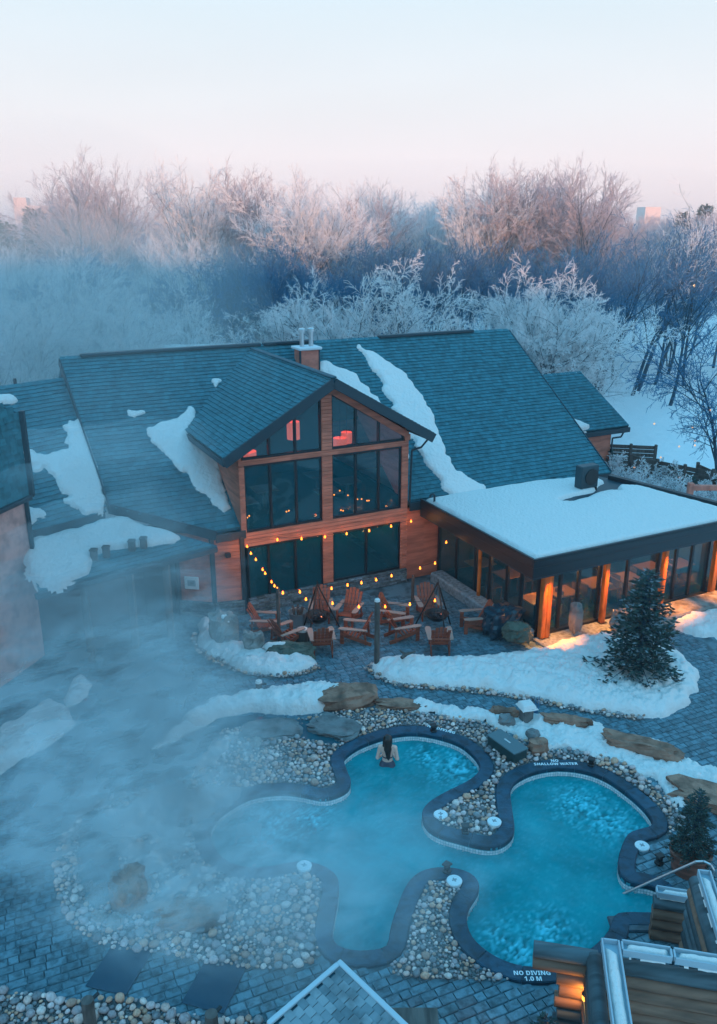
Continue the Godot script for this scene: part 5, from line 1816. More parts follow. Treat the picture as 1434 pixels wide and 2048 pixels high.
	for q in [[T * Vector3(0.08, 0, 2.38), 1.75, 0.055, "grey pole with string lights at the left fire"], [Vector3(0.5, 0, -20.66), 2.02, 0.075, "dark timber post with a snow cap at the left end of the snow bank"], [T * Vector3(4.95, 0, 1.65), 0.95, 0.05, "slim grey post by the stone base of the lodge"], [Vector3(-2.55, 0, -19.19), 0.42, 0.085, "short timber bollard behind the curved snow ridge"], [Vector3(-4.02, 0, -9.62), 0.62, 0.095, "dark timber bollard at the lower left among river stones"], [Vector3(-2.16, 0, -9.45), 0.55, 0.1, "timber bollard at the bottom edge beside the second dark mat"]]:
		var p := thing("timber_post", q[3], "post", q[0], rng.randf(), "timber posts and bollards")
		var m := MB.new()
		m.tube(Vector3(0, -0.05, 0), Vector3(0, q[1], 0), q[2], q[2] * 0.95, 12, true)
		put("shaft", m.mesh(M.timber), p)
		if q[1] > 1.9 or q[1] < 0.5:
			var cp := MB.new()
			cp.lathe(Transform3D(Basis(), Vector3(0, q[1], 0)), [Vector2(q[2] * 1.05, 0.0), Vector2(q[2] * 0.9, 0.06), Vector2(0.0, 0.085)], 12)
			put("snow_cap", cp.mesh(M.snow), p)
		if q[1] < 0.7:
			var hk := MB.new()
			hk.board(Vector3(0, q[1] - 0.06, 0), Vector3(0.2, q[1] - 0.04, 0.0), 0.06, 0.03, Vector3.UP, 0.008)
			put("lamp_arm", hk.mesh(M.iron), p)
	# string lights
	var runs := [
		["string of warm bulbs from the lodge corner down to the grey pole", [Vector3(-0.09, 2.36, 0.39), Vector3(-0.07, 2.22, 0.64), Vector3(-0.04, 2.14, 0.98), Vector3(0.0, 1.98, 1.43), Vector3(0.01, 1.92, 1.6), Vector3(0.05, 1.80, 2.0), Vector3(0.06, 1.75, 2.2), Vector3(0.08, 1.72, 2.36)]],
		["string of warm bulbs across the middle of the lodge front", [Vector3(0.95, 2.33, 0.20), Vector3(1.75, 2.23, 0.20), Vector3(2.55, 2.16, 0.20), Vector3(3.31, 2.14, 0.20), Vector3(4.12, 2.11, 0.20), Vector3(4.93, 2.14, 0.20), Vector3(5.68, 2.19, 0.20)]],
		["string of warm bulbs from the grey pole along the stone base", [Vector3(0.24, 1.56, 2.37), Vector3(0.78, 1.47, 2.33), Vector3(1.82, 1.34, 2.25), Vector3(2.37, 1.32, 2.20), Vector3(2.85, 1.29, 2.17), Vector3(3.37, 1.27, 2.13), Vector3(3.93, 1.28, 2.08)]],
		["string of warm bulbs hanging low over the chairs between the fires", [Vector3(0.81, 1.38, 2.70), Vector3(1.50, 1.24, 3.01), Vector3(2.19, 1.11, 3.31), Vector3(2.88, 1.10, 3.62), Vector3(3.53, 1.16, 3.91), Vector3(4.19, 1.26, 4.20)]],
		["short string of warm bulbs by the dark corner of the pavilion", [Vector3(5.05, 1.26, 1.90), Vector3(5.58, 1.34, 1.93), Vector3(5.95, 2.00, 1.96)]],
	]
	for r in runs:
		var o := thing("reflection_bulbs", r[0], "string lights", T.origin, LODGE_TURN, "strings of warm bulbs over the patio")
		var pts: Array = r[1]
		var cab := MB.new()
		for k in pts.size() - 1:
			var a: Vector3 = pts[k] + Vector3(0, 0.07, 0)
			var b: Vector3 = pts[k + 1] + Vector3(0, 0.07, 0)
			var m := (a + b) / 2 - Vector3(0, 0.02, 0)
			cab.tube(a, m, 0.007, 0.007, 4)
			cab.tube(m, b, 0.007, 0.007, 4)
		put("cable", cab.mesh(M.iron), o)
		var bm2 := MB.new()
		bm2.lathe(Transform3D(), [Vector2(0, -0.04), Vector2(0.026, -0.026), Vector2(0.034, 0), Vector2(0.022, 0.03), Vector2(0.012, 0.055)], 9)
		var bmesh_ := bm2.mesh(M.bulb)
		for p in pts:
			put("bulb", bmesh_, o, Transform3D(Basis(), p))
			lamp(o, p, lin(1.0, 0.42, 0.12), 0.07, 0.04, 8.0)

# ------------------------------------------------------------------ log enclosure, rail, small roof
func log_run(par: Node, a: Vector3, b: Vector3, rows: int, r: float, y0: float, jut := 0.0) -> void:
	var d := (b - a).normalized()
	for k in rows:
		var m := MB.new()
		var y := y0 + r + k * r * 1.86
		var e0 := a - d * (jut if k >= rows - 2 else jut * 0.12 * (k % 2))
		var tone := rng.randf_range(0.5, 1.3)
		m.col = (Color(tone * 0.4, tone * 0.9, tone * 1.4) if rng.randf() < 0.42 else Color(tone * 1.2, tone, tone * 0.9)) * 0.6
		m.tube(Vector3(e0.x, y, e0.z), Vector3(b.x, y + rng.randf_range(-0.006, 0.006), b.z), r * rng.randf_range(0.96, 1.04), r, 14, true)
		put("log", m.mesh(M.log, true), par)

func capping(par: Node, a: Vector3, b: Vector3, w: float, snow: bool) -> void:
	# a shallow metal-lined trough holding snow
	var d := (b - a).normalized()
	var s := d.cross(Vector3.UP)
	var m := MB.new()
	m.board(a, b, w, 0.03, Vector3.UP, 0.005)
	for k in [-1.0, 1.0]:
		m.board(a + s * k * (w / 2 - 0.012) + Vector3(0, 0.055, 0), b + s * k * (w / 2 - 0.012) + Vector3(0, 0.055, 0), 0.024, 0.09, Vector3.UP, 0.006)
	for e in [a, b]:
		var g: Vector3 = e
		m.board(g - s * (w / 2 - 0.026) + Vector3(0, 0.05, 0), g + s * (w / 2 - 0.026) + Vector3(0, 0.05, 0), 0.03, 0.08, Vector3.UP, 0.006)
	put("capping", m.mesh(mat(0.35, 0.44, 0.50, 0.45)), par)
	if snow:
		var l := (b - a).length()
		var p := PackedVector2Array()
		for k in 12:
			var f := k / 12.0
			p.append(V(l * (0.05 + 0.9 * f), w * 0.36 * rng.randf_range(0.8, 1.0)))
		for k in 12:
			var f := 1.0 - k / 12.0
			p.append(V(l * (0.05 + 0.9 * f), -w * 0.36 * rng.randf_range(0.8, 1.0)))
		put("snow", mound(p, 0.03, 0.09, 0.08, 0.008, 0.012, Transform3D(Basis(d, Vector3.UP, s), a + Vector3(0, 0.014, 0))).mesh(M.snow), par)

func enclosure() -> void:
	var E := thing("log_enclosure", "log-walled pool entrance with metal-capped walls holding snow", "log enclosure")
	# wall facing the viewer, wall running towards the viewer, outer wall, low wall by the steps
	log_run(E, Vector3(3.55, 0, -9.33), Vector3(5.15, 0, -8.98), 8, 0.115, 0.0)
	log_run(E, Vector3(3.35, 0, -9.42), Vector3(3.0, 0, -7.6), 8, 0.115, 0.02)
	log_run(E, Vector3(2.92, 0, -9.52), Vector3(3.4, 0, -9.42), 8, 0.115, 0.0, 0.4)
	log_run(E, Vector3(5.35, 0, -10.9), Vector3(5.05, 0, -9.1), 8, 0.115, 0.02)
	log_run(E, Vector3(4.95, 0, -11.42), Vector3(6.1, 0, -11.15), 4, 0.115, 0.0)
	capping(E, Vector3(3.54, 1.9, -9.4), Vector3(3.24, 1.9, -7.6), 0.25, true)
	capping(E, Vector3(3.68, 1.9, -9.3), Vector3(4.32, 1.9, -9.17), 0.2, true)
	capping(E, Vector3(4.36, 1.9, -9.16), Vector3(5.0, 1.9, -9.02), 0.2, true)
	capping(E, Vector3(5.38, 1.9, -10.75), Vector3(5.12, 1.9, -9.1), 0.2, true)
	capping(E, Vector3(4.98, 0.92, -11.42), Vector3(5.9, 0.92, -11.2), 0.18, true)
	# landing inside the walls
	var lm := MB.new()
	lm.cube(4.35, 5.3, -0.02, 0.045, -11.85, -11.5, 0.02)
	put("landing", lm.mesh(M.coping), E)
	# lantern on the outer wall
	var ln := thing("wall_lantern", "small glowing lantern on the log wall", "lantern", Vector3(3.22, 1.12, -9.22))
	var cap := MB.new()
	cap.lathe(Transform3D(), [Vector2(0.055, 0.05), Vector2(0.06, 0.07), Vector2(0.0, 0.12)], 10)
	cap.tube(Vector3(0, 0.08, 0), Vector3(0, 0.1, -0.12), 0.012, 0.012, 6, true)
	put("cap", cap.mesh(M.iron), ln)
	var gl := MB.new()
	gl.lathe(Transform3D(), [Vector2(0.0, -0.05), Vector2(0.045, -0.04), Vector2(0.052, 0.0), Vector2(0.045, 0.05), Vector2(0.0, 0.052)], 12)
	put("glowing_glass", gl.mesh(M.flame), ln)
	lamp(ln, Vector3(0, 0, 0), lin(1.0, 0.42, 0.08), 0.5, 0.05)
	# dry stalks of a vine by the lantern
	var vine := thing("dry_vine", "dry brown vine stalks on the log wall above the lantern", "vine", Vector3(3.3, 1.3, -9.2))
	var vm := MB.new()
	for k in 60:
		var a := Vector3(rng.randf_range(-0.06, 0.08), rng.randf_range(-0.1, 0.3), rng.randf_range(-0.03, 0.06))
		vm.tube(a, a + Vector3(rng.randf_range(-0.06, 0.06), rng.randf_range(-0.08, 0.1), rng.randf_range(-0.02, 0.06)), 0.004, 0.003, 4)
	put("stalks", vm.mesh(mat(0.30, 0.2, 0.1, 0.9)), vine)
	# handrail into the water
	var hr := thing("handrail", "bent stainless steel handrail leading into the pool", "handrail")
	var hm := MB.new()
	hm.path([Vector3(4.86, -0.2, -12.6), Vector3(5.91, 0.93, -12.15), Vector3(6.02, 0.98, -12.1), Vector3(6.12, 0.96, -12.04), Vector3(6.17, 0.88, -12.01), Vector3(6.17, 0.0, -12.01)], 0.024, 10)
	put("rail", hm.mesh(M.metal), hr)
	# little tiled roof in the foreground
	var R := thing("tiled_lean_to_roof", "small grey tiled roof with a pale metal edge at the bottom of the photo", "roof")
	var a := Vector3(-0.24, 2.3, -8.73)
	var b := Vector3(-0.9, 2.3, -8.06)
	var c := Vector3(0.62, 2.3, -7.75)
	var xr := (c - a).normalized()
	var dn := (b - a) - xr * (b - a).dot(xr)
	dn = dn.normalized()
	dn = (dn + Vector3(0, -0.14, 0)).normalized()
	# x along the upper right edge, y up the slope
	var tf := slope_frame(a, xr, -dn)
	if tf.basis.y.y < 0:
		tf = slope_frame(a, -xr, -dn)
	var sx := signf(tf.basis.x.dot(xr))
	var bm := MB.new()
	bm.box(tf * Transform3D(Basis(), Vector3(sx * 0.9, -0.06, 0.6)), Vector3(1.8, 0.1, 1.2), 0.01)
	put("deck", bm.mesh(M.roof), R)
	var tiles: Array[StandardMaterial3D] = []
	for k in 4:
		tiles.append(relief(textured(mat(0.16 + 0.035 * k, 0.235 + 0.035 * k, 0.27 + 0.035 * k, 0.8), noise_tex(0.01, 7, 0.55, 1.25), 0.6), noise_tex(0.08, 8, 0, 1), 0.3))
	var tile := MB.new()
	tile.box(Transform3D(Basis(Vector3.RIGHT, 0.08), Vector3(0, 0.012, 0)), Vector3(0.142, 0.016, 0.112), 0.004)
	var tmesh := tile.mesh(tiles[0])
	for j in 10:
		for i in 13:
			var o := Vector3(sx * (0.13 + i * 0.148 + (0.05 if j % 2 else 0.0)), 0.0, 0.11 + j * 0.104)
			put("tile", tmesh, R, tf * Transform3D(Basis(Vector3.UP, rng.randf_range(-0.015, 0.015)), o + Vector3(0, rng.randf_range(-0.002, 0.004), 0)), tiles[rng.randi() % 4])
	for q in [[Vector3(0, 0.02, 0.03), Vector3(sx * 1.8, 0.02, 0.03)], [Vector3(sx * 0.03, 0.02, 0.06), Vector3(sx * 0.03, 0.02, 1.2)]]:
		var m := MB.new()
		m.board(tf * q[0], tf * q[1], 0.07, 0.05, tf.basis.y, 0.01)
		put("metal_edge", m.mesh(mat(0.42, 0.52, 0.58, 0.5)), R)
	var wl := MB.new()
	wl.cube(-0.5, 1.0, 0.0, 2.1, -8.2, -7.0)
	put("wall", wl.mesh(M.timber), R)

# ------------------------------------------------------------------ needle trees, planters, small things
# a conifer of many needle sprays; frost lightens single sprays
func conifer(h: float, r: float, sprays: int, spray: float, seed_: int, frost: float, power := 1.0, bare := 0.06) -> Array:
	var g := RandomNumberGenerator.new()
	g.seed = seed_
	var mb := MB.new()
	var limbs := MB.new()
	limbs.tube(Vector3.ZERO, Vector3(0, h * 0.92, 0), r * 0.055 + 0.02, 0.01, 8)
	var whorls := int(h * 9.0) + 6
	for w in whorls:
		var f := bare + (1.0 - bare) * (w + g.randf() * 0.6) / whorls
		var y := h * f
		var reach := r * pow(1.0 - f, power) * g.randf_range(0.72, 1.12) + 0.03
		var n := 6 if f < 0.8 else 4
		var ph := g.randf() * TAU
		for k in n:
			var an := ph + TAU * k / n + g.randf_range(-0.25, 0.25)
			var rr := reach * g.randf_range(0.7, 1.1)
			var d := Vector3(cos(an), 0, sin(an))
			var tip := Vector3(0, y, 0) + d * rr + Vector3(0, rr * (-0.32 + 0.75 * f), 0)
			limbs.tube(Vector3(0, y, 0), tip, 0.008 + rr * 0.012, 0.004, 4)
			var per := maxi(5, int(sprays * rr / r / 3.0))
			for j in per:
				var t := pow(g.randf(), 0.65)
				var p := Vector3(0, y, 0).lerp(tip, t)
				var wide := rr * 0.38 * (1.05 - t * 0.75)
				var side := d.cross(Vector3.UP)
				p += side * g.randf_range(-wide, wide) + Vector3(0, g.randf_range(-0.05, 0.05) * rr, 0)
				var dir := (d * g.randf_range(0.4, 1.0) + side * g.randf_range(-0.9, 0.9) + Vector3(0, g.randf_range(-0.25, 0.5), 0)).normalized()
				var tone := g.randf_range(0.5, 1.5)
				if g.randf() < frost * (0.4 + t):
					mb.col = Color(0.85, 0.85, 0.9) * minf(tone, 1.1)
				elif g.randf() < 0.12:
					mb.col = Color(0.38, 0.25, 0.18) * tone
				else:
					mb.col = Color(0.17, 0.25, 0.22) * tone
				var up := dir.cross(Vector3(g.randf_range(-1, 1), g.randf_range(-1, 1), g.randf_range(-1, 1))).normalized() * spray * 0.16
				var l := spray * g.randf_range(0.7, 1.3)
				var a := p
				var b := p + dir * l
				var c2 := p + dir * l * 0.45
				mb.tri(a, c2 + up, b)
				mb.tri(a, b, c2 - up)
				var up2 := dir.cross(up).normalized() * spray * 0.16
				mb.tri(a, c2 + up2, b)
				mb.tri(a, b, c2 - up2)
	return [limbs.mesh(M.bark), mb.mesh(M.needle, true)]

func garden() -> void:
	var sp := thing("spruce_tree", "bushy blue-green spruce with light frost in the large snow bank", "spruce tree", Vector3(7.35, 0.35, -19.9), 0.4)
	var c := conifer(2.85, 1.25, 120, 0.16, 71, 0.16, 0.7)
	put("trunk", c[0], sp)
	stuff(put("crown", c[1], sp))
	var pt := thing("potted_conifer", "dark cone-shaped conifer in a round wooden tub by the handrail", "potted tree", Vector3(6.2, 0, -13.0))
	var tub := MB.new()
	tub.lathe(Transform3D(), [Vector2(0.3, 0.0), Vector2(0.37, 0.42), Vector2(0.39, 0.43), Vector2(0.39, 0.46), Vector2(0.34, 0.46), Vector2(0.33, 0.4), Vector2(0.0, 0.4)], 22)
	put("tub", tub.mesh(textured(mat(0.30, 0.12, 0.085, 0.7), noise_tex(0.02, 17, 0.5, 1.25, 256, 0, 6.0), 0.9)), pt)
	c = conifer(1.35, 0.46, 170, 0.07, 72, 0.01, 0.62, 0.02)
	put("trunk", c[0], pt, Transform3D(Basis(), Vector3(0, 0.4, 0)))
	stuff(put("crown", c[1], pt, Transform3D(Basis(), Vector3(0, 0.4, 0))))
	var p2 := thing("conifer_bush", "brownish conifer top at the bottom edge below the lantern", "bush", Vector3(2.62, 0, -8.95))
	c = conifer(1.05, 0.42, 150, 0.07, 73, 0.02, 0.62, 0.02)
	put("trunk", c[0], p2)
	stuff(put("crown", c[1], p2))
	# frosted shrubs and small dark conifers behind the pavilion
	var sh: Array = []
	for k in 3:
		sh.append(bare_tree(120 + k, 1.9, 1.5, 4, [9, 7, 6, 5], 0.018, 0.55))
	var i := 0
	for q in [Vector3(11.2, 0, -34.0), Vector3(12.2, 0, -33.0), Vector3(12.9, 0, -31.6), Vector3(11.6, 0, -32.2), Vector3(13.6, 0, -30.6), Vector3(10.9, 0, -35.4), Vector3(12.6, 0, -34.6), Vector3(13.9, 0, -32.4), Vector3(14.6, 0, -30.9)]:
		var o := thing("frosted_shrub", ["first", "second", "third", "fourth", "fifth", "sixth", "seventh", "eighth", "ninth"][[5, 0, 3, 1, 6, 2, 7, 4, 8].find(i)] + " frosted shrub along the board fence, counted from the outbuilding", "shrub", q, i * 1.3, "frosted shrubs behind the pavilion")
		put("stem", sh[i % 3][0], o, Transform3D(), M.twig_grey)
		stuff(put("crown", sh[i % 3][1], o, Transform3D(), M.twig_frost))
		i += 1
	c = conifer(1.9, 0.7, 30, 0.16, 74, 0.05, 0.8)
	i = 0
	for q in [Vector3(11.35, 0, -37.2), Vector3(13.2, 0, -34.4), Vector3(13.4, 0, -32.9)]:
		var o := thing("small_conifer", ["small dark conifer against the fence by the outbuilding", "small dark conifer where the two fences meet", "small dark conifer among the frosted shrubs"][i], "conifer", q, i * 2.0, "small conifers behind the pavilion")
		put("trunk", c[0], o)
		stuff(put("crown", c[1], o))
		i += 1
	# white round lids
	i = 0
	for q in [Vector3(1.68, 0.075, -14.5), Vector3(2.74, 0.1, -14.25), Vector3(1.76, 0.1, -12.62), Vector3(-1.02, 0.1, -13.0), Vector3(5.52, 0.05, -13.6)]:
		var o := thing("skimmer_lid", ["round white lid at the left of the middle peninsula", "round white lid at the right of the middle peninsula", "round white lid at the tip of the near peninsula", "round white lid in the steam on the left peninsula", "round white lid on the paved corner by the potted conifer"][i], "lid", q, i * 1.0, "white round lids round the pool")
		var m := MB.new()
		m.lathe(Transform3D(), [Vector2(0.135, -0.06), Vector2(0.145, 0.0), Vector2(0.13, 0.016), Vector2(0.0, 0.018)], 22)
		m.lathe(Transform3D(Basis(), Vector3(0, 0.018, 0)), [Vector2(0.1, 0.0), Vector2(0.095, 0.006), Vector2(0.085, 0.006), Vector2(0.08, 0.0)], 22)
		put("lid", m.mesh(M.lid), o)
		var fm := MB.new()
		fm.cube(-0.05, 0.05, 0.017, 0.022, -0.016, 0.016, 0.003)
		fm.cube(-0.016, 0.016, 0.017, 0.023, -0.05, 0.05, 0.003)
		put("finger_hole", fm.mesh(mat(0.25, 0.28, 0.3, 0.6)), o)
		i += 1
	# low black path lights on the coping
	i = 0
	for q in [Vector3(2.12, 0.05, -13.98), Vector3(1.65, 0.05, -12.9), Vector3(1.79, 0.05, -17.55), Vector3(5.2, 0.05, -16.2), Vector3(5.7, 0.03, -13.15), Vector3(3.45, 0.05, -9.5)]:
		var o := thing("path_light", ["low black path light on the middle peninsula coping", "low black path light at the tip of the near peninsula", "low black path light behind the bather", "low black path light on the far coping of the right lobe", "low black path light on the paved corner by the tub", "low black knob by the end of the capped wall"][i], "path light", q, i * 0.9, "black path lights round the pool")
		var m := MB.new()
		m.cube(-0.07, 0.07, -0.03, 0.05, -0.07, 0.07, 0.02)
		m.cube(-0.055, 0.055, 0.05, 0.15, -0.05, 0.05, 0.02)
		put("body", m.mesh(M.iron), o)
		var hd := MB.new()
		hd.cube(-0.08, 0.08, 0.15, 0.19, -0.075, 0.075, 0.015)
		put("hood", hd.mesh(M.iron), o)
		i += 1
	# lantern with a snow cap, dark box
	var ln := thing("stone_lantern", "square stone lantern with a snow-covered cap beyond the pool", "lantern", Vector3(4.08, 0.05, -18.0), 0.3)
	var m1 := MB.new()
	m1.cube(-0.13, 0.13, 0.0, 0.36, -0.13, 0.13, 0.02)
	put("pillar", m1.mesh(M.slab), ln)
	var m2 := MB.new()
	m2.cube(-0.19, 0.19, 0.36, 0.43, -0.19, 0.19, 0.02)
	put("cap", m2.mesh(M.slab), ln)
	put("snow_cap", mound(PackedVector2Array([V(-0.18, -0.18), V(0.18, -0.18), V(0.18, 0.18), V(-0.18, 0.18)]), 0.03, 0.08, 0.08, 0.01, 0.01, Transform3D(), 0.43).mesh(M.snow), ln)
	var pl := thing("dry_perennial", "dark dead plant stalks behind the stone lantern", "plant", Vector3(4.35, 0.0, -18.4))
	var m3 := MB.new()
	for k in 26:
		m3.tube(Vector3(rng.randf_range(-0.08, 0.08), 0, rng.randf_range(-0.08, 0.08)), Vector3(rng.randf_range(-0.16, 0.16), rng.randf_range(0.25, 0.5), rng.randf_range(-0.14, 0.14)), 0.008, 0.004, 4)
	put("stalks", m3.mesh(M.twig_dark), pl)
	var bx := thing("equipment_box", "long dark green metal box standing on the river stones between the two lobes", "box", Vector3(3.4, 0.0, -16.72), -1.0)
	var m4 := MB.new()
	m4.cube(-0.45, 0.45, 0.02, 0.3, -0.2, 0.2, 0.015)
	put("casing", m4.mesh(mat(0.02, 0.055, 0.06, 0.45)), bx)
	var m5 := MB.new()
	m5.cube(-0.47, 0.47, 0.3, 0.335, -0.22, 0.22, 0.012)
	put("lid", m5.mesh(mat(0.07, 0.13, 0.15, 0.4)), bx)
	var m6 := MB.new()
	m6.cube(-0.1, 0.1, 0.335, 0.345, -0.02, 0.02, 0.004)
	put("handle", m6.mesh(M.metal), bx)
	# dark mats on the paving
	i = 0
	for q in [[Vector3(-3.9, 0.016, -10.72), -0.25], [Vector3(-2.3, 0.016, -10.4), -0.28]]:
		var o := thing("rubber_mat", ["wet dark mat on the paving left, beside the timber bollard", "wet dark mat on the paving, the right of the two"][i], "mat", q[0], q[1], "dark mats on the paving")
		var m := MB.new()
		m.cube(-0.36, 0.36, 0.0, 0.014, -0.52, 0.42, 0.006)
		put("mat", m.mesh(relief(mat(0.012, 0.05, 0.085, 0.3), noise_tex(0.05, 14, 0, 1), 0.2)), o)
		i += 1
	# bird-shaped dark driftwood on the bank
	var dw := thing("driftwood", "small forked piece of dark wood on the left end of the big snow bank", "driftwood", Vector3(1.25, 0.52, -20.4), 0.2)
	var m7 := MB.new()
	m7.tube(Vector3(-0.12, 0.02, 0.1), Vector3(0.02, 0.06, 0.0), 0.05, 0.06, 7, true)
	m7.tube(Vector3(0.02, 0.06, 0), Vector3(0.3, 0.08, -0.05), 0.05, 0.02, 7, true)
	m7.tube(Vector3(0.0, 0.06, 0), Vector3(-0.1, 0.1, -0.16), 0.045, 0.02, 7, true)
	put("wood", m7.mesh(M.timber), dw)

# ------------------------------------------------------------------ bare trees
# trunk with limbs, and a crown of fine twigs; counts: children per level
func bare_tree(seed_: int, h: float, spread: float, levels: int, counts: Array, twig: float, low := 0.3, lean := Vector2.ZERO, droop := 0.0, stems := 1) -> Array:
	var g := RandomNumberGenerator.new()
	g.seed = seed_
	var tm := MB.new()
	var cm := MB.new()
	for s in stems:
		var d := Vector3(lean.x, 1.0, lean.y)
		if stems > 1:
			var an := TAU * s / stems + g.randf()
			d += Vector3(cos(an), 0, sin(an)) * g.randf_range(0.15, 0.4)
		_grow(g, tm, cm, Vector3(g.randf_range(-0.15, 0.15) * (stems - 1), -0.1, g.randf_range(-0.15, 0.15) * (stems - 1)), d.normalized(), h * (0.78 if stems == 1 else g.randf_range(0.66, 0.84)), h * 0.0115 / sqrt(stems) + 0.03, 0, levels, counts, twig, spread, low, droop)
	return [tm.mesh(M.bark), cm.mesh(M.twig_grey)]

func _grow(g: RandomNumberGenerator, tm: MB, cm: MB, p: Vector3, d: Vector3, l: float, r: float, level: int, levels: int, counts: Array, twig: float, spread: float, low: float, droop: float) -> void:
	var n: int = [9, 5, 3, 2, 1, 1][level]
	var mb := tm if level < 3 else cm
	var q := p
	var dirs: Array[Vector3] = [d]
	var pts: Array[Vector3] = [p]
	for k in n:
		var wob := [0.07, 0.16, 0.22, 0.25, 0.2, 0.2][level] as float
		d = (d + Vector3(g.randf_range(-wob, wob), g.randf_range(-wob, wob) * 0.6 + ((0.09 if level == 1 else 0.05) - droop * 0.28 if level > 0 else 0.01), g.randf_range(-wob, wob))).normalized()
		var ra := lerpf(r, maxf(r * 0.22, twig * 0.45), float(k) / n)
		var rb := lerpf(r, maxf(r * 0.22, twig * 0.45), float(k + 1) / n)
		var e := q + d * l / n
		mb.tube(q, e, ra, rb, 7 if level == 0 else (5 if level == 1 else 3))
		q = e
		pts.append(q)
		dirs.append(d)
	if level >= levels:
		return
	var cnt: int = counts[level] if level < counts.size() else 4
	var start := low if level == 0 else 0.18
	for k in cnt:
		var f := start + (1.0 - start) * (k + g.randf_range(0.1, 0.9)) / cnt
		f = minf(f, 0.99)
		var s := int(f * n)
		var at := pts[s].lerp(pts[s + 1], f * n - s)
		var dd := dirs[s + 1]
		var side := dd.cross(Vector3(g.randf_range(-1, 1), g.randf_range(-1, 1), g.randf_range(-1, 1)))
		if side.length() < 0.05:
			side = Vector3.RIGHT
		side = side.normalized()
		var round_ := 0.75 + 0.55 * sin(PI * clampf((f - low) / (1.0 - low) * 0.8 + 0.12, 0, 1))
		var open := [0.95, 0.85, 0.9, 0.95, 0.9][level] as float
		open *= spread
		var nd := (dd + side * open * (g.randf_range(0.7, 1.25) if level < 2 else g.randf_range(0.3, 1.6))).normalized()
		var nl := l * ([0.5, 0.5, 0.46, 0.42, 0.4][level] as float) * (g.randf_range(0.75, 1.2) if level < 2 else g.randf_range(0.4, 1.5)) * (round_ if level == 0 else 1.1 - 0.4 * f)
		var nr := maxf(twig * 0.5, lerpf(r, r * 0.3, f) * 0.55)
		if level + 1 >= 3:
			nr = twig * 0.5
		_grow(g, tm, cm, at, nd, nl, nr, level + 1, levels, counts, twig, spread, low, droop)

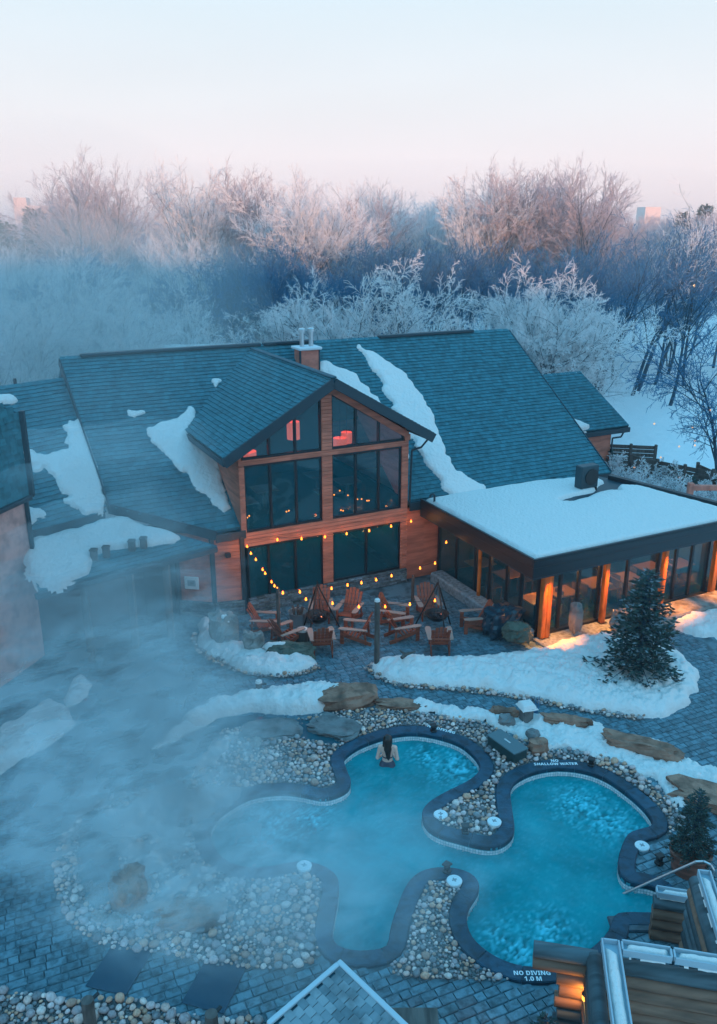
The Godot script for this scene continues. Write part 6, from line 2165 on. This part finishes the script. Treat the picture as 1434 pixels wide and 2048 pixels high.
func woods() -> void:
	# prototypes
	var P := {}
	P.frost0 = bare_tree(11, 10.5, 1.05, 4, [17, 8, 7, 9], 0.026, 0.22, Vector2.ZERO, 0.12, 2)
	P.frost1 = bare_tree(12, 10.0, 1.1, 4, [17, 8, 7, 9], 0.026, 0.25, Vector2.ZERO, 0.15, 2)
	P.elm0 = bare_tree(21, 17.0, 0.75, 4, [18, 9, 8, 8], 0.026, 0.3, Vector2.ZERO, 0.0, 2)
	P.elm1 = bare_tree(22, 16.5, 0.7, 4, [18, 9, 8, 8], 0.026, 0.3, Vector2.ZERO, 0.0, 1)
	P.elm2 = bare_tree(23, 17.0, 0.8, 4, [18, 9, 8, 8], 0.026, 0.35, Vector2.ZERO, 0.0, 3)
	P.thin0 = bare_tree(31, 13.0, 0.7, 4, [12, 7, 5, 5], 0.024, 0.35)
	P.lean0 = bare_tree(41, 14.0, 0.85, 4, [12, 6, 5, 4], 0.024, 0.38, Vector2(0.32, 0.0), 0.05)
	P.lean1 = bare_tree(42, 12.0, 0.85, 4, [12, 6, 5, 4], 0.024, 0.3, Vector2(0.2, 0.05), 0.1)
	P.droop = bare_tree(51, 8.5, 1.1, 4, [14, 8, 6, 5], 0.022, 0.18, Vector2(-0.15, 0.0), 0.32)
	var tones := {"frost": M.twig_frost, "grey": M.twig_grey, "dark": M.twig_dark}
	var plant := func(kind: String, tone: String, x: float, d: float, s: float, label: String, group: String) -> void:
		var o := thing("bare_tree", label, "tree", Vector3(x, -0.03, -d), rng.randf() * TAU if not kind.begins_with("lean") and kind != "droop" else rng.randf_range(-0.3, 0.3), group)
		o.scale = Vector3.ONE * s / maxf(P[kind][1].get_aabb().end.y, 1.0)
		put("trunk", P[kind][0], o)
		stuff(put("crown", P[kind][1], o, Transform3D(), tones[tone]))
	# white-frosted round crowns close behind the lodge
	for q in [[-3.2, 44.0, 9.8, "white-frosted broad tree behind the lodge chimney, left half"], [0.6, 43.0, 10.4, "white-frosted broad tree behind the ridge just right of the chimney flues"], [3.9, 45.0, 7.0, "small white-frosted tree at the right foot of the broad ones"], [9.0, 46.0, 10.0, "tall white-frosted crown behind the right end of the ridge"], [13.2, 48.5, 9.8, "frosted tree with pale trunks above the outbuilding"], [11.0, 52.0, 10.2, "frosted crown behind the right end of the lodge, second row"], [-9.5, 52.0, 9.0, "frosted tree left of the chimney beyond the low snowy roof"]]:
		plant.call("frost0" if int(q[1]) % 2 else "frost1", "frost", q[0], q[1], q[2], q[3], "frosted trees behind the lodge")
	var steamy := [[-13.0, 46.0, 8.6, "nearest the low snowy roof"], [-17.5, 44.0, 8.4, "closest to the left end of the roof ridge"], [-21.0, 48.0, 9.0, "left of the roof, above the dark small tree"], [-11.0, 57.0, 9.6, "straight behind the low snowy roof"], [-24.0, 55.0, 9.6, "at the left edge above the open snow"], [-16.5, 53.0, 9.8, "in the thickest part of the steam"], [-6.0, 58.0, 9.4, "just left of the chimney, farther back"], [-19.5, 60.0, 10.6, "below the wide sunlit tree top"], [-1.0, 56.0, 9.2, "straight behind the chimney flues, farther back"]]
	for k in steamy.size():
		var q: Array = steamy[k]
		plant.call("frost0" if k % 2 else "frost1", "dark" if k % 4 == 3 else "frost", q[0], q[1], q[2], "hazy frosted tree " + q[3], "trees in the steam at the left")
	# leaning trees on the snow at the right
	for q in [["lean0", "dark", 19.56, 60.2, 12.5, "dark tree leaning right, nearest of the trio on the open snow"], ["thin0", "dark", 20.0, 66.8, 10.3, "slender dark tree rising from open snow left of the leaning trio"], ["lean0", "dark", 24.7, 70.0, 13.1, "dark tree at the back of the trio on the open snow"], ["lean1", "dark", 25.2, 69.2, 12.1, "dark tree with a broad foot in the middle of the trio on the snow"], ["lean1", "dark", 21.0, 56.6, 12.1, "forked dark tree with a thick trunk nearest the right edge"], ["thin0", "dark", 25.6, 66.8, 11.5, "dark tree behind the forked one at the right edge"], ["lean0", "dark", 15.6, 56.0, 12.5, "grey leaning trunk at the corner of the outbuilding roof"], ["thin0", "dark", 30.2, 72.5, 11.5, "thin dark tree at the far right edge on the snow"], ["thin0", "dark", 17.8, 62.0, 11.5, "slender dark tree nearest the outbuilding on the open snow"], ["lean1", "dark", 22.6, 64.5, 12.0, "dark tree between the leaning trio and the forked tree"], ["lean1", "dark", 31.0, 80.0, 12.1, "dark tree farther back at the right edge"], ["droop", "dark", 15.9, 35.5, 8.5, "bare tree with drooping branches and fairy lights at the right edge"], ["droop", "dark", -19.5, 40.0, 6.8, "small dark bare tree on the snow at the left edge"]]:
		plant.call(q[0], q[1], q[2], q[3], q[4], q[5], "")
	# tall trees whose tops catch the sun
	for q in [[-22.8, 75.0, 16.3, "elm2", "wide tall sunlit tree top at the upper left"], [-14.3, 80.0, 16.3, "elm1", "tall narrow tree rising above the wood left of the middle"], [-11.9, 85.0, 16.0, "elm0", "pale tall tree just right of the narrow one"], [-3.9, 70.0, 15.0, "elm2", "fan-shaped tree top standing alone left of the middle of the skyline"], [3.8, 95.0, 15.7, "elm0", "rosy tree top in the middle of the skyline"], [9.6, 75.0, 15.2, "elm1", "orange-lit tree at the left of the right-hand group"], [12.6, 78.0, 15.6, "elm0", "orange-lit many-limbed tree in the right-hand group"], [16.3, 80.0, 16.2, "elm2", "tallest sunlit tree of the right-hand group"], [19.6, 75.0, 15.7, "elm1", "sunlit tree at the right of the right-hand group"], [22.5, 82.0, 13.5, "elm0", "low rosy tree top right of the tall group"], [20.5, 62.0, 13.2, "lean0", "dark limbed tree leaning out to the right before the sunlit tops"], [-17.0, 88.0, 14.0, "elm0", "faint tree top between the two tall left trees"], [0.5, 82.0, 13.5, "elm1", "low sunlit tree left of the rosy one in the middle"], [6.8, 86.0, 13.8, "elm2", "low sunlit tree right of the rosy one in the middle"]]:
		plant.call(q[3], "grey" if rng.randf() < 0.35 else "frost", q[0], q[1], q[2] + 1.5, q[4], "tall trees along the skyline")
	# the body of the wood
	for row in [[60.0, 1.0], [66.0, 1.0], [74.0, 1.0], [90.0, 1.0], [102.0, 1.0]]:
		var x: float = -0.46 * row[0] - 4.0
		while x < (14.0 if row[0] < 70 else 0.3 * row[0] + 8.0):
			var d: float = row[0] + rng.randf_range(-3.0, 3.0)
			var kind: String = ["elm0", "elm1", "elm2", "thin0", "thin0"][rng.randi() % 5]
			var s := rng.randf_range(9.6, 11.6) if row[0] < 80 else rng.randf_range(11.0, 12.6)
			var ang := x / d
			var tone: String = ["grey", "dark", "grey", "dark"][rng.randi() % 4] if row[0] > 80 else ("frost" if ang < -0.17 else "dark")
			var zone: String = "behind the left wing" if ang < -0.27 else ("above the low snowy roof" if ang < -0.15 else ("left of the chimney" if ang < -0.06 else ("behind the chimney" if ang < 0.04 else ("above the middle of the ridge" if ang < 0.14 else ("above the right end of the ridge" if ang < 0.24 else "toward the open snow at the right")))))
			var rank: String = "front rank" if row[0] < 63 else ("second rank" if row[0] < 70 else ("third rank" if row[0] < 80 else ("fourth rank" if row[0] < 95 else "last rank")))
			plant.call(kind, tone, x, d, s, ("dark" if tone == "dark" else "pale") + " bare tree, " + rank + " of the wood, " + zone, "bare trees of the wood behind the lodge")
			x += rng.randf_range(3.2, 5.2) * (row[0] / 66.0)
	# evergreens and the far edge of the plain
	var c := conifer(12.0, 2.4, 26, 0.9, 91, 0.1, 0.9)
	var i := 0
	for q in [[-33.0, 84.0, 0.95], [-29.5, 82.0, 1.05], [-25.0, 78.0, 0.92], [-36.0, 88.0, 1.0], [54.0, 150.0, 1.1], [58.5, 152.0, 1.2], [62.0, 148.0, 1.0]]:
		var o := thing("spruce_tree", ["second hazy spruce from the left edge below the rosy tower block", "third hazy spruce from the left edge", "fourth hazy spruce from the left edge, the most to the right", "hazy spruce nearest the left edge", "first dark spruce of the group on the right horizon, left one", "tallest dark spruce of the group on the right horizon", "dark spruce of the right horizon group nearest the edge"][i], "spruce tree", Vector3(q[0], 0, -q[1]), i * 1.1, "far spruces at the left" if i < 4 else "far spruces at the right")
		o.scale = Vector3.ONE * q[2]
		put("trunk", c[0], o)
		stuff(put("crown", c[1], o))
		i += 1
	var mm := MultiMesh.new()
	mm.transform_format = MultiMesh.TRANSFORM_3D
	mm.mesh = P.elm0[1]
	mm.instance_count = 190
	for k in 190:
		var d := rng.randf_range(120.0, 230.0)
		var t := Transform3D(Basis(Vector3.UP, rng.randf() * TAU).scaled(Vector3.ONE * rng.randf_range(0.5, 0.66)), Vector3(rng.randf_range(-0.5, 0.5) * d, 0, -d))
		mm.set_instance_transform(k, t)
	var far := MultiMeshInstance3D.new()
	far.name = "distant_wood"
	far.multimesh = mm
	stuff(far, "distant bare wood fading into the haze")
	add_child(far)
	# fairy lights in the drooping tree
	var fl := thing("fairy_lights", "tiny warm lights scattered in the drooping tree at the right edge", "fairy lights", Vector3(15.3, 0, -34.6))
	var b := MB.new()
	b.lathe(Transform3D(), [Vector2(0, -0.045), Vector2(0.04, 0), Vector2(0, 0.045)], 8)
	var bm := b.mesh(glow(1.0, 0.42, 0.16, 1.3))
	for k in 18:
		put("bulb", bm, fl, Transform3D(Basis(), Vector3(rng.randf_range(-3.4, 1.6), rng.randf_range(0.9, 4.4), rng.randf_range(-1.2, 1.2))))
	# lamp on a pole in the wood
	var lp := thing("street_lamp", "small lit lamp on a pole among the trees at the right", "lamp", Vector3(24.5, 0, -64.0))
	var pm := MB.new()
	pm.tube(Vector3.ZERO, Vector3(0, 7.2, 0), 0.07, 0.05, 7)
	put("pole", pm.mesh(M.iron), lp)
	var gb := MB.new()
	gb.lathe(Transform3D(Basis(), Vector3(0, 7.3, 0)), [Vector2(0, -0.12), Vector2(0.12, 0), Vector2(0, 0.12)], 8)
	put("globe", gb.mesh(glow(1.0, 0.55, 0.2, 3.0)), lp)

# ------------------------------------------------------------------ the bather
# smooth union of tapered capsules on a grid, meshed as surface nets
func body_mesh(bones: Array, cell: float, blend: float, mb: MB) -> void:
	var lo := Vector3(1e9, 1e9, 1e9)
	var hi := -lo
	for b in bones:
		for e in 2:
			var r: float = b[2 + e] + blend + cell * 2
			var p: Vector3 = b[e]
			lo = Vector3(minf(lo.x, p.x - r), minf(lo.y, p.y - r), minf(lo.z, p.z - r))
			hi = Vector3(maxf(hi.x, p.x + r), maxf(hi.y, p.y + r), maxf(hi.z, p.z + r))
	var n := Vector3i((hi - lo) / cell) + Vector3i.ONE * 2
	var f := PackedFloat32Array()
	f.resize(n.x * n.y * n.z)
	f.fill(1.0)
	for b in bones:
		var a: Vector3 = b[0]
		var e: Vector3 = b[1]
		var ra: float = b[2]
		var rb: float = b[3]
		var sq: float = b[4] if b.size() > 4 else 1.0   # flattened front to back
		var m := maxf(ra, rb) + blend * 2.0 + cell * 2
		var l := Vector3(minf(a.x, e.x), minf(a.y, e.y), minf(a.z, e.z)) - Vector3.ONE * m
		var h := Vector3(maxf(a.x, e.x), maxf(a.y, e.y), maxf(a.z, e.z)) + Vector3.ONE * m
		var i0 := Vector3i((l - lo) / cell).clamp(Vector3i.ZERO, n - Vector3i.ONE)
		var i1 := Vector3i((h - lo) / cell).clamp(Vector3i.ZERO, n - Vector3i.ONE)
		var ab := e - a
		var ll := maxf(ab.length_squared(), 1e-8)
		for z in range(i0.z, i1.z + 1):
			for y in range(i0.y, i1.y + 1):
				for x in range(i0.x, i1.x + 1):
					var p := lo + Vector3(x, y, z) * cell
					var t := clampf((p - a).dot(ab) / ll, 0, 1)
					var w := p - (a + ab * t)
					w.z *= sq
					var d := w.length() - lerpf(ra, rb, t)
					var k := (z * n.y + y) * n.x + x
					var o := f[k]
					var hh := clampf(0.5 + 0.5 * (o - d) / blend, 0, 1)
					f[k] = lerpf(o, d, hh) - blend * hh * (1.0 - hh)
	var id := PackedInt32Array()
	id.resize(n.x * n.y * n.z)
	id.fill(-1)
	var st := [1, n.x, n.x * n.y]
	for z in n.z - 1:
		for y in n.y - 1:
			for x in n.x - 1:
				var k := (z * n.y + y) * n.x + x
				var s := 0
				for c in 8:
					if f[k + (c & 1) * st[0] + ((c >> 1) & 1) * st[1] + ((c >> 2) & 1) * st[2]] < 0:
						s += 1
				if s == 0 or s == 8:
					continue
				var sum := Vector3.ZERO
				var cnt := 0
				for c in 8:
					for ax in 3:
						if c & (1 << ax):
							continue
						var c2 := c | (1 << ax)
						var va := f[k + (c & 1) * st[0] + ((c >> 1) & 1) * st[1] + ((c >> 2) & 1) * st[2]]
						var vb := f[k + (c2 & 1) * st[0] + ((c2 >> 1) & 1) * st[1] + ((c2 >> 2) & 1) * st[2]]
						if (va < 0) != (vb < 0):
							var q := Vector3(c & 1, (c >> 1) & 1, (c >> 2) & 1)
							q[ax] = va / (va - vb)
							sum += q
							cnt += 1
				var g := Vector3(f[k + 1] - f[k], f[k + st[1]] - f[k], f[k + st[2]] - f[k])
				var kk: int = k + 1 + st[1] + st[2]
				g += Vector3(f[kk] - f[kk - 1], f[kk] - f[kk - st[1]], f[kk] - f[kk - st[2]])
				id[k] = mb.vert(lo + (Vector3(x, y, z) + sum / cnt) * cell, g.normalized())
	for z in range(1, n.z - 1):
		for y in range(1, n.y - 1):
			for x in range(1, n.x - 1):
				var k := (z * n.y + y) * n.x + x
				for ax in 3:
					if (f[k] < 0) == (f[k + st[ax]] < 0):
						continue
					var u: int = st[(ax + 1) % 3]
					var w: int = st[(ax + 2) % 3]
					var q := [id[k - u - w], id[k - w], id[k], id[k - u]]
					if q.has(-1):
						continue
					if f[k] < 0:
						mb.tri_i(q[0], q[1], q[2])
						mb.tri_i(q[0], q[2], q[3])
					else:
						mb.tri_i(q[0], q[2], q[1])
						mb.tri_i(q[0], q[3], q[2])

func person() -> void:
	# stands in the pool to the hips, back to the viewer, arms bent forward; local -z is where she looks
	var o := thing("person", "person seen from behind standing waist-deep in the pool, long dark hair over the back", "person", Vector3(0.66, -1.10, -16.55), -0.1)
	var mb := MB.new()
	var B := []
	for s in [-1.0, 1.0]:
		B.append([Vector3(s * 0.095, 0.06, 0), Vector3(s * 0.1, 0.46, 0.0), 0.042, 0.056])      # shin
		B.append([Vector3(s * 0.1, 0.46, 0), Vector3(s * 0.095, 0.84, 0.0), 0.058, 0.088])      # thigh
		B.append([Vector3(s * 0.095, 0.05, 0.02), Vector3(s * 0.11, 0.035, -0.16), 0.036, 0.026])  # foot
		B.append([Vector3(s * 0.085, 0.90, 0.03), Vector3(s * 0.08, 0.94, 0.02), 0.105, 0.095])  # seat
		B.append([Vector3(s * 0.17, 1.385, 0.0), Vector3(s * 0.225, 1.12, 0.035), 0.047, 0.039])   # upper arm
		B.append([Vector3(s * 0.225, 1.12, 0.035), Vector3(s * 0.13, 1.04, -0.20), 0.038, 0.026])  # forearm
		B.append([Vector3(s * 0.02, 1.42, 0.0), Vector3(s * 0.165, 1.39, 0.0), 0.05, 0.046])      # shoulder
		B.append([Vector3(s * 0.075, 1.25, -0.065), Vector3(s * 0.08, 1.24, -0.075), 0.06, 0.055])  # chest
	B.append([Vector3(0, 0.93, 0.0), Vector3(0, 1.08, 0.0), 0.135, 0.112, 1.25])
	B.append([Vector3(0, 1.08, 0.0), Vector3(0, 1.3, 0.0), 0.108, 0.125, 1.3])
	B.append([Vector3(-0.06, 1.32, 0), Vector3(0.06, 1.32, 0), 0.10, 0.10, 1.25])
	B.append([Vector3(0, 1.38, 0.005), Vector3(0, 1.5, -0.01), 0.052, 0.046])
	body_mesh(B, 0.016, 0.03, mb)
	# head: skull, jaw, nose, ears, lips, eye sockets left shallow
	var H := [[Vector3(0, 1.60, 0.0), Vector3(0, 1.61, 0.02), 0.088, 0.088], [Vector3(0, 1.545, -0.045), Vector3(0, 1.515, -0.055), 0.058, 0.04], [Vector3(0, 1.585, -0.088), Vector3(0, 1.56, -0.108), 0.011, 0.015], [Vector3(-0.022, 1.525, -0.094), Vector3(0.022, 1.525, -0.094), 0.009, 0.009], [Vector3(0, 1.48, -0.01), Vector3(0, 1.54, -0.015), 0.046, 0.05]]
	for s in [-1.0, 1.0]:
		H.append([Vector3(s * 0.084, 1.56, 0.0), Vector3(s * 0.09, 1.59, 0.012), 0.012, 0.016])
		H.append([Vector3(s * 0.05, 1.565, -0.055), Vector3(s * 0.04, 1.545, -0.06), 0.03, 0.03])
	body_mesh(H, 0.008, 0.014, mb)
	# hands, resting on the water
	for s in [-1.0, 1.0]:
		var w := Vector3(s * 0.13, 1.04, -0.20)
		var F := [[w, w + Vector3(-s * 0.02, -0.012, -0.075), 0.024, 0.03]]
		for k in 4:
			var b0 := w + Vector3(-s * (0.046 - 0.022 * k) , -0.014, -0.085)
			var ln: float = [0.062, 0.074, 0.070, 0.054][k]
			var m := b0 + Vector3(-s * 0.004, -0.004, -ln * 0.55)
			F.append([b0, m, 0.0095, 0.009])
			F.append([m, m + Vector3(0, -ln * 0.25, -ln * 0.42), 0.009, 0.0075])
		F.append([w + Vector3(-s * 0.02, -0.008, -0.02), w + Vector3(-s * 0.06, -0.018, -0.05), 0.013, 0.0105])
		F.append([w + Vector3(-s * 0.06, -0.018, -0.05), w + Vector3(-s * 0.068, -0.024, -0.085), 0.0105, 0.008])
		body_mesh(F, 0.005, 0.008, mb)
	put("body", mb.mesh(M.skin), o)
	var hb := MB.new()
	body_mesh([[Vector3(0, 1.615, 0.012), Vector3(0, 1.60, 0.03), 0.098, 0.096], [Vector3(0, 1.59, 0.06), Vector3(0.01, 1.40, 0.105), 0.088, 0.082, 1.25], [Vector3(0.01, 1.40, 0.105), Vector3(0.025, 1.2, 0.125), 0.08, 0.045, 1.5], [Vector3(0.025, 1.2, 0.125), Vector3(0.03, 1.13, 0.125), 0.045, 0.014, 1.3], [Vector3(-0.075, 1.6, -0.005), Vector3(-0.085, 1.45, 0.05), 0.03, 0.03], [Vector3(0.075, 1.6, -0.005), Vector3(0.08, 1.48, 0.05), 0.028, 0.026]], 0.012, 0.025, hb)
	put("hair", hb.mesh(relief(M.hair, noise_tex(0.06, 16, 0, 1, 256, 0, 7.0), 1.0)), o)
	# bikini: band round the back, briefs
	var cl := MB.new()
	var rows := [[1.135, 1.1, 0.152, 0.118]]
	for k in 28:
		var a := TAU * k / 28.0
		var b := TAU * (k + 1) / 28.0
		var e := func(an: float, y: float, rx: float, rz: float) -> Vector3: return Vector3(cos(an) * rx, y, sin(an) * rz)
		cl.quad(e.call(b, 1.14, 0.119, 0.094), e.call(a, 1.14, 0.119, 0.094), e.call(a, 1.175, 0.122, 0.098), e.call(b, 1.175, 0.122, 0.098))
	put("bikini_top", cl.mesh(M.cloth), o)
	var br := MB.new()
	var BB := []
	for s in [-1.0, 1.0]:
		BB.append([Vector3(s * 0.085, 0.90, 0.03), Vector3(s * 0.08, 0.945, 0.02), 0.109, 0.099])
	BB.append([Vector3(0, 0.93, 0.0), Vector3(0, 0.985, 0.0), 0.141, 0.134, 1.24])
	body_mesh(BB, 0.016, 0.03, br)
	put("bikini_briefs", br.mesh(M.cloth), o)

# ------------------------------------------------------------------ steam
func steam() -> void:
	var o := Node3D.new()
	o.name = "steam"
	stuff(o, "drifting white steam rising from the pools at the left")
	add_child(o)
	# [centre, size, density]
	var puffs := [
		[Vector3(-3.6, 0.7, -14.2), Vector3(4.0, 2.2, 3.2), 0.12],
		[Vector3(-4.2, 1.5, -16.0), Vector3(4.2, 3.4, 4.2), 0.10],
		[Vector3(-2.6, 0.4, -13.6), Vector3(3.2, 1.2, 2.6), 0.10],
		[Vector3(-5.0, 2.6, -18.0), Vector3(4.4, 4.4, 4.4), 0.06],
		[Vector3(-6.2, 4.2, -20.4), Vector3(5.0, 6.0, 5.0), 0.05],
		[Vector3(-3.2, 1.0, -12.3), Vector3(4.2, 1.8, 2.4), 0.08],
		[Vector3(-6.6, 1.4, -14.6), Vector3(4.2, 3.0, 5.0), 0.05],
		[Vector3(-8.4, 6.6, -26.0), Vector3(9.0, 9.0, 9.0), 0.025],
		[Vector3(-12.5, 8.0, -35.0), Vector3(13.0, 12.0, 12.0), 0.028],
		[Vector3(-17.5, 5.5, -43.0), Vector3(20.0, 12.0, 11.0), 0.05],
		[Vector3(-11.0, 6.4, -41.5), Vector3(12.0, 10.0, 6.0), 0.045],
		[Vector3(-22.0, 4.0, -58.0), Vector3(38.0, 13.0, 22.0), 0.022],
		[Vector3(-0.8, 0.2, -12.4), Vector3(3.0, 0.8, 3.0), 0.05],
		[Vector3(-1.4, 0.9, -10.7), Vector3(4.2, 1.8, 2.2), 0.09],
		[Vector3(0.0, 5.0, -84.0), Vector3(130.0, 19.0, 56.0), 0.007],
	]
	for q in puffs:
		for k in 2:
			var f := FogVolume.new()
			f.name = named(o, "steam_puff")
			f.shape = RenderingServer.FOG_VOLUME_SHAPE_ELLIPSOID
			f.size = q[1] * [1.25, 0.75][k]
			f.position = q[0] + Vector3(rng.randf_range(-0.06, 0.06), rng.randf_range(-0.03, 0.03), rng.randf_range(-0.06, 0.06)) * f.size
			var m := FogMaterial.new()
			m.albedo = Color(0.9, 0.98, 1.0)
			m.density = q[2] * 0.45
			f.material = m
			o.add_child(f, true)
	# torn wisps along the plume
	var g := RandomNumberGenerator.new()
	g.seed = 515
	var plume := [Vector3(-2.6, 0.4, -13.0), Vector3(-3.2, 1.0, -14.4), Vector3(-4.2, 2.0, -16.2), Vector3(-5.4, 3.4, -18.6), Vector3(-6.6, 5.0, -21.5), Vector3(-8.0, 7.0, -25.5)]
	for k in 38:
		var u := pow(g.randf(), 1.3) * (plume.size() - 1.001)
		var i := int(u)
		var c: Vector3 = plume[i].lerp(plume[i + 1], u - i)
		var w := 0.45 + u * 0.28
		c += Vector3(g.randfn() * w * 1.3, g.randfn() * 0.35 * w, g.randfn() * w)
		c.y = maxf(c.y, 0.35)
		var f := FogVolume.new()
		f.name = named(o, "steam_wisp")
		f.shape = RenderingServer.FOG_VOLUME_SHAPE_ELLIPSOID
		f.size = Vector3(w * g.randf_range(0.5, 1.0), w * g.randf_range(1.1, 2.2), w * g.randf_range(0.5, 1.0))
		f.rotation = Vector3(g.randf_range(-0.7, 0.1), g.randf() * TAU, g.randf_range(0.1, 0.7))
		f.position = c
		var m := FogMaterial.new()
		m.albedo = Color(0.9, 0.98, 1.0)
		m.density = 0.18 / (0.6 + u * 0.9)
		f.material = m
		o.add_child(f, true)
	# thin undulating sheets of vapour over the water and the paving, one above the other
	var vm := tinted(mat(0.93, 0.97, 0.99, 1.0))
	vm.albedo_color.a = 0.29
	vm.transparency = BaseMaterial3D.TRANSPARENCY_ALPHA
	var nf := FastNoiseLite.new()
	nf.seed = 31
	nf.frequency = 1.0
	nf.fractal_octaves = 4
	# [middle, half width and depth, height, opacity, grain]
	var sheets := [
		[V(-3.6, -13.4), V(3.9, 3.0), 0.25, 0.95, 0.55],
		[V(-4.4, -14.2), V(4.3, 3.8), 0.65, 0.95, 0.5],
		[V(-5.2, -15.4), V(4.6, 4.6), 1.2, 0.95, 0.45],
		[V(-6.0, -16.8), V(4.9, 5.2), 1.9, 0.9, 0.4],
		[V(-6.8, -18.6), V(5.0, 5.6), 2.8, 0.75, 0.34],
		[V(-7.8, -20.8), V(5.4, 6.0), 4.0, 0.55, 0.28],
		[V(-8.6, -23.5), V(5.6, 6.5), 5.6, 0.45, 0.22],
		[V(-2.0, -11.9), V(4.4, 2.2), 0.35, 0.75, 0.5],
		[V(-0.8, -12.6), V(4.8, 3.2), 0.8, 0.5, 0.4],
	]
	for q in sheets:
		var mb := MB.new()
		var half: Vector2 = q[1]
		var n := 56
		for j in n + 1:
			for i in n + 1:
				var u := Vector2(i, j) / n * 2.0 - Vector2.ONE
				var p: Vector2 = q[0] + u * half
				var wx := nf.get_noise_3d(p.x * q[4], p.y * q[4], q[2] * 3.0)
				var wy := nf.get_noise_3d(p.x * q[4] + 30.0, p.y * q[4], q[2] * 3.0)
				var w := nf.get_noise_3d((p.x + wx * 1.6) * q[4] * 1.7, (p.y + wy * 1.6) * q[4] * 1.7, q[2] * 5.0)
				var edge := clampf(1.0 - u.length() + 0.25 * wx, 0, 1)
				edge = edge * edge * (3.0 - 2.0 * edge)
				mb.col = Color(1, 1, 1, clampf(edge * 1.8 * (0.74 + 1.2 * w), 0, 1) * q[3])
				mb.vert(Vector3(p.x, q[2] + half.y * 0.045 * wy + 0.04 * w, p.y), Vector3.UP)
		for j in n:
			for i in n:
				var a := j * (n + 1) + i
				mb.tri_i(a, a + n + 1, a + 1)
				mb.tri_i(a + 1, a + n + 1, a + n + 2)
		put("vapour", mb.mesh(vm, true), o)
